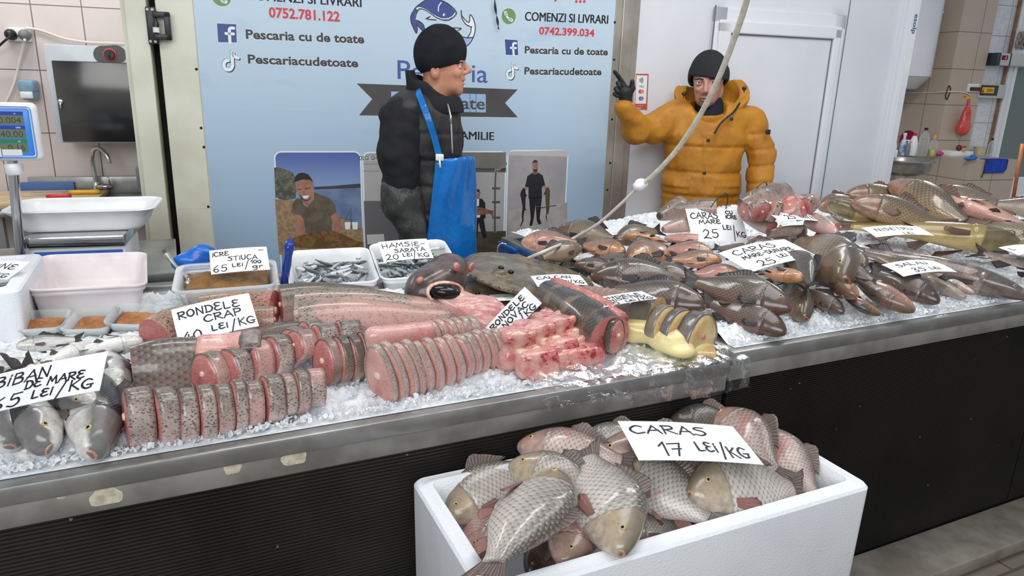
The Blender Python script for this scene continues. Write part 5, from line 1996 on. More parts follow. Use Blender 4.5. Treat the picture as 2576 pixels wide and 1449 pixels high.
# bighead carp chunks, bloody, on the plastic film
NG = 'bloody bighead carp chunks'
for (lb, px, py, lift, sx_, sy_, sz_, yaw, bone, roll_) in [
    ('bighead carp chunk nearest the large zander row, square bone in front', 1292, 868, .05, .05, .045, .045, 20, (.012, -.045, -.008, .034, .018, .018), 0),
    ('bighead carp chunk in the middle with its bone facing out', 1340, 846, .055, .045, .045, .042, 20, (.02, -.046, -.004, .03, .017, .018), 0),
    ('bighead carp chunk at the far end of the bone row', 1392, 826, .055, .048, .045, .042, 20, (.03, -.044, -.006, .024, .017, .018), 0),
    ('bighead carp chunk lowest at the front with a white cavity', 1338, 908, .03, .055, .045, .034, 15, None, 0),
    ('bighead carp chunk with red edge behind the lowest fillet', 1405, 878, .03, .045, .035, .03, 10, (.01, -.03, .0, .02, .014, .014), 0),
    ('long pink bighead carp fillet along the film edge', 1435, 894, .022, .085, .035, .026, 14, None, 0),
    ('bighead carp piece pointing at the sturgeon end', 1468, 858, .03, .055, .03, .028, 30, (.03, -.02, .006, .018, .016, .016), 0),
    ('dark skinned end of bighead carp under the sturgeon trunk', 1512, 838, .03, .035, .03, .028, 35, None, 0),
    ('broad red bighead carp flap behind the bone row', 1432, 812, .03, .085, .035, .035, -35, None, 0),
]:
    C_ = onsurf(px, py, HL, lift)
    M = Matrix.Translation(C_) @ Matrix.Rotation(radians(yaw) - 0.25, 4, 'Z')
    sd = px * 0.37
    r = empty('carp_chunk', label=lb, cat='fish meat', group=NG, mat=M)
    fn = lambda P: sd_box(P, (0, 0, 0), (sx_, sy_, sz_), .014) + .011 * wob(P, 36, sd) + .003 * wob(P, 110, sd)
    fo = link('flesh', sdmesh('flesh', fn, (-sx_ - .02, -sy_ - .02, -sz_ - .02), (sx_ + .02, sy_ + .02, sz_ + .02), .004, M_flred), r)
    if bone:
        x, y, z, a, c, d = bone
        link('backbone', sdmesh('backbone', lambda P: sd_box(P, (x, y, z), (a, c, d), .008) + .002 * wob(P, 90, sd), (x - a - .01, y - c - .01, z - d - .01), (x + a + .01, y + c + .01, z + d + .01), .003, M_bone), r)

# sturgeon trunk with the back cut open
r = trunk('sturgeon_piece', 'sturgeon', .22, .66, (1532, 852, .05), (1372, 738, .06), SC_sturg, M_fl, 'dark sturgeon trunk with pale flank marks and a raw pink back strip', 25, 1.25, 1.2)
S = sprof(PROF['sturgeon'])
b = MB()
pts = [(0.5 - t_, 0.012 + 0.004 * sin(t_ * 60), 1.25 * float(np.interp(t_, S[:, 0], S[:, 1])) - 0.004) for t_ in np.linspace(.225, .655, 40)]
b.tube(pts, [0.02 + 0.006 * random.random() for _ in pts], 8, sx=1.3)
link('cut_back', b.mesh('cut_back', M_fl), r)
P1 = onsurf(1546, 845, HL, .06)
M = frame(P1, Vector((0.4, -0.92, 0)), UP)
steak('fish_steak', M, .02, .05, .034, SC_sturg, M_fl, 'thin dark sturgeon slice standing at the end of the sturgeon trunk', None, .4, .8)
# pale sturgeon cut into slices, with yellow fat
r = trunk('sturgeon_piece', 'sturgeon', .34, .74, (1648, 805, .05), (1446, 740, .05), SC_beluga, M_flyel, 'grey sturgeon trunk scored across its back beside the dark crucians', 12, 1.3, 1.4)
b = MB()
for t_ in (.42, .5, .56, .59, .62, .65):
    tp, hw = 1.3 * float(np.interp(t_, S[:, 0], S[:, 1])), 1.4 * float(np.interp(t_, S[:, 0], S[:, 3]))
    b.tube([(0.5 - t_ - 0.004 * q, hw * sin(q) * 0.99, tp * cos(q) * 0.985) for q in np.linspace(-1.0, 1.1, 9)], 0.0045, 6)
link('knife_cut', b.mesh('knife_cut', M_fl), r)
NSG = 'yellow sturgeon slices'
for (lb, px, py, h, w_, th) in [('yellow sturgeon slice joined to the scored trunk', 1668, 818, .06, .066, .03), ('middle yellow sturgeon slice', 1703, 832, .064, .07, .03), ('foremost yellow sturgeon slice with its cut face to the front', 1750, 846, .068, .074, .045)]:
    C_ = onsurf(px, py, HL, .062)
    M = frame(C_, Vector((0.3, -0.95, 0)), UP + Vector((-0.04, 0.12, 0)))
    s_ = steak('sturgeon_slice', M, th, h, w_, SC_beluga, M_flyel, lb + ' near the film corner' if 'middle' in lb else lb, NSG, .3, 1.0, bonem=M_fl)
    if 'foremost' in lb:
        link('cavity', sdmesh('cavity', lambda P: sd_ell(P, (th / 2 + .001, -.004, -.03), (.006, .05, .016)) + .001 * wob(P, 100, 1), (-.02, -.08, -.07), (.06, .08, .03), .003, M_fat), s_)
C_ = onsurf(1768, 878, HL, .012)
M = frame(C_, Vector((0.86, -0.5, 0)), UP)
r = empty('sturgeon_slice', label='cream sturgeon belly slice lying flat before the foremost slice', cat='fish steak', group=NSG, mat=M)
link('flesh', sdmesh('flesh', lambda P: sd_box(P, (0, 0, .004), (.03, .065, .012), .01) + .003 * wob(P, 50, 2), (-.05, -.09, -.03), (.05, .09, .03), .004, M_flyel), r)
link('skin', sdmesh('skin', lambda P: sd_box(P, (.012, 0, -.006), (.026, .067, .012), .01) + .003 * wob(P, 50, 2), (-.05, -.09, -.04), (.06, .09, .03), .004, pm('catfish_skin', rgb(104, 88, 84))), r)
C_ = onsurf(1640, 850, HL, .03)
r = empty('fish_fat', label='lump of yellow fish fat spilling in front of the sturgeon slices', cat='fish meat', mat=Matrix.Translation(C_) @ Matrix.Rotation(-0.55, 4, 'Z'))
link('fat', sdmesh('fat', lambda P: su(su(sd_ell(P, (-.03, .02, .01), (.075, .035, .036)), sd_ell(P, (.05, -.01, .0), (.055, .045, .034)), .03), sd_ell(P, (.07, -.05, -.015), (.04, .03, .018)), .02) + .004 * wob(P, 55, 4), (-.13, -.1, -.06), (.14, .09, .08), .005, M_fat), r)


# turbots
def turbot(M, label, sc, mat):
    r = empty('turbot', label=label, cat='fish', group='turbots on the lower counter', mat=M @ Matrix.Scale(sc, 4))

    def fn(P):
        th = .02 * np.clip(1 - (P[..., 0] / .3) ** 2 - (P[..., 1] / .235) ** 2, 0, 1) ** .5
        rim = np.sqrt((P[..., 0] / .3) ** 2 + (P[..., 1] / .235) ** 2)
        d = np.maximum((rim - 1) * .23 + .004 * np.sin(np.arctan2(P[..., 1], P[..., 0]) * 60), np.abs(P[..., 2] - .012 * np.cos(P[..., 0] * 6)) - .004 - th)
        return su(d, sd_ell(P, (-.2, .03, .03), (.03, .02, .012)), .02) + .0012 * wob(P, 140, 1)
    link('body', sdmesh('body', fn, (-.34, -.28, -.06), (.34, .28, .08), .006, mat), r)
    t_ = fan('tail_fin', mat, [(0.28, .04, .0), (0.28, 0, .004), (.28, -.04, .0)], [(.42, .075, -.004), (.45, 0, .004), (.42, -.075, -.004)], (0, 0, 1), .014, 6, .006)
    link('tail_fin', t_, r)
    for x in (-.2, -.215):
        b = MB()
        b.ball((x, .035 if x > -.21 else -.01, .043), (.011, .011, .008))
        link('eye', b.mesh('eye', M_pupil), r)
    return r


M_turb = pm('turbot_skin', rgb(126, 108, 84), rgb(84, 72, 56), 20, 0.32, 0, 0.5, 90, 0.004, coat=0.3)
M_turb2 = pm('turbot_edge_skin', rgb(150, 132, 100), rgb(92, 80, 60), 18, 0.32, 0, 0.5, 90, 0.004, coat=0.3)
pc = onsurf(1330, 692, HL, .045)
pt = onsurf(1446, 652, HL, .04)
M = frame(pc, (pt - pc), UP + Vector((-.05, -.25, 0)))
turbot(M, 'brown turbot lying on top with its tail at the cord end', .9, M_turb)
pc = onsurf(1296, 742, HL, .006)
M = frame(pc, Vector((0.8, 0.45, 0)), UP + Vector((.0, -.1, 0)))
turbot(M, 'yellowish turbot below the brown one, edge with a blue stain', .82, M_turb2)

# pieces of the soup mix piled at the back of the higher counter
SOUP = 'soup fish pieces at the back of the heap'
species('cut_head', 'carp', SC_zand, F_dark, F_dark, 0, 0, 1.0, 1.1, eye=0.014)
heads = [
    ('grey fish head at the far left of the soup pieces, before the yellow jacket', (1660, 545), (1720, 522), .14, SC_zdark, 'carp', .24),
    ('speckled pale fish piece left of the card with roe', (1668, 578), (1752, 560), .12, SC_zand, 'carp', .4),
    ('reddish scaled piece left below the speckled pale one', (1672, 600), (1756, 604), .10, SC_carpspeck, 'carp', .4),
    ('dark fish head behind the card with roe, hook above it', (1700, 522), (1800, 520), .18, SC_zdark, 'carp', .36),
    ('dark red fish head on top of the soup pieces', (1862, 512), (1980, 488), .21, SC_zdark, 'carp', .4),
    ('dark fish piece with raw red cut at the right of the top head', (1960, 510), (2055, 508), .20, SC_zdark, 'carp', .4),
    ('brown fish piece under the soup card', (1868, 545), (1940, 575), .15, SC_zdark, 'carp', .4),
    ('speckled fish piece right of the soup card', (2040, 545), (2100, 575), .16, SC_zand, 'carp', .4),
    ('gold speckled fish head below the soup card', (2120, 618), (2058, 592), .13, SC_carpspeck, 'carp', .36),
    ('dark catfish head under the soup card', (1935, 588), (2020, 580), .15, SC_zdark, 'catfish', .3),
    ('speckled fish piece at the right end of the soup pile', (2105, 590), (2040, 555), .17, SC_zand, 'carp', .36),
    ('grey tail piece right of the card with roe', (1880, 600), (1945, 612), .13, SC_zand, 'carp', .4),
]
for (lb, A, B, lf, sk, pf, t1) in heads:
    trunk('soup_fish_piece', pf, .02, t1 + .06, (A[0], A[1], lf), (B[0], B[1], lf), sk, M_fl, lb, 50, .62, .7, 0, HR, SOUP, False, True, cat='fish piece', gill='head' in lb)
for i, (px, py, lf) in enumerate([(1880, 530, .2), (1912, 528, .215), (1945, 532, .21), (1985, 520, .225), (2010, 528, .215), (2030, 518, .22)]):
    C_ = onsurf(px, py, HR, lf)
    M = frame(C_, Vector((cos(i * 1.3), sin(i * 1.3), .4)), UP + Vector((.3 * sin(i), -.4, 0)))
    steak('soup_fish_piece', M, .03, .04, .034, SC_zand, M_fl, '{} pink soup fish slice from the left above the soup card'.format(ORD[i]), SOUP, .4, .6, cat='fish piece')


# ================================================================== tubs, trays, scale on the left
def tub(name, M, w_, d_, h, mat, label, cat='tub', taper=0.86, th=0.003, rim=0.008, rad=0.03, lipped=True, parts=True):
    """open rounded container; local origin at the middle of the rim, z up"""
    r = empty(name, label=label, cat=cat, mat=M)

    def ring(k, z, o=0.0):
        hx, hy = w_ / 2 * k + o, d_ / 2 * k + o
        rr = min(rad * k + o, hx, hy)
        pts = []
        for sx_, sy_, a0 in ((1, 1, 0), (-1, 1, 90), (-1, -1, 180), (1, -1, 270)):
            for q in range(7):
                a = radians(a0 + 15 * q)
                pts.append((sx_ * (hx - rr) + rr * cos(a), sy_ * (hy - rr) + rr * sin(a), z))
        return pts
    kk = lambda z: taper + (1 - taper) * (1 + z / h)
    L = [ring(taper * 0.96, -h + 0.0), ring(taper, -h + 0.006)] + [ring(kk(z), z) for z in np.linspace(-h + 0.012, -0.026, 5)]
    if lipped:
        L += [ring(kk(-.024), -.022, rim * 0.7), ring(kk(-.02), -.016, rim * 0.7), ring(kk(-.016), -.013, rim * 0.35), ring(1, -.006, rim * 0.45)]
    L += [ring(1, -.004, rim), ring(1, 0, rim * 0.9), ring(1, 0.001, rim * .4), ring(1, -.004, -th)]
    L += [ring(kk(z), z, -th) for z in np.linspace(-.02, -h + .014, 5)] + [ring(taper * .94, -h + .006, -th)]
    b = MB()
    b.rings(L)
    link('shell', b.mesh('shell', mat, angle=50), r)
    return r


def PM(c, x, y):
    x, y = Vector(x).normalized(), Vector(y).normalized()
    return frame(c, x, x.cross(y))


tub('plastic_tub', PM((-0.257, 2.49, 0.999), (0.996, 0.02, -0.04), (0, 1, 0.03)), .29, .38, .112, pm('stained_tub', rgb(232, 224, 224), rgb(218, 204, 206), 7, 0.35), 'empty white plastic tub with pinkish stained walls beside the scale')
ro = tub('roe_tub', PM((0.123, 2.364, 0.981), (0.996, -0.091, 0.013), (0.088, 0.988, 0.1)), .285, .225, .092, M_cloudy, 'clear plastic tub of brown pike roe with a spoon', rim=.012)


def roe_mat(name, c1, c2, c3):
    t = NT(name)
    co = t.coord('Object')
    vo = t.n('ShaderNodeTexVoronoi')
    t.l(co, vo.inputs['Vector'])
    vo.inputs['Scale'].default_value = 420
    col = t.mix(t.step(t.noise(co, 25, 5), 0.35, 0.65), c1, c2)
    col = t.mix(t.math('MULTIPLY', t.step(t.noise(co, 60, 4), 0.6, 0.7), 0.6), col, c3)
    h = t.math('ADD', t.noise(co, 50, 4), t.math('MULTIPLY', vo.outputs['Distance'], -0.4))
    return t.base(col, 0.22, 0, 0.5, t.bump(h, 0.8, 0.006))


M_roe = roe_mat('pike_roe', rgb(150, 106, 44), rgb(122, 82, 34), rgb(176, 130, 66))
M_roe2 = roe_mat('orange_roe', rgb(186, 128, 72), rgb(158, 98, 50), rgb(206, 158, 104))


def roe_heap(name, hw, hd, zb, zt, amp, mat, seed, parent, M=None):
    r = np.random.RandomState(seed)
    b = MB()
    n = 26

    def top(u, v):
        x, y = (u - .5) * 2, (v - .5) * 2
        e = min(1.0, (1 - abs(x) ** 4)) * min(1.0, (1 - abs(y) ** 4))
        xx = np.array([u * 5 + seed])
        yy = np.array([v * 5])
        return zb + (zt - zb) * (0.75 + 0.25 * e) + amp * (float(vnoise(xx, yy, seed)[0]) - .5) * 2 * max(e, 0.2) + amp * .5 * (float(vnoise(xx * 3, yy * 3, seed)[0]) - .5)
    b.grid(lambda u, v: ((u - .5) * 2 * hw, (v - .5) * 2 * hd, top(u, v)), n, n)
    k = n + 1
    rim_ = [i for i in range(k)] + [j * k + n for j in range(1, k)] + [n * k + i for i in range(n - 1, -1, -1)] + [j * k for j in range(n - 1, 0, -1)]
    base = len(b.v)
    b.v += [(b.v[i][0], b.v[i][1], zb) for i in rim_]
    m = len(rim_)
    b.f += [(rim_[i], base + i, base + (i + 1) % m, rim_[(i + 1) % m]) for i in range(m)] + [tuple(reversed(range(base, base + m)))]
    b.mi += [0] * (m + 1)
    return link(name, b.mesh(name, mat), parent)


def stuff_roe(label, M, hw, hd, zb, zt, amp, mat, seed):
    o = roe_heap('fish_roe', hw, hd, zb, zt, amp, mat, seed, None)
    o.matrix_world = M
    tag(o, label, 'roe', kind='stuff')


stuff_roe('brown pike roe filling the clear tub behind its price card', PM((0.123, 2.364, 0.981), (0.996, -0.091, 0.013), (0.088, 0.988, 0.1)), .122, .095, -.083, -.006, .014, M_roe, 4)
# spoon standing in the roe
p0, p1 = onsurf(478, 708, lambda x, y: .955), fwdp(414, 634, 2.45)
r = empty('spoon', label='steel spoon leaning out of the brown roe tub', cat='spoon', mat=frame(p0, p1 - p0, UP))
b = MB()
L = (p1 - p0).length
b.tube([(L * k / 8, 0, .004 * sin(k)) for k in range(9)], [.005, .0045, .004, .004, .0045, .005, .006, .007, .006], 8, sx=1.6)
link('handle', b.mesh('handle', M_chrome), r)
b = MB()
b.ball((-.012, 0, 0), (.028, .018, .006))
link('bowl', b.mesh('bowl', M_chrome), r)
# small roe trays
for i, (c, x, y, sc, lab) in enumerate([((-0.363, 2.215, 0.935), (0.983, -0.186, 0.013), (.16, .95, .16), 1.0, 'left'), ((-0.241, 2.17, 0.938), (0.93, -0.35, 0.026), (.33, .9, .2), 1.05, 'middle'), ((-0.138, 2.15, 0.945), (0.95, -0.29, -0.06), (.3, .92, .2), 1.02, 'right')]):
    w_ = ['roe tray with greyish roe beside the polystyrene sardine box', 'roe tray between two other roe trays before the white tub', 'roe tray nearest the carp price card'][i]
    M = PM(c, x, y)
    o = tub('roe_tray', M, .112 * sc, .105 * sc, .044, M_clear, 'clear plastic ' + w_, 'tray', .8, .0012, .007, .02, False)
    tag(o, group='clear trays of orange roe')
    stuff_roe(['greyish orange roe in the clear tray beside the sardine box', 'orange roe in the clear tray before the white tub', 'orange roe in the clear tray nearest the carp price card'][i], M, .043 * sc, .04 * sc, -.04, -.012, .006, M_roe2, 11 + i)
r = tub('roe_tray', PM((-.05, 2.31, .93), (.96, -.25, .1), (.25, .95, .25)), .12, .1, .04, M_clear, 'empty clear tray leaning on the ice behind the roe trays', 'tray', .8, .0012, .007, .02, False)

# anchovy tubs
A1 = PM((0.452, 2.36, 0.985), (0.99, -0.14, 0.012), (0.138, 0.987, 0.1))
A2 = PM((0.736, 2.345, 0.992), (0.991, -0.122, 0.03), (0.105, 0.968, 0.16))
tub('anchovy_tub', A1, .265, .33, .098, M_white_plastic, 'white tub of silver anchovies beside the blue knife', taper=.84)
tub('anchovy_tub', A2, .265, .30, .098, M_white_plastic, 'white tub of salted anchovies with a price card in it', taper=.84)
SKa = scale_mat('skin_anchovy', K(240, 242, 244), K(206, 212, 216), K(54, 64, 72), K(150, 156, 160), 50, 30, 0.2, None, .6, .7, .18, .3, .2, .22, None, None, .3)
ans = []
for bd in (0.35, -0.3, 0.05):
    S = sprof(PROF['zander'], 24)
    S[:, 1:3] *= 0.95
    me = loft('anchovy', S, [SKa], bend=bd, nseg=10, gill=False, droop=.05)
    b = MB()
    b.prism([(-.3, .02), (-.5, .11), (-.43, .0), (-.5, -.1), (-.3, -.02)], .012)
    bm = bmesh.new()
    bm.from_mesh(me)
    uvl = bm.loops.layers.uv.active
    for (pts) in ([(-.31, .03), (-.5, .12), (-.42, .0)], [(-.31, -.03), (-.42, .0), (-.5, -.11)]):
        yo = bd * .4225
        for s_ in (.006, -.006):
            vs = [bm.verts.new((p[0], yo + s_, p[1] - .02)) for p in pts]
            f = bm.faces.new(vs if s_ > 0 else vs[::-1])
            for lp in f.loops:
                lp[uvl].uv = (.9, .5)
    bm.to_mesh(me)
    bm.free()
    ans.append(me)
rr = random.Random(5)
for (M, w_, d_, n, g, lb) in ((A1, .265, .33, 62, 'anchovies in the tub beside the blue knife', 'small silver anchovy in the white tub beside the blue knife'),
                              (A2, .265, .30, 66, 'salted anchovies in the tub with the price card', 'small silver anchovy in the white tub with the salted anchovy card')):
    for i in range(n):
        lay = i / n
        x, y = rr.uniform(-.36, .36) * w_, rr.uniform(-.40, .36) * d_
        z = -.066 + .048 * lay + (.012 if g[0] == 's' else 0.0) * (1 + y / d_)
        Lf = rr.uniform(.085, .115)
        MQ = M @ Matrix.Translation((x, y, z)) @ Matrix.Rotation(rr.uniform(0, 2 * pi), 4, 'Z') @ Matrix.Rotation(rr.uniform(-.18, .22), 4, 'Y') @ Matrix.Rotation(rr.choice((-1, 1)) * rr.uniform(.9, 1.8), 4, 'X') @ Matrix.Scale(Lf, 4)
        o = link('anchovy', ans[i % 3])
        o.matrix_world = MQ
        tag(o, lb, 'fish', g)

# polystyrene box with sardines at the left edge
eps_box('polystyrene_box', -0.9, -0.395, 2.16, 2.60, 0.886, 1.035, 0.04, 'white polystyrene box of sardines at the left edge of the lower counter')
for i, (x, y, a, lb) in enumerate([(-.5, 2.25, 1.3, 'silver sardine nearest the right wall of the polystyrene box'), (-.55, 2.3, 1.7, 'silver sardine beside the one nearest the box wall'), (-.6, 2.26, 1.5, 'silver sardine further left in the polystyrene box'), (-.53, 2.42, .4, 'silver sardine lying across the back of the box')]):
    o = link('sardine', ans[i % 3])
    o.matrix_world = Matrix.Translation((x, y, .965 + .012 * (i % 2))) @ Matrix.Rotation(a, 4, 'Z') @ Matrix.Rotation(1.4, 4, 'X') @ Matrix.Scale(.2, 4)
    tag(o, lb, 'fish', 'sardines in the polystyrene box')

# blue plastic bag behind the roe tub
c = onz(498, 645, .97)
r = empty('plastic_bag', label='crumpled blue plastic bag behind the brown roe tub', cat='bag', mat=Matrix.Translation(c))
me = sdmesh('film', lambda P: su(sd_ell(P, (-.02, 0, -.02), (.07, .035, .04)), sd_ell(P, (.015, 0, .012), (.045, .03, .032)), .02) + .006 * np.abs(wob(P, 60, 2)), (-.12, -.07, -.08), (.12, .07, .08), .005, pm('blue_film', rgb(26, 110, 206), rgb(20, 92, 184), 20, 0.25, 0, .3, 50))
link('film', me, r)

# blue handled knife stuck upright in the zander
p0, p1 = onsurf(716, 712, HL, .06), fwdp(728, 612, 2.15)
r = empty('knife', label='knife with a dark blue handle standing upright beside the anchovy tub', cat='knife', mat=frame(p0, p1 - p0, CR))
L = (p1 - p0).length
b = MB()
b.tube([(L * k / 10, .004 * sin(k * .5), 0) for k in range(11)], [.014, .0145, .013, .0125, .0135, .0145, .0135, .013, .0145, .017, .012], 12, sx=1.6)
b.M = Matrix.Translation((.006, 0, .016)) @ Matrix.Rotation(.3, 4, 'Y')
b.ball((0, 0, 0), (.011, .009, .018))
h_ = link('handle', b.mesh('handle', pm('knife_blue', rgb(22, 52, 142), None, rough=.28)), r)
b = MB()
b.M = Matrix.Translation((L * .92, -.012, 0)) @ Matrix.Rotation(pi / 2, 4, 'X')
b.lathe([(.005, -.006), (.005, .006)], 12)
link('rivet', b.mesh('rivet', M_red), h_)
b = MB()
b.prism([(0, -.014), (-.1, -.012), (-.13, .004), (-.1, .016), (0, .016)], .0018)
link('blade', b.mesh('blade', M_chrome, False), r)

# steel table at the back with the scale
b = MB()
b.box((-1.3, 2.84, 0.84), (-0.02, 3.45, 0.88), .004)
b.box((-1.28, 2.86, 0.1), (-0.05, 3.42, 0.84), .004)
o = b.build('steel_table', M_steel)
tag(o, 'plain steel cabinet table behind the lower counter carrying the scale', 'table')
SD = 2.62
R0 = _r0.copy()
F0 = Vector((sin(YAW), cos(YAW), 0))
so = fwdp(190, 660, SD)
so.z = 0.8805
r = empty('shop_scale', label='blue and white price computing scale with a steel post behind the tub', cat='scale', mat=frame(so, WD, UP))
IS = r.matrix_world.inverted()
lp = lambda px, py, d=SD - .14: IS @ onp(px, py, so + WN * (d - SD), WN)
x0, x1 = lp(62, 640).x, lp(318, 640).x
zp0, zp1 = lp(190, 612).z, lp(190, 592).z
b = MB()
b.box((x0 + .01, -.14, .012), (x1 - .0, .14, zp0 - .012), .012)
for q in (x0 + .04, x1 - .04):
    for y in (-.1, .1):
        b.M = Matrix.Translation((q, y, 0))
        b.lathe([(.014, 0), (.014, .014)], 12)
b.M = Matrix.Identity(4)
link('housing', b.mesh('housing', M_white_plastic, angle=40), r)
b = MB()
b.box((x0 + .03, -.1415, .03), (x1 - .01, -.14, zp0 - .028), .0005)
link('front_label', b.mesh('front_label', pm('scale_blue', rgb(62, 112, 206), None, rough=.3), False), r)
b = MB()
b.box((x0 + .005, -.16, zp0 - .012), (x1 + .005, .15, zp1), .006)
link('platform', b.mesh('platform', M_chrome, angle=40), r)
pa, pb = lp(45, 610, SD - .16), lp(36, 412, SD - .16)
b = MB()
b.tube([(pa.x, -.17, .01), (pb.x, -.17, pb.z + .03)], .016, 16)
link('post', b.mesh('post', M_chrome, angle=40), r)
b = MB()
b.M = Matrix.Translation((pb.x, -.17, pb.z - .035))
b.lathe([(.024, 0), (.027, .004), (.027, .034), (.024, .038)], 20)
link('collar', b.mesh('collar', M_white_plastic, angle=40), r)
da, db = lp(93, 258, SD - .16), lp(90, 403, SD - .16)
wd_ = .25
b = MB()
b.box((da.x - wd_, -.195, db.z), (da.x, -.15, da.z), .018, 4)
dsp = link('display', b.mesh('display', M_white_plastic, angle=40), r)
b = MB()
b.box((da.x - wd_ + .012, -.1965, db.z + .012), (da.x - .012, -.19, da.z - .012), .012, 3)
dd = link('display_face', b.mesh('display_face', pm('scale_face_blue', rgb(58, 140, 226), None, rough=.3), angle=40), dsp)
M_lcd = pm('lcd_green', rgb(108, 118, 96), None, rough=.2)
H_ = da.z - db.z
for i, (nm, un, val, c) in enumerate((('MASA', 'kg', '0.004', 'scale_navy'), ('PRET UNITAR', 'LEI/kg', '40.00', 'scale_navy'), ('PRET TOTAL', 'LEI', '0.16', 'scale_green'))):
    zt_ = da.z - H_ * (.19 + .235 * i)
    b = MB()
    b.box((da.x - .2, -.1975, zt_ - .034), (da.x - .036, -.1964, zt_ - .004))
    link('screen', b.mesh('screen', M_lcd, False), dsp)
    b = MB()
    b.box((da.x - .2, -.1978, zt_ - .004), (da.x - .036, -.1964, zt_ + .008))
    link('strip', b.mesh('strip', pm(c, rgb(34, 62, 160) if 'navy' in c else rgb(24, 124, 92), None, rough=.3), False), dsp)
    b = MB()
    vs, fs = textmesh(nm, .0095, .02)
    b.add([(da.x - .17 + v.x, -.1979, zt_ - .0015 + v.y) for v in vs], fs)
    vs, fs = textmesh(un, .006, .02)
    b.add([(da.x - .062 + v.x, -.1979, zt_ - .0005 + v.y) for v in vs], fs)
    link('lettering', b.mesh('lettering', M_pale, False), dsp)
    b = MB()
    vs, fs = textmesh(val, .03, -.005)
    wv_ = max(v.x for v in vs)
    b.add([(da.x - .044 - wv_ + v.x, -.1977, zt_ - .030 + v.y) for v in vs], fs)
    link('digits', b.mesh('digits', pm('lcd_digit', rgb(44, 50, 44), None), False), dsp)
b = MB()
b.box((da.x - .19, -.198, db.z + .016), (da.x - .115, -.1966, db.z + .044))
b.box((da.x - .112, -.198, db.z + .02), (da.x - .055, -.1966, db.z + .04))
link('sticker', b.mesh('sticker', M_paper, False), dsp)
# white tray on the scale
zr, zb_ = lp(200, 533, SD - .13).z, zp1
tub('weighing_tray', r.matrix_world @ Matrix.Translation((lp(189, 530).x, .035, zr + .002)), lp(374, 530).x - lp(4, 530).x, .28, zr - zb_ - .001, M_white_plastic, 'shallow white plastic tray lying on the scale', 'tray', .86, .003, .02, .05, False)

# ------------------------------------------------------------------ side room on the left
wt = lambda px, py, off: WALLM.inverted() @ onp(px, py, P0 + WN * off, WN)
b = MB()
b.box((-4.0, .40, .855), (-1.9, .985, .885), .004)
b.box((-2.62, .42, .885), (-1.905, .47, .9), .003)
b.box((-2.62, .95, .885), (-1.905, .985, .985), .003)
b.box((-3.95, .46, .1), (-3.9, .95, .855))
b.box((-1.96, .46, 0), (-1.92, .5, .855))
b.box((-2.66, .46, 0), (-2.62, .5, .855))
b.box((-4.0, .5, .28), (-1.95, .95, .3), .003)
b.box((-4.0, .5, 0), (-3.96, .54, .855))
o = b.build('sink_table', M_steel)
o.matrix_world = WALLM
tag(o, 'steel sink table along the pink tiles in the side room', 'table')
# faucet
f0 = wt(246, 492, .9)
r = empty('faucet', label='curved chrome faucet at the sink under the black cabinet', cat='faucet', mat=WALLM @ Matrix.Translation((f0.x, f0.y, .885)))
ft, fe = wt(255, 366, .9), wt(280, 408, .9)
zt_, xe, ze = ft.z - .885 - .012, fe.x - f0.x, fe.z - .885
b = MB()
b.tube(crom([(0, 0, 0), (0, 0, .1), (-.005, 0, zt_ - .08), (.01, -.01, zt_ - .015), (xe * .5, -.03, zt_), (xe * .9, -.05, zt_ - .04), (xe, -.055, ze)], 6), .0125, 12)
link('spout', b.mesh('spout', M_chrome), r)
b = MB()
b.lathe([(.028, 0), (.028, .01), (.022, .014), (.022, .075), (.018, .08)], 20)
bo = link('base', b.mesh('base', M_chrome, angle=40), r)
b = MB()
b.tube([(.0, -.01, .05), (.085, -.015, .05)], .016, 14)
b.tube([(.075, -.015, .055), (.07, -.03, .11)], .005, 8)
link('handle', b.mesh('handle', M_chrome), bo)
# cutting board and knives
ba, bb_ = wt(5, 505, .55), wt(238, 497, .55)
b = MB()
b.box((bb_.x - .75, .478, .8862), (bb_.x, .92, .915), .006)
o = b.build('cutting_board', pm('board_plastic', rgb(214, 190, 150), rgb(198, 172, 132), 9, .5))
o.matrix_world = WALLM
tag(o, 'thick cream cutting board on the steel sink table', 'board')


def knife(px0, py0, px1, py1, off, z, hc, label, blade=True, bl=.16):
    a, c = wt(px0, py0, off), wt(px1, py1, off)
    a.z = c.z = z
    r = empty('knife', label=label, cat='knife', mat=WALLM @ frame(a, c - a, UP))
    L = (c - a).length
    b = MB()
    b.tube([(L * k / 6, 0, 0) for k in range(7)], [.009, .012, .013, .012, .013, .014, .01], 10)
    link('handle', b.mesh('handle', hc), r)
    b = MB()
    b.prism([(0, -.012), (-bl, -.008), (-bl - .03, .004), (0, .014)], .002)
    link('blade', b.mesh('blade', M_chrome, False), r)


knife(172, 472, 250, 468, .74, .928, M_yellow, 'knife with a yellow handle pointing at the faucet')
knife(115, 482, 178, 483, .6, .928, M_red, 'knife with a red handle on the cutting board', bl=.08)
knife(318, 497, 352, 494, .62, .9, M_blue_plastic, 'knife with a blue handle at the sink edge', bl=.06)
a, c = wt(40, 474, .93), wt(187, 469, .93)
b = MB()
b.box((a.x, .925, .887), (c.x, .945, .96), .004)
o = b.build('blue_board', pm('board_blue', rgb(70, 104, 160), None, rough=.5))
o.matrix_world = WALLM
tag(o, 'blue cutting board standing against the pink tiles', 'board')
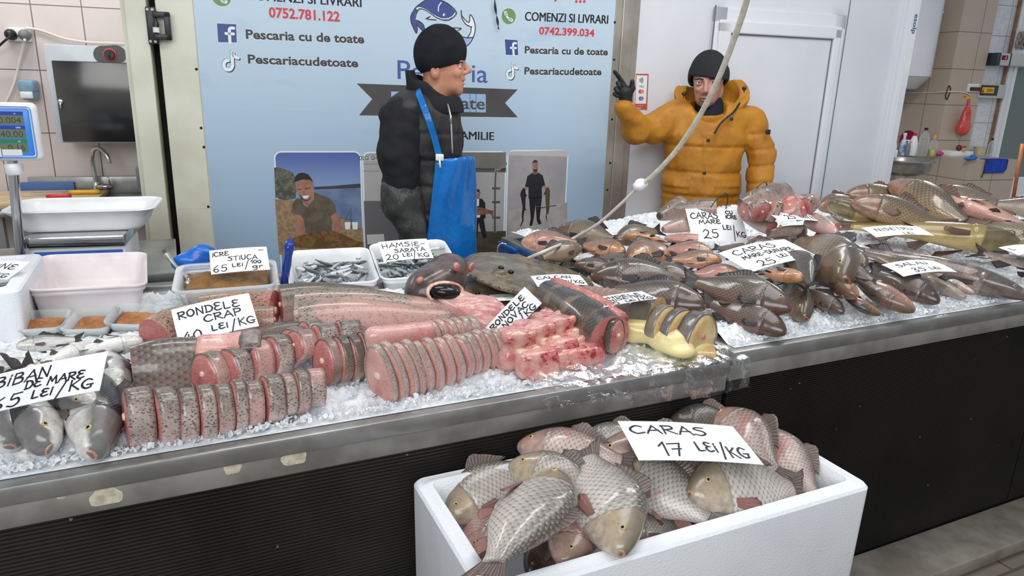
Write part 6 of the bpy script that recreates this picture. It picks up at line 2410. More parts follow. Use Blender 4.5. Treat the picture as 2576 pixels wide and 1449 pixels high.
# sterilising cabinet
ca, cb_ = wt(107, 110, .72), wt(362, 360, .72)
x0, x1, z0, z1 = ca.x, -1.87, cb_.z, ca.z
r = empty('wall_cabinet', label='white metal wall cabinet with a dark door on the pink tiles', cat='cabinet', mat=WALLM)
b = MB()
b.box((x0, .72, z0), (x1, .998, z1), .006)
link('casing', b.mesh('casing', pm('cabinet_white', rgb(214, 218, 224), rgb(200, 204, 210), 5, .35), angle=40), r)
d0, d1 = wt(130, 152, .7), wt(360, 357, .7)
b = MB()
b.box((d0.x, .69, d1.z), (x1 - .012, .718, d0.z), .004)
t = NT('dark_door')
co = t.coord('Object')
vo = t.n('ShaderNodeTexVoronoi')
t.l(co, vo.inputs['Vector'])
vo.inputs['Scale'].default_value = 45
sp = t.math('MULTIPLY', t.step(vo.outputs['Distance'], .12, .06), t.step(t.noise(co, 7, 2), .5, .6))
col = t.mix(t.step(t.noise(co, 2.0, 2), .42, .6), rgb(84, 82, 78), rgb(42, 44, 48))
dm = t.base(t.mix(t.math('MULTIPLY', sp, .6), col, rgb(16, 16, 16)), .14, .25, .5)
dr_ = link('door', b.mesh('door', dm, angle=40), r)
for (px, py) in ((350, 176), (358, 341)):
    h = wt(px, py, .69)
    b = MB()
    b.box((h.x - .03, .68, h.z - .03), (h.x + .022, .692, h.z + .03), .003)
    link('hinge', b.mesh('hinge', M_black, angle=40), r)
k_ = wt(151, 256, .685)
b = MB()
b.M = Matrix.Translation((k_.x, .69, k_.z)) @ Matrix.Rotation(pi / 2, 4, 'X')
b.lathe([(.014, 0), (.014, .008), (.008, .01)], 16)
b.box((-.004, -.035, .008), (.004, -.005, .011), .001)
link('lock', b.mesh('lock', M_chrome, angle=40), dr_)
c0, c1 = wt(235, 137, .72), wt(318, 137, .72)
b = MB()
rr_ = .046
pts = [(c1.x - rr_ + rr_ * cos(a), c1.z + rr_ * sin(a)) for a in np.linspace(-pi / 2, pi / 2, 12)] + [(c0.x + rr_ + rr_ * cos(a), c0.z + rr_ * sin(a)) for a in np.linspace(pi / 2, 3 * pi / 2, 12)]
b.M = Matrix(((1, 0, 0, 0), (0, 0, -1, .7205), (0, 1, 0, 0), (0, 0, 0, 1)))
b.prism(pts, .004)
pl = link('control_plate', b.mesh('control_plate', pm('control_grey', rgb(84, 84, 82), None, rough=.4), False), r)
cm = (c0 + c1) / 2
b = MB()
b.M = Matrix.Translation((cm.x, .717, cm.z)) @ Matrix.Rotation(pi / 2, 4, 'X')
b.lathe([(.033, 0), (.033, .004), (.029, .005)], 24)
link('dial_ring', b.mesh('dial_ring', M_red, angle=40), pl)
b = MB()
b.M = Matrix.Translation((cm.x, .713, cm.z)) @ Matrix.Rotation(pi / 2, 4, 'X')
b.lathe([(.026, 0), (.024, .02)], 20)
b.box((-.004, -.02, .02), (.004, .02, .026), .001)
link('knob', b.mesh('knob', M_black, angle=40), pl)
b = MB()
vs, fs = textmesh('UV', .042, 0)
b.add([(c0.x + .045 + v.x, .7158, c0.z - .013 + v.y) for v in vs], fs)
link('lettering', b.mesh('lettering', pm('print_grey_text', rgb(170, 170, 166), None), False), pl)
# sockets, plugs and cables
sa, sb = wt(14, 74, .99), wt(82, 106, .99)
r = empty('wall_socket', label='white double wall socket with two plugs on the pink tiles', cat='socket', mat=WALLM)
b = MB()
b.box((sa.x, .965, sb.z), (sb.x, .999, sa.z), .006)
b.box((sa.x + .02, .955, sa.z - .03), (sa.x + .1, .97, sa.z + .012), .005)
link('plate', b.mesh('plate', M_white_plastic, angle=40), r)
for (px, py, m) in ((28, 87, M_black), (63, 88, M_grey_plastic)):
    p = wt(px, py, .96)
    b = MB()
    b.M = Matrix.Translation((p.x, .968, p.z)) @ Matrix.Rotation(pi / 2, 4, 'X')
    b.lathe([(.03, 0), (.028, .03), (.018, .045), (.008, .05)], 18)
    link('plug', b.mesh('plug', m, angle=40), r)


def cable(pts, rad, m, name, label, M=None, cat='cable'):
    b = MB()
    b.tube(crom(pts, 6), rad, 8)
    o = b.build(name, m)
    if M is not None:
        o.matrix_world = M
    return tag(o, label, cat)


M_cable = pm('white_cable', rgb(222, 214, 204), None, rough=.45)
cable([wt(65, 70, .99), wt(100, 76, .985), (wt(160, 96, .985)), wt(220, 106, .985), wt(290, 109, .985), wt(345, 112, .985)], .007, M_cable, 'power_cable', 'white cable running from the socket over the cabinet', WALLM)
cable([wt(62, 100, .91), wt(60, 110, .95), wt(48, 160, .97), wt(34, 215, .97), wt(12, 262, .97), wt(-30, 330, .97)], .007, M_cable, 'power_cable', 'white cable hanging from the grey plug behind the scale', WALLM)
cable([wt(28, 90, .91), wt(15, 100, .9), wt(-5, 118, .92), wt(-40, 150, .95)], .006, M_black, 'power_cable', 'black cable hanging from the black plug', WALLM)
sa, sb = wt(40, 200, .9), wt(92, 252, .9)
r = empty('soap_dispenser', label='blue plastic soap dispenser on the pink tiles above the scale', cat='dispenser', mat=WALLM)
b = MB()
b.box((sa.x, .90, sb.z + .04), (sb.x, .999, sa.z), .016, 3)
b.box((sa.x + .006, .91, sb.z), (sb.x - .004, .999, sb.z + .05), .014, 3)
link('casing', b.mesh('casing', pm('dispenser_blue', rgb(134, 166, 184), rgb(118, 150, 170), 9, .35), angle=40), r)
b = MB()
b.box(((sa.x + sb.x) / 2 - .03, .886, sb.z + .008), ((sa.x + sb.x) / 2 + .03, .905, sb.z + .045), .005)
link('button', b.mesh('button', M_white_plastic, angle=40), r)
# hinge on the jamb and grey box inside the reveal
ha, hb = wt(364, 16, -.035), wt(398, 112, -.035)
r = empty('door_hinge', label='black cold room door hinge on the cream jamb', cat='hinge', mat=WALLM)
b = MB()
b.box((ha.x, -.042, hb.z), (ha.x + .042, -.03, ha.z), .006)
b.box((ha.x + .03, -.062, hb.z + .02), (ha.x + .1, -.03, hb.z + .045), .004)
b.box((ha.x + .03, -.062, ha.z - .045), (ha.x + .1, -.03, ha.z - .02), .004)
b.box((ha.x + .075, -.062, hb.z + .02), (ha.x + .1, -.03, ha.z - .02), .004)
link('leaf', b.mesh('leaf', M_black_metal, angle=40), r)
b = MB()
b.M = Matrix.Translation((ha.x + .04, -.058, 0))
b.lathe([(.012, hb.z + .07), (.012, ha.z - .07), (.006, ha.z - .06), (.006, ha.z - .05)], 14)
link('pin', b.mesh('pin', M_black, angle=40), r)
b = MB()
b.M = Matrix.Translation((ha.x + .04, -.058, 0))
b.lathe([(.014, hb.z + .05), (.014, hb.z + .072)], 14)
link('bushing', b.mesh('bushing', M_white_plastic, angle=40), r)
for z in (hb.z + .012, ha.z - .012):
    for q in (.01, .03):
        b = MB()
        b.M = Matrix.Translation((ha.x + q, -.042, z)) @ Matrix.Rotation(pi / 2, 4, 'X')
        b.lathe([(.0075, 0), (.006, .003)], 12)
        link('screw', b.mesh('screw', M_steel, angle=40), r)
ga, gb = wt(358, 414, .45), wt(390, 470, .45)
b = MB()
b.box((-1.97, .40, gb.z), (-1.886, .55, ga.z), .02, 3)
o = b.build('towel_box', M_grey_plastic)
o.matrix_world = WALLM
tag(o, 'grey plastic box fixed inside the cream reveal', 'box')
# screws in the trims are part of the place
for i, (px, py) in enumerate([(494, 174), (506, 322), (513, 370), (524, 520), (1547, 56), (1545, 150), (1540, 300), (1535, 410), (1528, 478)]):
    p = wt(px, py, -.013 if px < 1000 else -.007)
    b = MB()
    b.M = Matrix.Translation((p.x, -.0125 if px < 1000 else -.0065, p.z)) @ Matrix.Rotation(pi / 2, 4, 'X')
    b.lathe([(.0065, 0), (.0055, .002), (.003, .003)], 10)
    o = b.build('trim_screw', M_dark)
    o.matrix_world = WALLM
    tag(o, kind='structure')
# black streamer on the banner
pts = [wt(1243, -25, -.02), wt(1246, 20, -.02), wt(1251, 50, -.02), wt(1254, 73, -.02)]
b = MB()
for k in range(3):
    pass
L = crom([Vector(p) for p in pts], 6)
b.rings([[p + Vector((sx_ * .006 * cos(i * .5), sy_ * .002 - .0, 0)) for sx_, sy_ in ((-1, -1), (1, -1), (1, 1), (-1, 1))] for i, p in enumerate(L)])
o = b.build('streamer', M_black)
o.matrix_world = WALLM
tag(o, 'thin black twisted ribbon hanging down over the banner', 'ribbon')


# ================================================================== the two men
def skin_mat(name, c1, c2, c3, stub=None):
    t = NT(name)
    co = t.coord('Object')
    col = t.mix(t.step(t.noise(co, 14, 3), .35, .68), c1, c2)
    col = t.mix(t.math('MULTIPLY', t.step(t.noise(co, 26, 3), .55, .75), .3), col, c3)
    if stub:
        (x, y, z), rad, c = stub
        v = t.n('ShaderNodeVectorMath', operation='DISTANCE')
        t.l(co, v.inputs[0])
        v.inputs[1].default_value = (x, y, z)
        m = t.step(t.math('ADD', v.outputs['Value'], t.math('MULTIPLY', t.noise(co, 40, 3), .03)), rad + .015, rad - .02)
        col = t.mix(t.math('MULTIPLY', m, t.math('ADD', .35, t.math('MULTIPLY', t.noise(co, 260, 2), .5))), col, c)
    t.base(col, .48, 0, .4, t.bump(t.noise(co, 220, 2), .08, .001))
    t.b.inputs['Subsurface Weight'].default_value = .12
    t.b.inputs['Subsurface Radius'].default_value = (.02, .008, .005)
    t.b.inputs['Subsurface Scale'].default_value = .4
    return t.m


def cloth(name, c1, c2, rough=.7, bs=26, bd=.012, b=.35, sheen=0.0):
    t = NT(name)
    co = t.coord('Object', (1, 1, .7))
    w_ = t.noise(co, bs, 4, .6)
    t.base(t.mix(t.step(t.noise(co, 7, 3), .4, .65), c1, c2), rough, 0, .35, t.bump(w_, b, bd))
    return t.m


M_black_fleece = cloth('black_fleece', rgb(30, 30, 32), rgb(22, 22, 24), .85, 60, .004)
M_vest = cloth('black_quilted_nylon', rgb(48, 47, 48), rgb(34, 34, 35), .55, 14, .02, .5)
M_guard = cloth('dark_waxed_sleeve', rgb(62, 62, 61), rgb(44, 44, 44), .38, 12, .03, .6)
M_knit = None
t = NT('black_knit')
co = t.coord('Object')
t.base(t.mix(t.step(t.noise(co, 12, 3), .4, .7), rgb(30, 32, 38), rgb(24, 26, 32)), .9, 0, .2, t.bump(t.noise(co, 240, 2), .3, .002))
M_knit = t.m
t = NT('grey_ribbed_knit')
co = t.coord('Object')
s = t.n('ShaderNodeSeparateXYZ')
t.l(co, s.inputs[0])
an = t.math('ARCTAN2', s.outputs[1], s.outputs[0])
rb = t.math('SINE', t.math('MULTIPLY', an, 90.0))
t.base(t.mix(t.step(rb, -.8, .6), rgb(38, 38, 40), rgb(62, 62, 64)), .9, 0, .2, t.bump(rb, .6, .003))
M_rknit = t.m
M_apron = cloth('blue_vinyl_apron', rgb(24, 108, 184), rgb(20, 96, 168), .16, 7, .03, .45)
M_mustard = cloth('mustard_nylon', rgb(186, 126, 38), rgb(170, 111, 30), .5, 13, .018, .5)
M_mustard_in = cloth('mustard_lining', rgb(140, 92, 28), rgb(120, 78, 24), .7)
M_navyknit = cloth('navy_knit', rgb(24, 26, 40), rgb(18, 20, 30), .85)
M_glove = cloth('black_glove', rgb(36, 38, 38), rgb(26, 28, 28), .5, 60, .004)
M_trouser = cloth('dark_trousers', rgb(40, 42, 46), rgb(32, 33, 37), .8)
M_hair = pm('dark_hair', rgb(34, 27, 24), None, rough=.6)
M_eyewhite = pm('eye_white', rgb(214, 206, 200), None, rough=.15)
M_iris = pm('eye_iris', rgb(40, 28, 22), None, rough=.1)
M_lip = pm('lip_skin', rgb(168, 100, 90), rgb(150, 88, 80), 60, .4)


def ez(M):
    o = M.inverted()
    return o


class Man:
    def __init__(self, label, d, px, stand):
        # measured at distance d, a little larger and further back where the man stands
        g = fwdp(px, 500, d)
        g.z = 0
        self.I = frame(g, R0, UP).inverted()
        self.d = d
        k = stand / d
        self.zf = HC * (k - 1) / k             # floor level in the figure's own space
        g = Vector((g.x * k, g.y * k, -HC * (k - 1)))
        self.r = empty('person', label=label, cat='person', mat=frame(g, R0, UP) @ Matrix.Scale(k, 4))

    def p(self, px, py, dy=0.0):
        """figure coordinates of a pixel on the upright plane dy behind the figure's middle"""
        return np.array(self.I @ fwdp(px, py, self.d + dy), dtype=np.float32)

    def add(self, name, fn, lo, hi, h, m, parent=None):
        return link(name, sdmesh(name, fn, lo, hi, h, m), parent or self.r)


def legs(m, hipz, cx, w_=.1):
    f = m.zf
    fn = lambda P: su(su(su(sd_cap(P, (cx - w_, 0, hipz), (cx - w_ - .02, .0, .5), .1, .075), sd_cap(P, (cx - w_ - .02, 0, .5), (cx - w_ - .02, .02, .1 + f), .075, .065), .03),
                         su(sd_cap(P, (cx + w_, 0, hipz), (cx + w_ + .02, .0, .5), .1, .075), sd_cap(P, (cx + w_ + .02, 0, .5), (cx + w_ + .02, .02, .1 + f), .075, .065), .03), .02),
                      sd_ell(P, (cx, 0, hipz + .04), (.19, .13, .14)), .05) + .004 * wob(P, 18, 1)
    m.add('trousers', fn, (cx - .32, -.2, .06 + f), (cx + .32, .2, hipz + .22), .012, M_trouser)
    for s_ in (-1, 1):
        x = cx + s_ * (w_ + .02)
        m.add('boot', lambda P: np.maximum(su(sd_cap(P, (x, .03, .2 + f), (x, .03, .06 + f), .075, .07), sd_ell(P, (x + .02, -.06, .045 + f), (.055, .13, .05)), .03), f - P[..., 2] + .002), (x - .12, -.22, f - .01), (x + .14, .14, f + .3), .01, M_black)


# ---- the man in the apron
A = Man('man in a black beanie, black vest and blue apron looking to the right', 3.05, 1085, 3.14)
p = A.p
M_skin1 = skin_mat('skin_tan', rgb(196, 142, 114), rgb(182, 126, 100), rgb(186, 106, 86))
hy = .02
q = lambda x, y, dy=0.0: p(x, y) + np.array([0, hy + dy, 0], dtype=np.float32)


def head1(P):
    d = sd_ell(P, q(1107, 130), (.098, .077, .098))
    d = su(d, sd_ell(P, q(1126, 182), (.064, .060, .082)), .03)
    d = su(d, sd_ell(P, q(1132, 217), (.05, .046, .03)), .025)
    d = su(d, sd_ell(P, q(1152, 230), (.017, .022, .017)), .018)
    d = su(d, sd_ell(P, q(1158, 155), (.014, .046, .010)), .014)
    for s_ in (-1, 1):
        d = ssub(d, sd_ell(P, q(1161, 166, s_ * .034), (.016, .017, .012)), .012)
        d = su(d, sd_ell(P, q(1148, 184, s_ * .036), (.02, .018, .015)), .018)
        d = su(d, sd_ell(P, q(1170, 183, s_ * .012), (.012, .008, .0085)), .006)
        d = su(d, np.maximum(sd_ell(P, q(1098, 178, s_ * .072), (.018, .011, .03)), -sd_ell(P, q(1100, 176, s_ * .085), (.009, .008, .017))), .006)
    d = su(d, sd_cap(P, q(1164, 158), q(1178, 175), .008, .0115), .011)
    d = su(d, sd_ell(P, q(1179, 178), (.011, .0115, .0105)), .006)
    d = su(d, sd_ell(P, q(1160, 196), (.014, .024, .012)), .01)
    d = su(d, sd_ell(P, q(1165, 200), (.009, .02, .006)), .004)
    d = su(d, sd_ell(P, q(1163, 210), (.009, .018, .007)), .004)
    d = ssub(d, sd_ell(P, q(1167, 205), (.012, .022, .002)), .003)
    d = su(d, sd_cap(P, q(1100, 190), q(1092, 265), .058, .064), .03)
    d = su(d, sd_ell(P, q(1072, 335), (.09, .13, .09)), .04)
    return d


c = q(1110, 190)
A.add('body', head1, c - np.array([.2, .2, .3], dtype=np.float32), c + np.array([.2, .2, .25], dtype=np.float32), .004, M_skin1)
c = q(1107, 128)
e0, e1 = q(1058, 184), q(1170, 158)
nn = np.array([-(e1 - e0)[2], 0, (e1 - e0)[0]])
nn = nn / np.linalg.norm(nn)


def beanie1(P):
    d = su(sd_ell(P, c, (.107, .087, .105)), sd_ell(P, q(1092, 150), (.078, .088, .07)), .03) + .0015 * wob(P, 60, 2)
    cut = -((P - e0) @ nn.astype(np.float32))
    d = np.maximum(d, cut)
    return np.maximum(d, -np.maximum(sd_ell(P, c, (.1, .079, .1)), cut - .03))


A.add('beanie', beanie1, c - .16, c + .16, .0045, M_knit)
for s_ in (-1, 1):
    b = MB()
    x = q(1156, 166, s_ * .031)
    b.ball(tuple(x), .0105, 12, 8)
    e_ = link('eye', b.mesh('eye', M_eyewhite), A.r)
    b = MB()
    b.ball((x[0] + .0072, x[1], x[2] - .0005), (.0042, .0058, .0058), 10, 6)
    link('iris', b.mesh('iris', M_iris), e_)
    b = MB()
    b.ball((x[0] - .0005, x[1], x[2] + .0066), (.0125, .0135, .0075), 12, 8)
    b.ball((x[0] - .0005, x[1], x[2] - .0072), (.012, .013, .0052), 12, 8)
    link('eyelid', b.mesh('eyelid', M_skin1), A.r)
    b = MB()
    y = q(1159, 158, s_ * .032)
    b.tube([tuple(y + np.array([-.016, s_ * .016, -.003])), tuple(y + np.array([.004, s_ * .002, .002])), tuple(y + np.array([.007, -s_ * .014, -.001]))], [.002, .0035, .003], 6)
    link('eyebrow', b.mesh('eyebrow', M_hair), A.r)


def vest(P):
    d = sd_ell(P, p(1070, 345, .02), (.155, .17, .2))
    d = su(d, sd_ell(P, p(1085, 500, .0), (.15, .15, .26)), .06)
    d = su(d, sd_ell(P, p(1095, 640, .0), (.16, .15, .16)), .06)
    d = su(d, sd_ell(P, p(1035, 268, .02), (.1, .19, .06)), .05)
    z = P[..., 2]
    for yy in (330, 395, 460, 525, 590):
        d = d + .008 * np.exp(-((z - p(1080, yy)[2] + .05 * P[..., 0]) / .008) ** 2)
    return d + .006 * wob(P, 22, 1) + .003 * wob(P, 60, 2)


c = p(1080, 450)
A.add('vest', vest, c + np.array([-.3, -.3, -.46], dtype=np.float32), c + np.array([.3, .3, .4], dtype=np.float32), .008, M_vest)


def collar1(P):
    a, b_ = q(1080, 196), q(1090, 262)
    ax = (b_ - a) / np.linalg.norm(b_ - a)
    h = (P - a) @ ax
    rad = np.sqrt(((P - a - h[..., None] * ax) ** 2).sum(-1) + 1e-9)
    r0 = .082 + .02 * np.clip(h / .1, -.3, 1.2)
    ang = np.arctan2(P[..., 1] - hy, P[..., 0] - a[0])
    top = .03 + .062 * np.cos(ang) + .008 * np.sin(ang * 5)
    d = np.maximum(np.abs(rad - r0) - .017, np.maximum(top - h, h - .15))
    return d + .004 * wob(P, 45, 3)


c = q(1088, 232)
A.add('collar', collar1, c + np.array([-.2, -.2, -.2], dtype=np.float32), c + np.array([.2, .2, .2], dtype=np.float32), .006, M_black_fleece)


def sleeve1(P):
    d = su(sd_cap(P, p(1008, 300, -.10), p(1004, 395, -.13), .088, .082), sd_cap(P, p(1004, 395, -.13), p(1008, 468, -.13), .082, .074), .03)
    d2 = sd_cap(P, p(1120, 310, .16), p(1125, 460, .17), .075, .07)
    return np.minimum(d, d2) + .008 * wob(P, 30, 2) + .004 * wob(P, 75, 1)


c = p(1050, 390)
A.add('sleeves', sleeve1, c + np.array([-.26, -.3, -.28], dtype=np.float32), c + np.array([.26, .32, .3], dtype=np.float32), .008, M_black_fleece)


def guard(P):
    d = su(sd_cap(P, p(1007, 470, -.13), p(1012, 505, -.13), .075, .084), sd_cap(P, p(1012, 505, -.13), p(1052, 610, -.15), .084, .058), .03)
    d2 = sd_cap(P, p(1125, 470, .17), p(1140, 600, .12), .075, .055)
    return np.minimum(d, d2) + .007 * wob(P * np.array([1, 1, 1.8], dtype=np.float32), 26, 4) + .003 * wob(P, 70, 5)


c = p(1060, 540)
A.add('sleeve_guards', guard, c + np.array([-.26, -.34, -.22], dtype=np.float32), c + np.array([.26, .34, .22], dtype=np.float32), .008, M_guard)


def hand(wrist, palm, fingers, thumb, rp=.034, rf=.0095):
    def fn(P):
        d = sd_cap(P, wrist, palm, rp * .85, rp)
        for f in fingers:
            g = None
            for i in range(len(f) - 1):
                s_ = sd_cap(P, f[i], f[i + 1], rf * (1.12 - .08 * i), rf * (1.04 - .08 * i))
                g = s_ if g is None else su(g, s_, .004)
            d = su(d, g, .007)
        for i in range(len(thumb) - 1):
            d = su(d, sd_cap(P, thumb[i], thumb[i + 1], rf * (1.35 - .12 * i), rf * (1.2 - .1 * i)), .009)
        return d
    return fn


for (w0, s_) in ((p(1052, 612, -.15), 1), (p(1140, 602, .12), -1)):
    pal = w0 + np.array([.018, 0, -.075], dtype=np.float32)
    fs = []
    for k in range(4):
        a = pal + np.array([.012, (k - 1.5) * .019, -.03], dtype=np.float32)
        L = (.032, .038, .035, .027)[k]
        fs.append([a, a + np.array([.01, 0, -L], dtype=np.float32), a + np.array([-.006, 0, -L * 1.75], dtype=np.float32), a + np.array([-.026, 0, -L * 2.1], dtype=np.float32)])
    th = [pal + np.array([.0, -.03, .02], dtype=np.float32), pal + np.array([.03, -.045, -.02], dtype=np.float32), pal + np.array([.036, -.04, -.05], dtype=np.float32)]
    A.add('glove', hand(w0, pal, fs, th), pal - .14, pal + .14, .005, M_glove)


# apron: a sheet wrapped round the front of the body, facing right and forward
def apr(u, v):
    zt_, zb_ = p(1120, 392)[2], .42
    z = zt_ + (zb_ - zt_) * v
    half = .72 + .30 * min(1, v * 2.2)
    a = radians(-38) + (u - .5) * 2 * half
    cx = p(1088, 480)[0]
    rr_ = .178 + .012 * sin(9 * u + 3 * v) * v + .008 * v + .0025 * sin(23 * u + 5 * sin(4 * v)) + .003 * sin(14 * v + 6 * u)
    return (cx + .0 + rr_ * cos(a) + .02 * v, .0 + rr_ * sin(a) * .98, z + .01 * cos((u - .5) * 3))


b = MB()
b.grid(apr, 40, 40)
n0 = len(b.v)
me = b.mesh('apron', M_apron)
o = link('apron', me, A.r)
sm = o.modifiers.new('thick', 'SOLIDIFY')
sm.thickness = .003
# its straps and buckle
tl = Vector(apr(.06, .0))
b = MB()
st = crom([tuple(tl), tuple(p(1094, 350, -.172)), tuple(p(1078, 300, -.178)), tuple(p(1062, 258, -.15)), tuple(p(1050, 225, -.07)), tuple(p(1050, 222, .05))], 6)
L = []
for i, P_ in enumerate(st):
    d = (st[min(i + 1, len(st) - 1)] - st[max(i - 1, 0)]).normalized()
    s_ = d.cross(Vector((0, 1, 0))).normalized() * .0125
    o_ = Vector((0, -.003, 0))
    L.append([P_ + s_ + o_, P_ - s_ + o_, P_ - s_ - o_, P_ + s_ - o_])
b.rings(L)
link('strap', b.mesh('strap', M_apron, False), o)
b = MB()
b.box(tuple(tl + Vector((-.016, -.012, -.004))), tuple(tl + Vector((.016, .0, .022))), .003)
b.tube([tuple(tl + Vector((.0, -.01, .0))), tuple(tl + Vector((.003, -.012, -.03)))], .004, 8)
link('buckle', b.mesh('buckle', M_white_plastic), o)
# zip on the vest
b = MB()
b.tube(crom([tuple(p(1126, 262, -.09)), tuple(p(1134, 300, -.13)), tuple(p(1138, 385, -.15))], 5), .004, 6)
b.box(tuple(p(1134, 290, -.14) + np.array([-.004, -.006, -.03])), tuple(p(1134, 290, -.14) + np.array([.004, .0, 0])))
link('zip', b.mesh('zip', M_steel), A.r)
legs(A, .78, float(p(1100, 600)[0]))

# ---- the man in the mustard jacket
B_ = Man('man in a mustard padded jacket and grey beanie pointing up to the left', 3.8, 1775, 4.07)
p2 = B_.p
hc = p2(1777, 222)
q2 = lambda x, y, dy=0.0: p2(x, y) + np.array([0, dy, 0], dtype=np.float32)
mo = q2(1762, 252, -.085)
M_skin2 = skin_mat('skin_pale', rgb(196, 148, 132), rgb(184, 134, 118), rgb(182, 112, 98), (tuple(float(v) for v in mo + np.array([.006, 0, -.012])), .062, rgb(86, 66, 56)))


def head2(P):
    d = sd_ell(P, q2(1784, 188, .01), (.078, .095, .095))
    d = su(d, sd_ell(P, q2(1774, 224, -.03), (.062, .06, .078)), .03)
    d = su(d, sd_ell(P, q2(1768, 254, -.045), (.042, .046, .028)), .025)
    d = su(d, sd_ell(P, q2(1765, 264, -.072), (.02, .018, .015)), .016)
    d = su(d, sd_ell(P, q2(1764, 199, -.082), (.046, .012, .010)), .014)
    for ex in (1748, 1782):
        d = ssub(d, sd_ell(P, q2(ex, 207, -.098), (.017, .016, .011)), .01)
    for ex in (1749, 1788):
        d = su(d, sd_ell(P, q2(ex, 223, -.066), (.016, .016, .014)), .02)
    d = su(d, sd_cap(P, q2(1765, 205, -.09), q2(1761, 226, -.108), .0075, .0115), .010)
    d = su(d, sd_ell(P, q2(1761, 228, -.110), (.011, .010, .0095)), .006)
    for ex in (1755, 1768):
        d = su(d, sd_ell(P, q2(ex, 231, -.098), (.008, .011, .008)), .006)
    d = su(d, sd_ell(P, q2(1761, 245, -.085), (.026, .014, .014)), .01)
    d = su(d, sd_ell(P, q2(1760, 244, -.098), (.019, .008, .0055)), .004)
    d = su(d, sd_ell(P, q2(1760, 251, -.096), (.017, .008, .006)), .004)
    d = ssub(d, sd_ell(P, q2(1760, 247.5, -.104), (.021, .014, .0018)), .003)
    for s_, ex in ((1, 1814),):
        d = su(d, sd_ell(P, q2(ex, 222, .0), (.011, .018, .03)), .006)
    d = su(d, sd_cap(P, q2(1788, 240, .02), q2(1788, 300, .03), .056, .062), .03)
    return su(d, sd_ell(P, q2(1785, 345, .03), (.17, .1, .08)), .05)


c = q2(1780, 230)
B_.add('body', head2, c + np.array([-.2, -.2, -.3], dtype=np.float32), c + np.array([.2, .2, .25], dtype=np.float32), .004, M_skin2)
c = q2(1782, 180, .0)
# the cap's own origin sits on its middle axis, so the ribs run round it
bo = empty('cap', mat=None)
bpy.data.objects.remove(bo)


def beanie2(P):
    P = P + c
    d = sd_ell(P, q2(1783, 186, .005), (.096, .112, .118))
    low = q2(1778, 196)[2] - .10 * (P[..., 0] - q2(1778, 196)[0]) - .55 * np.clip(P[..., 1] + .02, 0, .09)
    cut = low - P[..., 2]
    lip = np.maximum(sd_ell(P, q2(1783, 192, .005), (.102, .118, .122)), P[..., 2] - low - .062)
    d = np.minimum(d, lip)
    d = np.maximum(d, cut)
    return np.maximum(d, -np.maximum(sd_ell(P, q2(1783, 188, .005), (.088, .104, .106)), cut - .03))


o = B_.add('beanie', beanie2, (-.17, -.17, -.17), (.17, .17, .17), .005, M_rknit)
o.location = tuple(float(v) for v in c)
for ex in (1748, 1782):
    x = q2(ex, 207, -.0815)
    b = MB()
    b.ball(tuple(x), .0112, 12, 8)
    e_ = link('eye', b.mesh('eye', M_eyewhite), B_.r)
    b = MB()
    b.ball((x[0], x[1] - .0005, x[2] + .0072), (.0145, .0125, .0075), 12, 8)
    b.ball((x[0], x[1], x[2] - .0085), (.014, .0118, .0055), 12, 8)
    link('eyelid', b.mesh('eyelid', M_skin2), B_.r)
    b = MB()
    b.ball((x[0], x[1] - .0076, x[2] - .0004), (.0062, .0044, .0062), 10, 6)
    link('iris', b.mesh('iris', M_iris), e_)
    b = MB()
    s_ = -1 if ex == 1748 else 1
    y = q2(ex, 199, -.096)
    b.tube([tuple(y + np.array([-s_ * .02, .0, -.001])), tuple(y + np.array([s_ * .002, -.002, .003])), tuple(y + np.array([s_ * .022, .012, -.004]))], [.003, .0042, .002], 6)
    link('eyebrow', b.mesh('eyebrow', M_hair), B_.r)


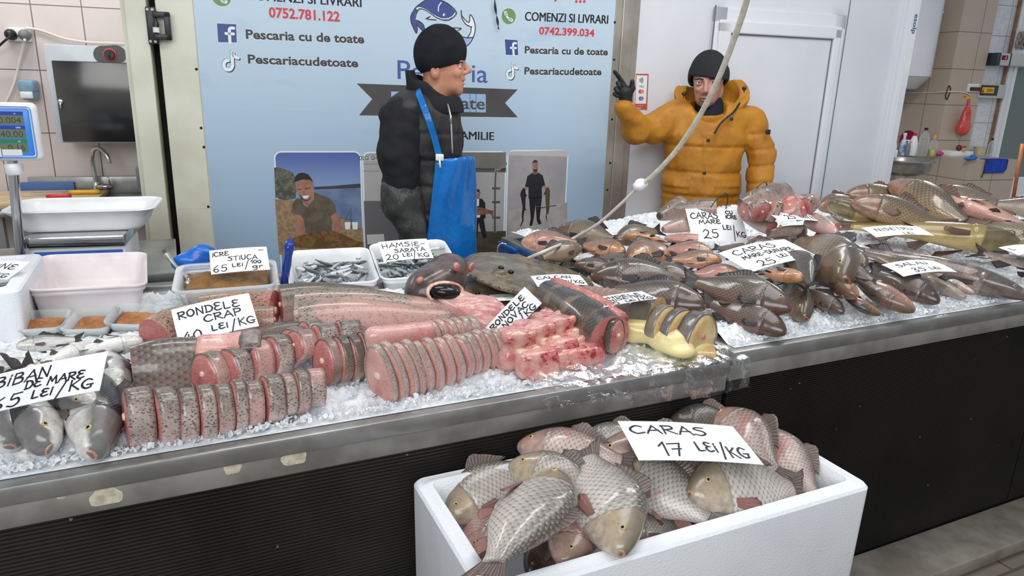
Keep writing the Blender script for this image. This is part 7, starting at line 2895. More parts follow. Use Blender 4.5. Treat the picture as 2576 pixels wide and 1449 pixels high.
def jacket(P):
    d = sd_ell(P, q2(1775, 350, .02), (.225, .15, .20))
    d = su(d, sd_ell(P, q2(1765, 470, .02), (.215, .155, .24)), .07)
    d = su(d, sd_ell(P, q2(1762, 560, .02), (.225, .16, .16)), .06)
    d = su(d, sd_ell(P, q2(1790, 292, .02), (.24, .12, .07)), .05)
    z, x = P[..., 2], P[..., 0]
    zc = q2(1770, 500)[2]
    for yy in (365, 430, 487, 545):
        d = d + .009 * np.exp(-((z - q2(1770, yy)[2]) / .007) ** 2)
    # placket and pocket flaps
    pl = np.exp(-((x - (q2(1768, 350)[0] + (q2(1768, 350)[2] - z) * .10)) / .03) ** 8) * (P[..., 1] < 0)
    d = d - .006 * pl * (z < q2(1770, 330)[2])
    for x0, x1 in ((1665, 1722), (1780, 1850)):
        a, b2 = q2(x0, 440), q2(x1, 466)
        ins = (x > a[0]) & (x < b2[0]) & (z < a[2]) & (z > b2[2]) & (P[..., 1] < 0)
        d = d - .008 * ins

    def arm(pts, rs, seed):
        g = None
        for i in range(len(pts) - 1):
            s_ = sd_cap(P, pts[i], pts[i + 1], rs[i], rs[i + 1])
            g = s_ if g is None else su(g, s_, .03)
        return g
    ar = arm([q2(1700, 288, .01), q2(1640, 322, -.05), q2(1590, 322, -.13), q2(1556, 266, -.20)], [.078, .074, .068, .052], 1)
    ar = ar + .006 * np.abs(wob(P, 34, 2))
    al = arm([q2(1890, 300, .02), q2(1915, 395, .0), q2(1905, 455, -.03), q2(1895, 500, -.05)], [.076, .07, .066, .052], 2)
    for k, yy in enumerate((335, 375, 415, 455)):
        al = al + .009 * np.exp(-((z - q2(1900, yy)[2] - .15 * (x - q2(1900, yy)[0])) / .008) ** 2)
    d = su(d, ar, .035)
    d = su(d, al, .02)
    nk = np.maximum(sd_ell(P, q2(1779, 262, -.05), (.085, .13, .09)), -10)
    vee = sd_cap(P, q2(1783, 275, -.1), q2(1772, 322, -.19), .055, .012)
    d = ssub(d, np.minimum(nk, vee), .012)
    return d + .008 * wob(P * np.array([1, 1, 1.6], dtype=np.float32), 24, 3) + .004 * np.abs(wob(P * np.array([1, 1, .6], dtype=np.float32), 60, 1))


lo, hi = q2(1530, 600), q2(1945, 215)
B_.add('jacket', jacket, (float(lo[0]) - .08, -.4, float(lo[2])), (float(hi[0]) + .06, .26, float(hi[2])), .0085, M_mustard)


def hood(P):
    a = q2(1792, 262, .03)
    v = P - a
    rad = np.sqrt((v[..., 0] / 1.25) ** 2 + v[..., 1] ** 2 + 1e-9)
    ang = np.arctan2(v[..., 1], v[..., 0] / 1.25)          # -pi/2 is the front
    top = -.055 + .14 * np.clip(.66 + .75 * np.sin(ang), 0, 1) + .045 * np.clip(np.cos(ang), 0, 1)
    r0 = .122 + .25 * np.clip(v[..., 2], -.1, .03)
    d = np.maximum(np.abs(rad - r0) - .022, np.maximum(v[..., 2] - top, -.09 - v[..., 2]))
    gapf = sd_cap(P, q2(1770, 265, -.14), q2(1768, 310, -.17), .05, .015)
    return ssub(d, gapf, .012) + .005 * wob(P, 40, 4)


c = q2(1792, 250, .03)
B_.add('hood', hood, c + np.array([-.22, -.24, -.16], dtype=np.float32), c + np.array([.22, .22, .2], dtype=np.float32), .0065, M_mustard)
B_.add('sweater', lambda P: su(sd_cap(P, q2(1786, 268, .015), q2(1784, 330, -.01), .072, .1), sd_ell(P, q2(1780, 350, -.02), (.12, .1, .1)), .03), q2(1786, 330) - .22, q2(1786, 330) + .22, .008, M_navyknit)
# zip edge, buttons, cord stoppers, arm badge
b = MB()
b.tube(crom([tuple(q2(1850, 258, -.075)), tuple(q2(1828, 280, -.12)), tuple(q2(1795, 303, -.155)), tuple(q2(1776, 330, -.165))], 5), .005, 6)
link('zip', b.mesh('zip', M_black), B_.r)
for (x, y, dy) in ((1822, 296, -.13), (1763, 347, -.152), (1753, 426, -.158), (1740, 500, -.16)):
    b = MB()
    b.M = Matrix.Translation(Vector(q2(x, y, dy))) @ Matrix.Rotation(pi / 2, 4, 'X')
    b.lathe([(.009, 0), (.009, .004), (.005, .006)], 14)
    link('button', b.mesh('button', M_black_metal), B_.r)
for (x, y, dy) in ((1862, 222, -.07), (1712, 235, -.08)):
    b = MB()
    b.ball(tuple(q2(x, y, dy)), (.012, .01, .01))
    b.tube([tuple(q2(x, y, dy)), tuple(q2(x - 1, y + 10, dy))], .0025, 6)
    link('cord_stopper', b.mesh('cord_stopper', M_black), B_.r)
x = q2(1919, 330, -.075)
b = MB()
b.box(tuple(x + np.array([-.012, -.01, -.012])), tuple(x + np.array([.012, .0, .014])), .003)
link('arm_badge', b.mesh('arm_badge', M_black), B_.r)
# the pointing glove, and the other hand
k = lambda x, y, dy=0.0: p2(1510 + x / 10.353, 160 + y / 10.353) + np.array([0, -.2 + dy, 0], dtype=np.float32)
fs = [[k(500, 590), k(400, 440, -.004), k(315, 320, -.008), k(235, 225, -.012)],
      [k(430, 630, -.012), k(335, 520, -.03), k(285, 500, -.052), k(330, 590, -.06)],
      [k(395, 720, -.012), k(280, 640, -.03), k(235, 640, -.05), k(290, 710, -.058)],
      [k(380, 810, -.01), k(265, 760, -.024), k(220, 770, -.04), k(275, 820, -.048)]]
B_.add('glove', hand(k(520, 985), k(490, 740), fs, [k(600, 800, -.005), k(665, 640, -.018), k(662, 470, -.022)], .036, .0105), k(480, 620) - np.array([.14, .12, .16], dtype=np.float32), k(480, 620) + np.array([.14, .12, .16], dtype=np.float32), .004, M_glove)
w0 = q2(1893, 505, -.06)
pal = w0 + np.array([-.01, -.01, -.075], dtype=np.float32)
fs = []
for kk_ in range(4):
    a = pal + np.array([(kk_ - 1.5) * .019, -.004, -.03], dtype=np.float32)
    L = (.027, .035, .038, .032)[kk_]
    fs.append([a, a + np.array([0, -.012, -L], dtype=np.float32), a + np.array([0, -.006, -L * 1.8], dtype=np.float32), a + np.array([0, .012, -L * 2.2], dtype=np.float32)])
B_.add('glove', hand(w0, pal, fs, [pal + np.array([-.03, 0, .02], dtype=np.float32), pal + np.array([-.046, -.02, -.02], dtype=np.float32), pal + np.array([-.04, -.026, -.05], dtype=np.float32)]), pal - .14, pal + .14, .005, M_glove)
legs(B_, .72, float(q2(1765, 560)[0]))


# ================================================================== cord, film, price cards
pts = [(1886, -25, 1.9), (1860, 60, 1.98), (1815, 180, 2.1), (1762, 288, 2.22), (1702, 378, 2.34), (1640, 444, 2.43), (1612, 464, 2.46)]
up_ = [fwdp(*q_) for q_ in pts]
lowp = [fwdp(*q_) for q_ in [(1612, 464, 2.46), (1560, 515, 2.52), (1500, 566, 2.6), (1430, 606, 2.68)]] + [onsurf(1375, 630, HL, .125), onsurf(1328, 650, HL, .085)]
r = empty('hanging_cord', label='white hanging cord with a taped knot coming down to the turbot', cat='cord', mat=Matrix.Translation(up_[-1]))
o_ = up_[-1]
b = MB()
b.tube([q_ - o_ for q_ in crom(up_, 8)], .0082, 10)
M_cord = pm('cord_white', rgb(226, 222, 206), rgb(204, 198, 178), 40, .55, 0, .4, 200)
link('rope', b.mesh('rope', M_cord), r)
b = MB()
b.tube([q_ - o_ for q_ in crom(lowp, 8)], .0058, 10)
link('wire', b.mesh('wire', M_cable), r)
me = sdmesh('knot', lambda P: su(sd_ell(P, (0, 0, 0), (.024, .02, .02)), sd_ell(P, (-.012, -.005, -.006), (.016, .018, .016)), .01) + .003 * wob(P, 150, 1), (-.05, -.05, -.05), (.05, .05, .05), .003, M_card)
link('knot', me, r)
c0 = onz(1255, 690, .9)
b = MB()
hk = [fwdp(1257, 672, 2.78), fwdp(1252, 640, 2.78), fwdp(1253, 620, 2.78), fwdp(1262, 612, 2.78), fwdp(1274, 614, 2.78)]
b.tube(crom(hk, 6), .0022, 6)
o = b.build('fish_hook', M_chrome)
tag(o, 'bent metal hook standing behind the turbots at the blue liner', 'hook')
for i, (x, y, lab) in enumerate(((1915, 478, 'bent wire hook on the dark red soup fish head'), (1815, 508, 'bent wire hook before the mustard jacket hem'))):
    c = onsurf(x, y + 12, HR, .22)
    b = MB()
    b.tube(crom([c + Vector((-.05, 0, .0)), c + Vector((-.02, 0, .035)), c + Vector((.01, 0, .05)), c + Vector((.025, 0, .03)), c + Vector((.022, 0, -.01))], 6), .002, 6)
    o = b.build('fish_hook', M_black_metal)
    tag(o, lab, 'hook')
def film_mat():
    t = NT('clear_film')
    tr = t.n('ShaderNodeBsdfTransparent')
    tr.inputs[0].default_value = (.97, .975, .98, 1)
    gl_ = t.n('ShaderNodeBsdfGlossy')
    gl_.inputs['Roughness'].default_value = .12
    fr_ = t.n('ShaderNodeFresnel')
    fr_.inputs[0].default_value = 1.4
    nm = t.bump(t.noise(t.coord('Object'), 40, 4), .35, .012)
    t.l(nm, fr_.inputs['Normal'])
    t.l(nm, gl_.inputs['Normal'])
    mx = t.n('ShaderNodeMixShader')
    t.put(mx.inputs[0], t.math('MINIMUM', t.math('ADD', t.math('MULTIPLY', fr_.outputs[0], .75), .02), .55))
    t.l(tr.outputs[0], mx.inputs[1])
    t.l(gl_.outputs[0], mx.inputs[2])
    t.l(mx.outputs[0], t.out.inputs[0])
    return t.m


# crumpled clear film over the front edge
b = MB()
fa, fb = onz(1282, 915, .9).x, 1.375
fr = np.random.RandomState(2)


def film(u, v):
    x = fa + (fb - fa) * u
    n1 = float(vnoise(np.array([x * 26]), np.array([v * 9]), 3)[0]) - .5
    n2 = float(vnoise(np.array([x * 70 + 5]), np.array([v * 22]), 9)[0]) - .5
    s_ = v * .27
    hang = .028 + .045 * u + .03 * n1
    if s_ < .17:
        y = 1.545 - s_
        z = (.905 if y > 1.46 else .905 - .016 * (1.46 - y) / .085)
        return (x, y + .01 * n1, z + .016 * n1 + .009 * n2 + .004)
    e = (s_ - .17) / .1
    return (x + .012 * n2, 1.372 - .016 * e + .016 * n1 * e - .004, .889 - hang * e * 1.2 + .008 * n2 + .003)


b.grid(film, 90, 46)
o = b.build('plastic_film', film_mat())
tag(o, 'crumpled clear plastic film over the counter edge under the bighead chunks', 'film')

# ---- hand lettered price cards
GL = {
    'A': [[(0, 0), (.42, 1)], [(.42, 1), (.75, 0)], [(.12, .36), (.66, .4)]],
    'B': [[(.1, 0), (.12, 1)], [(.12, 1), (.5, .98), (.55, .72), (.14, .55)], [(.14, .55), (.6, .5), (.62, .12), (.1, 0)]],
    'C': [[(.68, .86), (.42, 1), (.1, .72), (.04, .35), (.3, .0), (.7, .14)]],
    'D': [[(.1, 0), (.12, 1)], [(.04, .98), (.5, .9), (.7, .5), (.5, .1), (.04, .02)]],
    'E': [[(.62, .92), (.3, 1), (.1, .8), (.3, .56), (.5, .55)], [(.3, .56), (.04, .3), (.25, 0), (.65, .1)]],
    'G': [[(.68, .86), (.4, 1), (.08, .7), (.08, .3), (.35, .02), (.66, .12), (.66, .4)], [(.4, .4), (.78, .42)]],
    'H': [[(.08, 0), (.1, 1)], [(.62, 0), (.62, 1)], [(.08, .48), (.64, .52)]],
    'I': [[(.15, 0), (.18, 1)]],
    'i': [[(.1, 0), (.14, .66)], [(.16, .86), (.18, .94)]],
    'J': [[(.5, 1), (.5, .2), (.3, 0), (.05, .15)]],
    'K': [[(.1, 0), (.12, 1)], [(.66, .95), (.14, .48)], [(.2, .52), (.7, .0)]],
    'L': [[(.12, 1), (.1, .05), (.14, .0), (.6, .05)]],
    'M': [[(.02, 0), (.16, 1)], [(.16, 1), (.42, .35)], [(.42, .35), (.7, 1)], [(.7, 1), (.82, 0)]],
    'N': [[(.06, 0), (.1, 1)], [(.1, 1), (.6, .02)], [(.6, .02), (.66, 1)]],
    'O': [[(.36, 1), (.06, .7), (.08, .25), (.34, 0), (.64, .3), (.6, .78), (.36, 1)]],
    'P': [[(.1, 0), (.13, 1)], [(.06, .96), (.55, .94), (.6, .6), (.14, .46)]],
    'R': [[(.1, 0), (.12, 1)], [(.04, .94), (.55, .96), (.58, .62), (.16, .48)], [(.2, .48), (.7, .0)]],
    'S': [[(.66, .95), (.3, .96), (.14, .74), (.55, .5), (.6, .2), (.34, .0), (.02, .1)]],
    'T': [[(.02, .96), (.74, 1)], [(.38, .98), (.34, 0)]],
    'U': [[(.08, 1), (.08, .3), (.3, 0), (.58, .25), (.62, 1)]],
    'V': [[(.04, 1), (.3, .02)], [(.3, .02), (.64, 1)]],
    '0': [[(.36, 1), (.06, .66), (.1, .2), (.36, 0), (.62, .35), (.58, .8), (.36, 1)]],
    '1': [[(.1, .7), (.4, 1)], [(.4, 1), (.34, 0)]],
    '2': [[(.08, .76), (.3, 1), (.58, .8), (.44, .42), (.02, .04)], [(.02, .04), (.3, .1), (.72, .0)]],
    '3': [[(.1, .86), (.36, 1), (.56, .78), (.26, .54), (.6, .3), (.34, 0), (.04, .12)]],
    '4': [[(.46, 1), (.04, .36)], [(.04, .36), (.74, .4)], [(.5, .7), (.42, 0)]],
    '5': [[(.66, .98), (.2, .96)], [(.2, .96), (.14, .56), (.5, .6), (.6, .26), (.34, 0), (.02, .1)]],
    '6': [[(.56, .98), (.2, .66), (.06, .26), (.3, 0), (.56, .2), (.4, .46), (.1, .34)]],
    '7': [[(.02, .92), (.66, .98)], [(.66, .98), (.3, 0)], [(.14, .5), (.6, .54)]],
    '9': [[(.58, .8), (.3, 1), (.08, .74), (.3, .52), (.58, .8), (.5, .3), (.2, 0)]],
    '/': [[(.0, -.25), (.42, 1.15)]],
    '-': [[(.05, .45), (.5, .48)]],
    'g': [[(.5, .6), (.2, .62), (.06, .3), (.3, .08), (.5, .56)], [(.5, .56), (.44, -.3), (.1, -.4)]],
    'r': [[(.1, 0), (.14, .6)], [(.14, .4), (.3, .6), (.46, .56)]],
    ' ': [],
}
GW = {'i': .34, 'I': .42, '/': .5, '-': .7, ' ': .45, 'M': 1.02, '1': .6, 'r': .55, 'g': .65}


def handwriting(s_, x, y, h, wid, th, seed=0, slope=0.0):
    th *= .72
    h *= .86
    """marker strokes on a card's plane: list of (verts, faces)"""
    rg = random.Random(seed)
    adv = [GW.get(c, .86) for c in s_]
    k = wid / sum(adv)
    out = []
    cx = x
    for c, a in zip(s_, adv):
        dy, sc = rg.uniform(-.05, .05) * h, rg.uniform(.92, 1.08)
        for st in GL[c]:
            P_ = [(cx + px * k * 1.02, y + dy + py * h * sc + slope * (cx - x + px * k)) for px, py in st]
            out.append(ribbon(P_, th, 4, len(P_) > 2, lambda q: .8 + .3 * sin(q * 3)))
        cx += a * k
    return out


def card(c, x, y, w_, h, lines, label, th=.0058, bend=.012, seed=1):
    """lines: (text, x, y, height, width) as shares of the card, y from the bottom"""
    x, y = Vector(x).normalized(), Vector(y)
    y = (y - x * y.dot(x)).normalized()
    z = x.cross(y)
    if z.z < 0 and z.dot(CAM - Vector(c)) < 0:
        pass
    r = empty('price_card', label=label, cat='card', group='hand lettered price cards', mat=frame(c, x, z))
    zf = lambda u, v: bend * (cos((u - .5) * 2.6) - .8) + .25 * bend * sin(3 * v + seed)
    b = MB()
    t_ = .0004
    b.grid(lambda u, v: ((u - .5) * w_, (v - .5) * h, zf(u, v) + t_), 14, 8)
    b.grid(lambda u, v: ((.5 - u) * w_, (v - .5) * h, zf(1 - u, v) - t_), 14, 8)
    link('card', b.mesh('card', M_card), r)
    b = MB()
    for i, L in enumerate(lines):
        tx, lx, ly, lh, lw = L[:5]
        sl = L[5] if len(L) > 5 else 0.0
        for vs, fs in handwriting(tx, (lx - .5) * w_, (ly - .5) * h, lh * h, lw * w_, th, seed * 7 + i, sl):
            b.add([(v.x, v.y, zf(v.x / w_ + .5, v.y / h + .5) + t_ + .0005) for v in vs], fs)
    link('lettering', b.mesh('lettering', M_ink, False), r)
    return r


LK = lambda x, y, w_=.42, h=.18: [('LEi', x, y + .08, h * .9, w_ * .42), ('/', x + w_ * .43, y - .02, h * 1.25, w_ * .16), ('KG', x + w_ * .58, y - .04, h * 1.05, w_ * .42)]
card(onz(1733, 1110, .838), (.957, -.272, -.1), (.281, .955, .091), .287, .157, [('CARAS', .06, .66, .26, .66), ('17', .2, .12, .34, .22)] + LK(.52, .16, .42, .28), 'large price card lying on the silver crucians in the polystyrene box', .0075, .006, 1)
card((.163, 2.345, 1.03), (.998, -.051, .02), (.033, .844, .535), .172, .105, [('iCRE', .04, .72, .2, .3), ('STiUCA', .30, .48, .22, .52), ('-', .84, .82, .1, .12), ('65', .04, .06, .32, .26), ('LEi', .36, .22, .16, .2), ('/', .58, .14, .3, .08), ('100', .68, .3, .15, .2), ('gr', .7, .1, .18, .2)], 'price card for pike roe leaning on the clear roe tub', .0045, .004, 2)
card((.683, 2.27, 1.042), (.999, -.029, .014), (.017, .846, .533), .170, .094, [('HAMSiE-', .05, .66, .24, .9), ('SARATA', .26, .38, .22, .64), ('20', .06, .06, .3, .28), ('LEi', .4, .16, .18, .2), ('/', .6, .06, .34, .08), ('KG', .7, .08, .24, .24)], 'price card for salted anchovies standing in the right anchovy tub', .0045, .004, 3)
card(onz(541, 798, 1.035), (.991, .035, .125), (-.096, .849, .52), .179, .108, [('RONDELE', .06, .68, .24, .8), ('CRAP', .36, .42, .22, .5), ('40', .06, .02, .3, .26), ('LEi', .42, .14, .18, .22), ('/', .66, .06, .3, .08), ('KG', .76, .12, .24, .22)], 'price card for sliced carp between the carp trunks', .0052, .006, 4)
card(onz(108, 962, 1.04), (.94, -.26, .2), (.1, .9, .42), .215, .095, [('BiBAN', .08, .6, .3, .48), ('DE MARE', .36, .4, .22, .5), ('65', .12, .04, .34, .26), ('LEi', .44, .12, .22, .18), ('/', .64, .02, .4, .08), ('KG', .74, .12, .28, .2)], 'price card lying across the sea bass heads', .0052, .006, 5)
card((.788, 1.64, .995), (.697, -.099, .711), (-.284, .871, .4), .154, .073, [('RONDELE', .06, .66, .26, .82), ('NOVAC', .24, .34, .26, .6), ('LEi', .32, .04, .22, .2), ('/', .55, -.02, .36, .08), ('KG', .66, .02, .28, .24)], 'price card stuck upright behind the bighead carp chunks', .005, .003, 6)
card(onz(1407, 704, 1.022), (.982, -.171, -.02), (.183, .968, .174), .160, .077, [('CALCAN', .08, .58, .3, .7), ('90', .28, .14, .34, .22), ('LEi', .5, .18, .2, .16), ('/', .66, .1, .36, .08), ('KG', .76, .12, .3, .2)], 'price card for turbot lying by the sturgeon back', .005, .006, 7)
card((1.086, 1.569, 1.032), (.993, -.091, .075), (.1, .988, -.02), .168, .087, [('RONDELE', .06, .64, .24, .84), ('NiSETRU', .24, .36, .24, .68), ('75', .12, .02, .3, .24), ('LEi', .46, .08, .18, .18), ('/', .66, .0, .34, .08), ('KG', .76, .06, .28, .2)], 'price card for sliced sturgeon on the scored sturgeon trunk', .005, .003, 8)
card((1.87, 2.108, 1.09), (.97, -.241, -.02), (.177, .65, .739), .230, .148, [('CARAS', .06, .7, .2, .5), ('CU', .7, .84, .11, .15), ('iCRE', .68, .7, .12, .22), ('MARE', .18, .54, .13, .4), ('25', .2, .1, .3, .3), ('LEi', .58, .36, .14, .16), ('/', .74, .1, .42, .06), ('KG', .8, .14, .2, .18)], 'tall price card for crucian with roe standing in the heap', .0062, .008, 9)
card((2.05, 1.93, 1.165), (.995, -.083, -.052), (.09, .96, .25), .203, .154, [('AMESTEC', .1, .7, .22, .8), ('CiORBA', .28, .42, .2, .62), ('25', .2, .08, .26, .22), ('LEi', .52, .14, .14, .16), ('/', .68, .08, .26, .07), ('KG', .78, .1, .2, .18)], 'price card for the soup mix on the soup fish pieces', .006, .01, 10)
card((1.724, 1.69, 1.085), (.989, -.078, .126), (.077, .98, .1), .267, .168, [('CARAS', .12, .68, .24, .62), ('MARE-DUNARE', .14, .46, .16, .74), ('25', .2, .08, .28, .24), ('LEi', .52, .22, .14, .14), ('/', .68, .12, .3, .07), ('KG', .76, .16, .2, .18)], 'wide price card for wild crucian lying on the dark crucians', .0062, .012, 11)
card((2.514, 1.827, 1.085), (.92, -.388, .048), (.37, .92, .08), .225, .117, [('NiSETRU', .14, .46, .3, .66), ('LEi', .5, .06, .2, .18)], 'price card for sturgeon lying against the yellow brown catfish', .006, .01, 12)
cs = onsurf(2312, 671, HR, .1)
card(cs, (.96, -.26, .06), (.3, .93, .12), .2, .115, [('SALAU', .14, .56, .28, .6), ('35', .26, .1, .3, .24), ('LEi', .58, .16, .2, .2)], 'price card for zander lying on the pale zander', .006, .012, 13)
card(onsurf(2590, 626, HR, .13), (.955, -.292, .047), (.288, .954, .12), .17, .095, [('L', .1, .5, .3, .1)], 'price card cut by the right edge near the catfish head', .006, .01, 14)
card((.915, 1.851, .972), (.974, -.221, -.045), (.214, .969, -.06), .180, .091, [('- - -', .06, .5, .3, .4), ('--', .2, .1, .3, .26)], 'price card mostly hidden behind the upright bighead card', .005, .006, 15)
card((-.499, 2.36, 1.05), (.851, -.522, .058), (.488, .827, .28), .201, .096, [('SARDiNE', .1, .56, .3, .82), ('LEi', .5, .12, .2, .18), ('/', .68, .04, .34, .07), ('KG', .76, .1, .28, .18)], 'price card for sardines on the polystyrene box at the left edge', .0055, .006, 16)

# ================================================================== things in the far room
FO = lambda name, b, m, label, cat, **kw: (lambda o: (setattr(o, 'matrix_world', FARM), tag(o, label, cat, **kw), o)[2])(b.build(name, m, angle=40))
hc_ = far(2286, 100, bp + .25)
hb_ = far(2290, 193, bp + .25)
r = empty('water_heater', label='tall white water heater hanging by the beige wall tiles', cat='heater', mat=FARM @ Matrix.Translation((hc_.x - .02, bp + .25, 0)))
hr = far(2326, 150, bp + .25).x - (hc_.x - .02)
b = MB()
b.lathe([(hr * .98, hb_.z), (hr, hb_.z + .02), (hr, 2.8)], 40)
link('tank', b.mesh('tank', M_white_panel, angle=40), r)
b = MB()
b.lathe([(hr * .55, hb_.z - .14), (hr * .62, hb_.z - .13), (hr * .96, hb_.z - .003)], 40)
link('base_cover', b.mesh('base_cover', pm('heater_grey', rgb(202, 204, 202), None, rough=.4), angle=40), r)
b = MB()
a_ = radians(-38)
b.M = Matrix.Translation((hr * cos(a_), hr * sin(a_), far(2334, 27, bp).z)) @ Matrix.Rotation(a_ + pi / 2, 4, 'Z') @ Matrix.Rotation(pi / 2, 4, 'X')
b.lathe([(.045, -.01), (.045, .004), (.038, .008)], 20)
link('gauge', b.mesh('gauge', M_steel, angle=40), r)
# sticker with blue letters on the panel edge
p = Print(0)
e0, e1 = WALLM.inverted() @ onp(2263, 85, P0 - WN * .052 + WD * 0, WN), 0
vs, fs = textmesh('esolp', .055, .02)
b = MB()
b.box((2.556, -.0508, e0.z - .32), (2.598, -.0502, e0.z + .32))
r = empty('edge_sticker', label='white strip with blue letters on the edge of the white panels', cat='sticker', mat=WALLM)
link('backing', b.mesh('backing', M_card, False), r)
b = MB()
b.add([(2.564 + v.y * .8, -.0512, e0.z + .12 - v.x) for v in vs], fs)
link('lettering', b.mesh('lettering', M_navy, False), r)
# sink with drain
sk = IFAR @ onz(2272, 400, .9)
r = empty('wash_basin', label='round steel wash basin left of the tiled bench', cat='sink', mat=FARM @ Matrix.Translation((sk.x, sk.y, 0)))
b = MB()
b.lathe([(.03, .73), (.16, .735), (.24, .77), (.27, .84), (.275, .885), (.31, .888), (.31, .9), (.265, .9), (.25, .84), (.2, .77), (.03, .75)], 36, False)
link('basin', b.mesh('basin', M_steel, angle=40), r)
b = MB()
b.lathe([(.045, .735), (.045, .70), (.03, .68), (.03, .2), (.03, .0)], 20)
link('drain', b.mesh('drain', M_white_plastic, angle=40), r)


def lathe_thing(name, px, py, prof, parts, label, cat, zb=.901, mat=None):
    c = IFAR @ onz(px, py, zb)
    r = empty(name, label=label, cat=cat, mat=FARM @ Matrix.Translation((c.x, c.y, zb)))
    for (pn, pf, m) in [('body', prof, mat)] + parts:
        b = MB()
        b.lathe(pf, 20)
        link(pn, b.mesh(pn, m, angle=50), r)
    return r


bt = lambda w_, h: [(w_ * .9, 0), (w_, .01), (w_, h * .3), (w_ * .94, h * .38), (w_, h * .46), (w_, h * .66), (w_ * .7, h * .82), (w_ * .3, h * .9), (w_ * .3, h * .97)]
M_liq = pm('yellow_liquid', rgb(214, 206, 50), None, rough=.2)
lathe_thing('bottle', 2318, 392, bt(.055, .3), [('cap', [(.02, .288), (.02, .315), (.012, .317)], M_black)], 'large clear bottle with a dark cap on the tiled bench', 'bottle', mat=M_clear)
lathe_thing('bottle', 2343, 394, bt(.043, .22), [('cap', [(.016, .212), (.016, .24), (.01, .242)], M_yellow), ('liquid', [(.036, .004), (.039, .012), (.039, .08), (.03, .082)], M_liq)], 'clear bottle with yellow cap and yellow liquid', 'bottle', mat=M_clear)
lathe_thing('bottle', 2293, 391, [(.045, 0), (.048, .01), (.046, .14), (.03, .2), (.018, .225)], [('cap', [(.02, .222), (.02, .25), (.012, .252)], M_red)], 'white detergent bottle with a red cap', 'bottle', mat=M_white_plastic)
lathe_thing('bottle', 2268, 390, [(.035, 0), (.036, .01), (.036, .13), (.02, .18), (.014, .19)], [('cap', [(.014, .188), (.014, .22), (.02, .222), (.02, .25)], M_white_plastic)], 'blue spray bottle with a white head by the dish rack', 'bottle', mat=pm('bottle_blue', rgb(60, 120, 180), rgb(220, 226, 230), 14, .3))
lathe_thing('bottle', 2280, 391, [(.026, 0), (.027, .01), (.027, .1), (.012, .14)], [('cap', [(.012, .138), (.012, .16), (.03, .162), (.03, .175)], M_white_plastic)], 'small pump bottle between the spray and detergent bottles', 'bottle', mat=M_grey_plastic)
lathe_thing('bottle', 2488, 392, bt(.03, .19), [('cap', [(.013, .184), (.016, .205), (.01, .207)], M_black)], 'small clear bottle at the far end of the tiled bench', 'bottle', mat=M_clear)
lathe_thing('pail', 2462, 389, [(.055, 0), (.06, .06), (.062, .085), (.066, .087), (.066, .093)], [], 'cream plastic pail on the tiled bench', 'pail', mat=pm('pail_cream', rgb(206, 188, 160), None, rough=.5))
lathe_thing('jar', 2424, 381, [(.018, 0), (.018, .045)], [('lid', [(.02, .045), (.02, .062)], M_red)], 'small jar with a red lid on the white carton', 'jar', .955, mat=pm('jar_tan', rgb(190, 160, 120), None))
c = IFAR @ onz(2285, 386, .901)
b = MB()
b.M = Matrix.Translation((c.x, c.y + .05, .901 + .12)) @ Matrix.Rotation(radians(72), 4, 'X')
b.lathe([(.06, -.05), (.12, .0), (.14, .04), (.135, .04), (.11, .0), (.05, -.04)], 30)
FO('basin_bowl', b, pm('magenta_plastic', rgb(150, 24, 72), None, rough=.35), 'magenta plastic bowl leaning behind the bottles', 'bowl')


def blob(name, px, py, z, fn, lo, hi, m, label, cat, h=.006):
    c = IFAR @ onz(px, py, z)
    if 'onion' in name:
        c = IFAR @ onz(2392, 393, .9)
        c = Vector((c.x + .17, c.y + .06, .99))
    o = link(name, sdmesh(name, fn, lo, hi, h, m))
    o.matrix_world = FARM @ Matrix.Translation(c)
    return tag(o, label, cat)


blob('rubber_glove', 2362, 388, .92, lambda P: sd_ell(P, (0, 0, .01), (.06, .04, .03)) + .01 * np.abs(wob(P, 70, 2)), (-.09, -.07, -.04), (.09, .07, .06), pm('pink_rubber', rgb(206, 60, 130), None, rough=.5), 'crumpled pink rubber glove on the bench edge', 'glove')
blob('rubber_glove', 2443, 399, .915, lambda P: su(sd_ell(P, (-.03, 0, 0), (.07, .04, .022)), sd_ell(P, (.04, .01, .012), (.05, .04, .034)), .02) + .01 * np.abs(wob(P, 60, 3)), (-.13, -.07, -.04), (.12, .07, .07), pm('blue_rubber', rgb(50, 108, 196), None, rough=.5), 'crumpled blue gloves before the white carton', 'glove')
blob('red_onion', 2434, 379, 1.01, lambda P: sd_ell(P, (0, 0, 0), (.032, .032, .036)) + .002 * wob(P, 90, 1), (-.06, -.06, -.06), (.06, .06, .06), pm('onion_red', rgb(110, 34, 44), None, rough=.3), 'dark red onion on the white carton', 'onion')
c0, c1 = IFAR @ onz(2392, 393, .9), IFAR @ onz(2452, 393, .9)
b = MB()
b.box((c0.x, c0.y, .901), (c1.x - .02, c0.y + .14, .955), .002)
b.box((c0.x + .08, c0.y - .001, .915), (c1.x - .06, c0.y, .93))
FO('carton', b, M_card, 'flat white carton box on the tiled bench', 'box')
c0, c1 = IFAR @ onz(2222, 398, .9), IFAR @ onz(2258, 398, .9)
r = empty('dish_rack', label='white plastic dish rack with an arched handle over the basin', cat='rack', mat=FARM)
b = MB()
b.box((c0.x - .05, c0.y, .902), (c1.x, c0.y + .2, .99), .008)
link('tray', b.mesh('tray', M_white_plastic, angle=40), r)
b = MB()
b.tube([(c1.x - .02 - .1 + .1 * cos(a), c0.y + .02, .985 + .15 * sin(a)) for a in np.linspace(0, pi, 14)], .01, 8)
link('handle', b.mesh('handle', M_white_plastic), r)
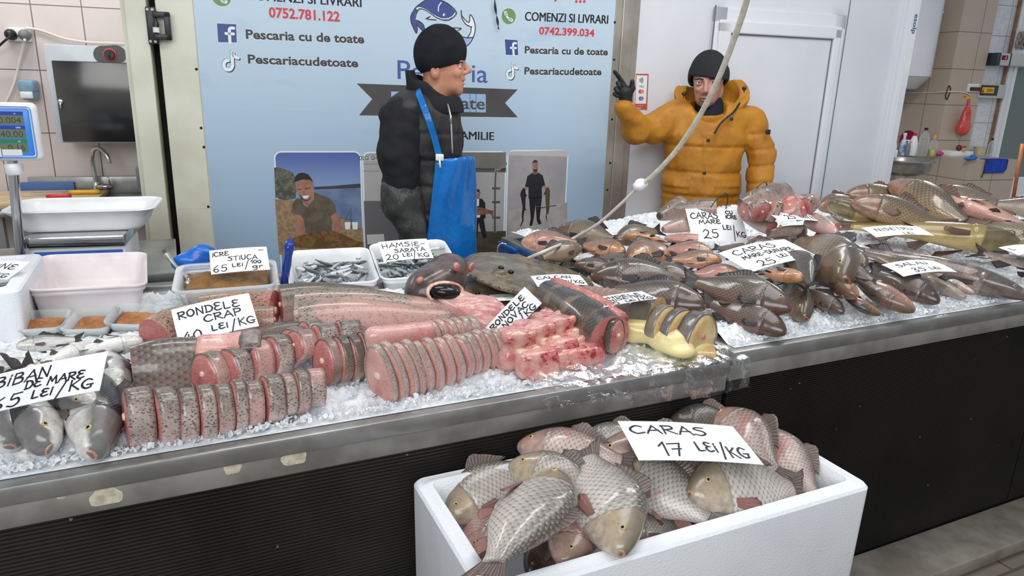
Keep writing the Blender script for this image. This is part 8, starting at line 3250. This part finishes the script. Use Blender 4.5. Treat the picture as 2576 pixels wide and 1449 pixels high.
# cloth over the bench front, red bag, broom
c0, c1 = far(2480, 399, -.004), far(2527, 434, -.004)
r = empty('cleaning_cloth', label='blue cleaning cloth with black edge hanging over the bench front', cat='cloth', mat=FARM)
b = MB()
pts = [(c0.x, .9), (c1.x, .9), (c1.x, c1.z + .04), (c1.x - .04, c1.z), (c0.x, c1.z)]
b.rings([[(x, -.004 - .004 * sin(x * 40), z) for x, z in pts], [(x, -.012 - .004 * sin(x * 40), z) for x, z in pts]])
b.box((c0.x, -.012, .9005), (c1.x, .07, .907), .002)
link('fabric', b.mesh('fabric', pm('cloth_blue', rgb(24, 72, 190), rgb(18, 58, 164), 20, .8), False), r)
b = MB()
b.tube([(x, -.013, z) for x, z in pts[1:]] + [(c0.x, -.013, .9)], .005, 6)
b.tube([(c0.x, -.013, c1.z), (c0.x - .02, -.014, c1.z - .05)], .006, 6)
link('edging', b.mesh('edging', M_black), r)
b0, b1 = far(2430, 245, bp - .04), far(2433, 343, bp - .04)
H_ = b0.z - b1.z
r = empty('carrier_bag', label='red translucent carrier bag hanging from a cable on the tiled pillar', cat='bag', mat=FARM @ Matrix.Translation((b0.x, bp - .085, b1.z)))
me = sdmesh('film', lambda P: su(su(sd_ell(P, (0, 0, H_ * .22), (.088, .06, H_ * .2)), sd_ell(P, (.005, 0, H_ * .48), (.06, .045, H_ * .26)), .04), sd_cap(P, (0, 0, H_ * .6), (0, .0, H_ * .95), .025, .012), .03) + .006 * wob(P * np.array([2, 2, .7], dtype=np.float32), 40, 2), (-.12, -.09, -.03), (.12, .08, H_ + .04), .007, pm('red_film', rgb(216, 84, 78), rgb(196, 60, 58), 9, .3, 0, .3, 40))
link('film', me, r)
b = MB()
q0, q1 = IFAR @ fwdp(2572, 362, 5.6), IFAR @ fwdp(2548, 505, 5.6)
b.tube([q0, q0.lerp(q1, .5), (q1.x, q1.y, q1.z)], .013, 10)
d_ = (q1 - q0).normalized()
b.tube([q1, q1 + d_ * (q1.z / max(-d_.z, .2) - .1)], .013, 10)
r = empty('broom', label='broom with an orange wooden stick leaning before the glass at the right edge', cat='broom', mat=FARM)
link('stick', b.mesh('stick', pm('broom_wood', rgb(190, 120, 70), rgb(170, 104, 60), 12, .5)), r)
e_ = q1 + d_ * (q1.z / max(-d_.z, .2) - .1)
b = MB()
b.box((e_.x - .18, e_.y - .03, .0), (e_.x + .18, e_.y + .03, .12), .01)
link('head', b.mesh('head', M_dark), r)
# electrics on the pillar and the white frame
cl_ = farl(2262, 233, ap - .012)
cable([(ap - .012, cl_.y, cl_.z), (ap - .012, bp + .2, farl(2340, 233, ap).z), (ap - .014, bp - .016, far(2376, 230, bp).z), (far(2420, 232, bp).x, bp - .016, far(2420, 232, bp).z), (far(2440, 238, bp).x, bp - .015, far(2440, 240, bp).z)], .007, M_cable, 'power_cable', 'white cable clipped across the beige tiles', FARM)
c = far(2387, 233, bp - .03)
b = MB()
b.tube([(c.x + .025 * cos(a), bp - .02 - .004 * sin(3 * a), c.z + .075 * sin(a)) for a in np.linspace(0, 4 * pi, 40)], .006, 8)
FO('cable_coil', b, M_black, 'small coil of black cable on the corner of the pillar', 'cable')
c0, c1 = far(2433, 210, bp), far(2455, 232, bp)
r = empty('wall_socket', label='white wall socket with a dark plug on the pillar beside the red bag', cat='socket', mat=FARM)
b = MB()
b.box((c0.x, bp - .03, c1.z), (c1.x, bp - .001, c0.z), .004)
link('plate', b.mesh('plate', M_white_plastic, angle=40), r)
b = MB()
b.box((c0.x + .02, bp - .06, c1.z + .015), (c1.x + .01, bp - .03, c1.z + .055), .005)
link('plug', b.mesh('plug', pm('plug_brown', rgb(64, 28, 24), None), angle=40), r)
c0, c1 = far(2425, 239, bp), far(2437, 249, bp)
r = empty('warning_sticker', label='small yellow warning sticker on the pillar above the red bag', cat='sticker', mat=FARM)
b = MB()
b.box((c0.x - .02, bp - .002, c1.z), (c1.x + .02, bp - .0005, c0.z))
link('backing', b.mesh('backing', M_yellow, False), r)
vs, fs = textmesh('230V', (c0.z - c1.z) * .7, .02)
b = MB()
b.add([(c0.x - .016 + v.x * .9, bp - .0024, c1.z + (c0.z - c1.z) * .25 + v.y) for v in vs], fs)
link('lettering', b.mesh('lettering', M_ink, False), r)
bo_ = bp + .05
c0, c1 = far(2466, 211, bo_ - .06), far(2524, 248, bo_ - .06)
r = empty('switch_box', label='grey switch box with a yellow 230V sticker beside the white frame', cat='switch box', mat=FARM)
b = MB()
b.box((c0.x, bo_ - .07, c1.z), (c1.x, bo_ + .045, c0.z), .006)
link('casing', b.mesh('casing', pm('box_grey', rgb(190, 190, 188), None, rough=.5), angle=40), r)
b = MB()
b.box((c0.x + .01, bo_ - .078, c1.z + .03), (c0.x + (c1.x - c0.x) * .68, bo_ - .069, c0.z - .012), .003)
wn_ = link('window', b.mesh('window', M_black, angle=40), r)
sx0, sx1, sz0, sz1 = c0.x + .025, c0.x + (c1.x - c0.x) * .52, c1.z + .055, c0.z - .035
b = MB()
b.box((sx0, bo_ - .0795, sz0), (sx1, bo_ - .078, sz1))
link('sticker', b.mesh('sticker', M_yellow, False), wn_)
vs, fs = textmesh('230V', (sz1 - sz0) * .7, .02, 1.0, (sx1 - sx0) * .55)
b = MB()
b.add([(sx0 + (sx1 - sx0) * .38 + v.x, bo_ - .0799, sz0 + (sz1 - sz0) * .25 + v.y) for v in vs], fs)
b.add([(sx0 + .006, bo_ - .0799, sz0 + .006), (sx0 + .03, bo_ - .0799, sz0 + .006), (sx0 + .018, bo_ - .0799, sz1 - .006)], [(0, 1, 2)])
link('lettering', b.mesh('lettering', M_ink, False), wn_)
c0, c1 = far(2501, 133, bo_ - .1), far(2600, 169, bo_ - .1)
r = empty('controller_unit', label='grey controller unit with a red display on the white frame', cat='controller', mat=FARM)
b = MB()
b.box((c0.x + .03, bo_ - .16, c1.z), (c1.x, bo_ - .012, c0.z), .01, 3)
link('casing', b.mesh('casing', pm('box_grey', rgb(190, 190, 188)), angle=40), r)
b = MB()
b.box((c0.x, bo_ - .165, c1.z - .004), (c0.x + .05, bo_ - .012, c0.z + .002), .014, 3)
b.box((c0.x + .185, bo_ - .164, c1.z), (c0.x + .205, bo_ - .1, c0.z), .004)
link('end_cap', b.mesh('end_cap', pm('dark_blue_grey', rgb(48, 54, 66), None, rough=.4), angle=40), r)
b = MB()
b.box((c0.x + .06, bo_ - .163, c0.z - .075), (c0.x + .15, bo_ - .159, c0.z - .025), .003)
sc_ = link('screen', b.mesh('screen', M_black, angle=40), r)
t = NT('red_digits')
t.b.inputs['Emission Color'].default_value = rgb(255, 40, 50)
t.b.inputs['Emission Strength'].default_value = 1.4
M_led = t.base(rgb(160, 20, 26), .4)
vs, fs = textmesh('-5', .045, .02)
b = MB()
b.add([(c0.x + .095 + v.x, bo_ - .1635, c0.z - .066 + v.y) for v in vs], fs)
link('digits', b.mesh('digits', M_led, False), sc_)
c = far(2565, 105, bo_ - .03)
b = MB()
for i, (dx, dz) in enumerate(((-.05, .05), (.02, .07), (-.06, -.02), (.02, -.03), (.06, .02))):
    b.tube([(c.x + dx + .035 * cos(a), bo_ - .05 - .02 * sin(a * .5), c.z + dz + .045 * sin(a)) for a in np.linspace(0, 2 * pi, 16)], .016, 8)
FO('hose_coil', b, pm('hose_grey', rgb(150, 144, 136), rgb(110, 104, 98), 20, .5), 'coil of grey hose above the controller unit', 'hose')
# printed strip on the wall below the switch box
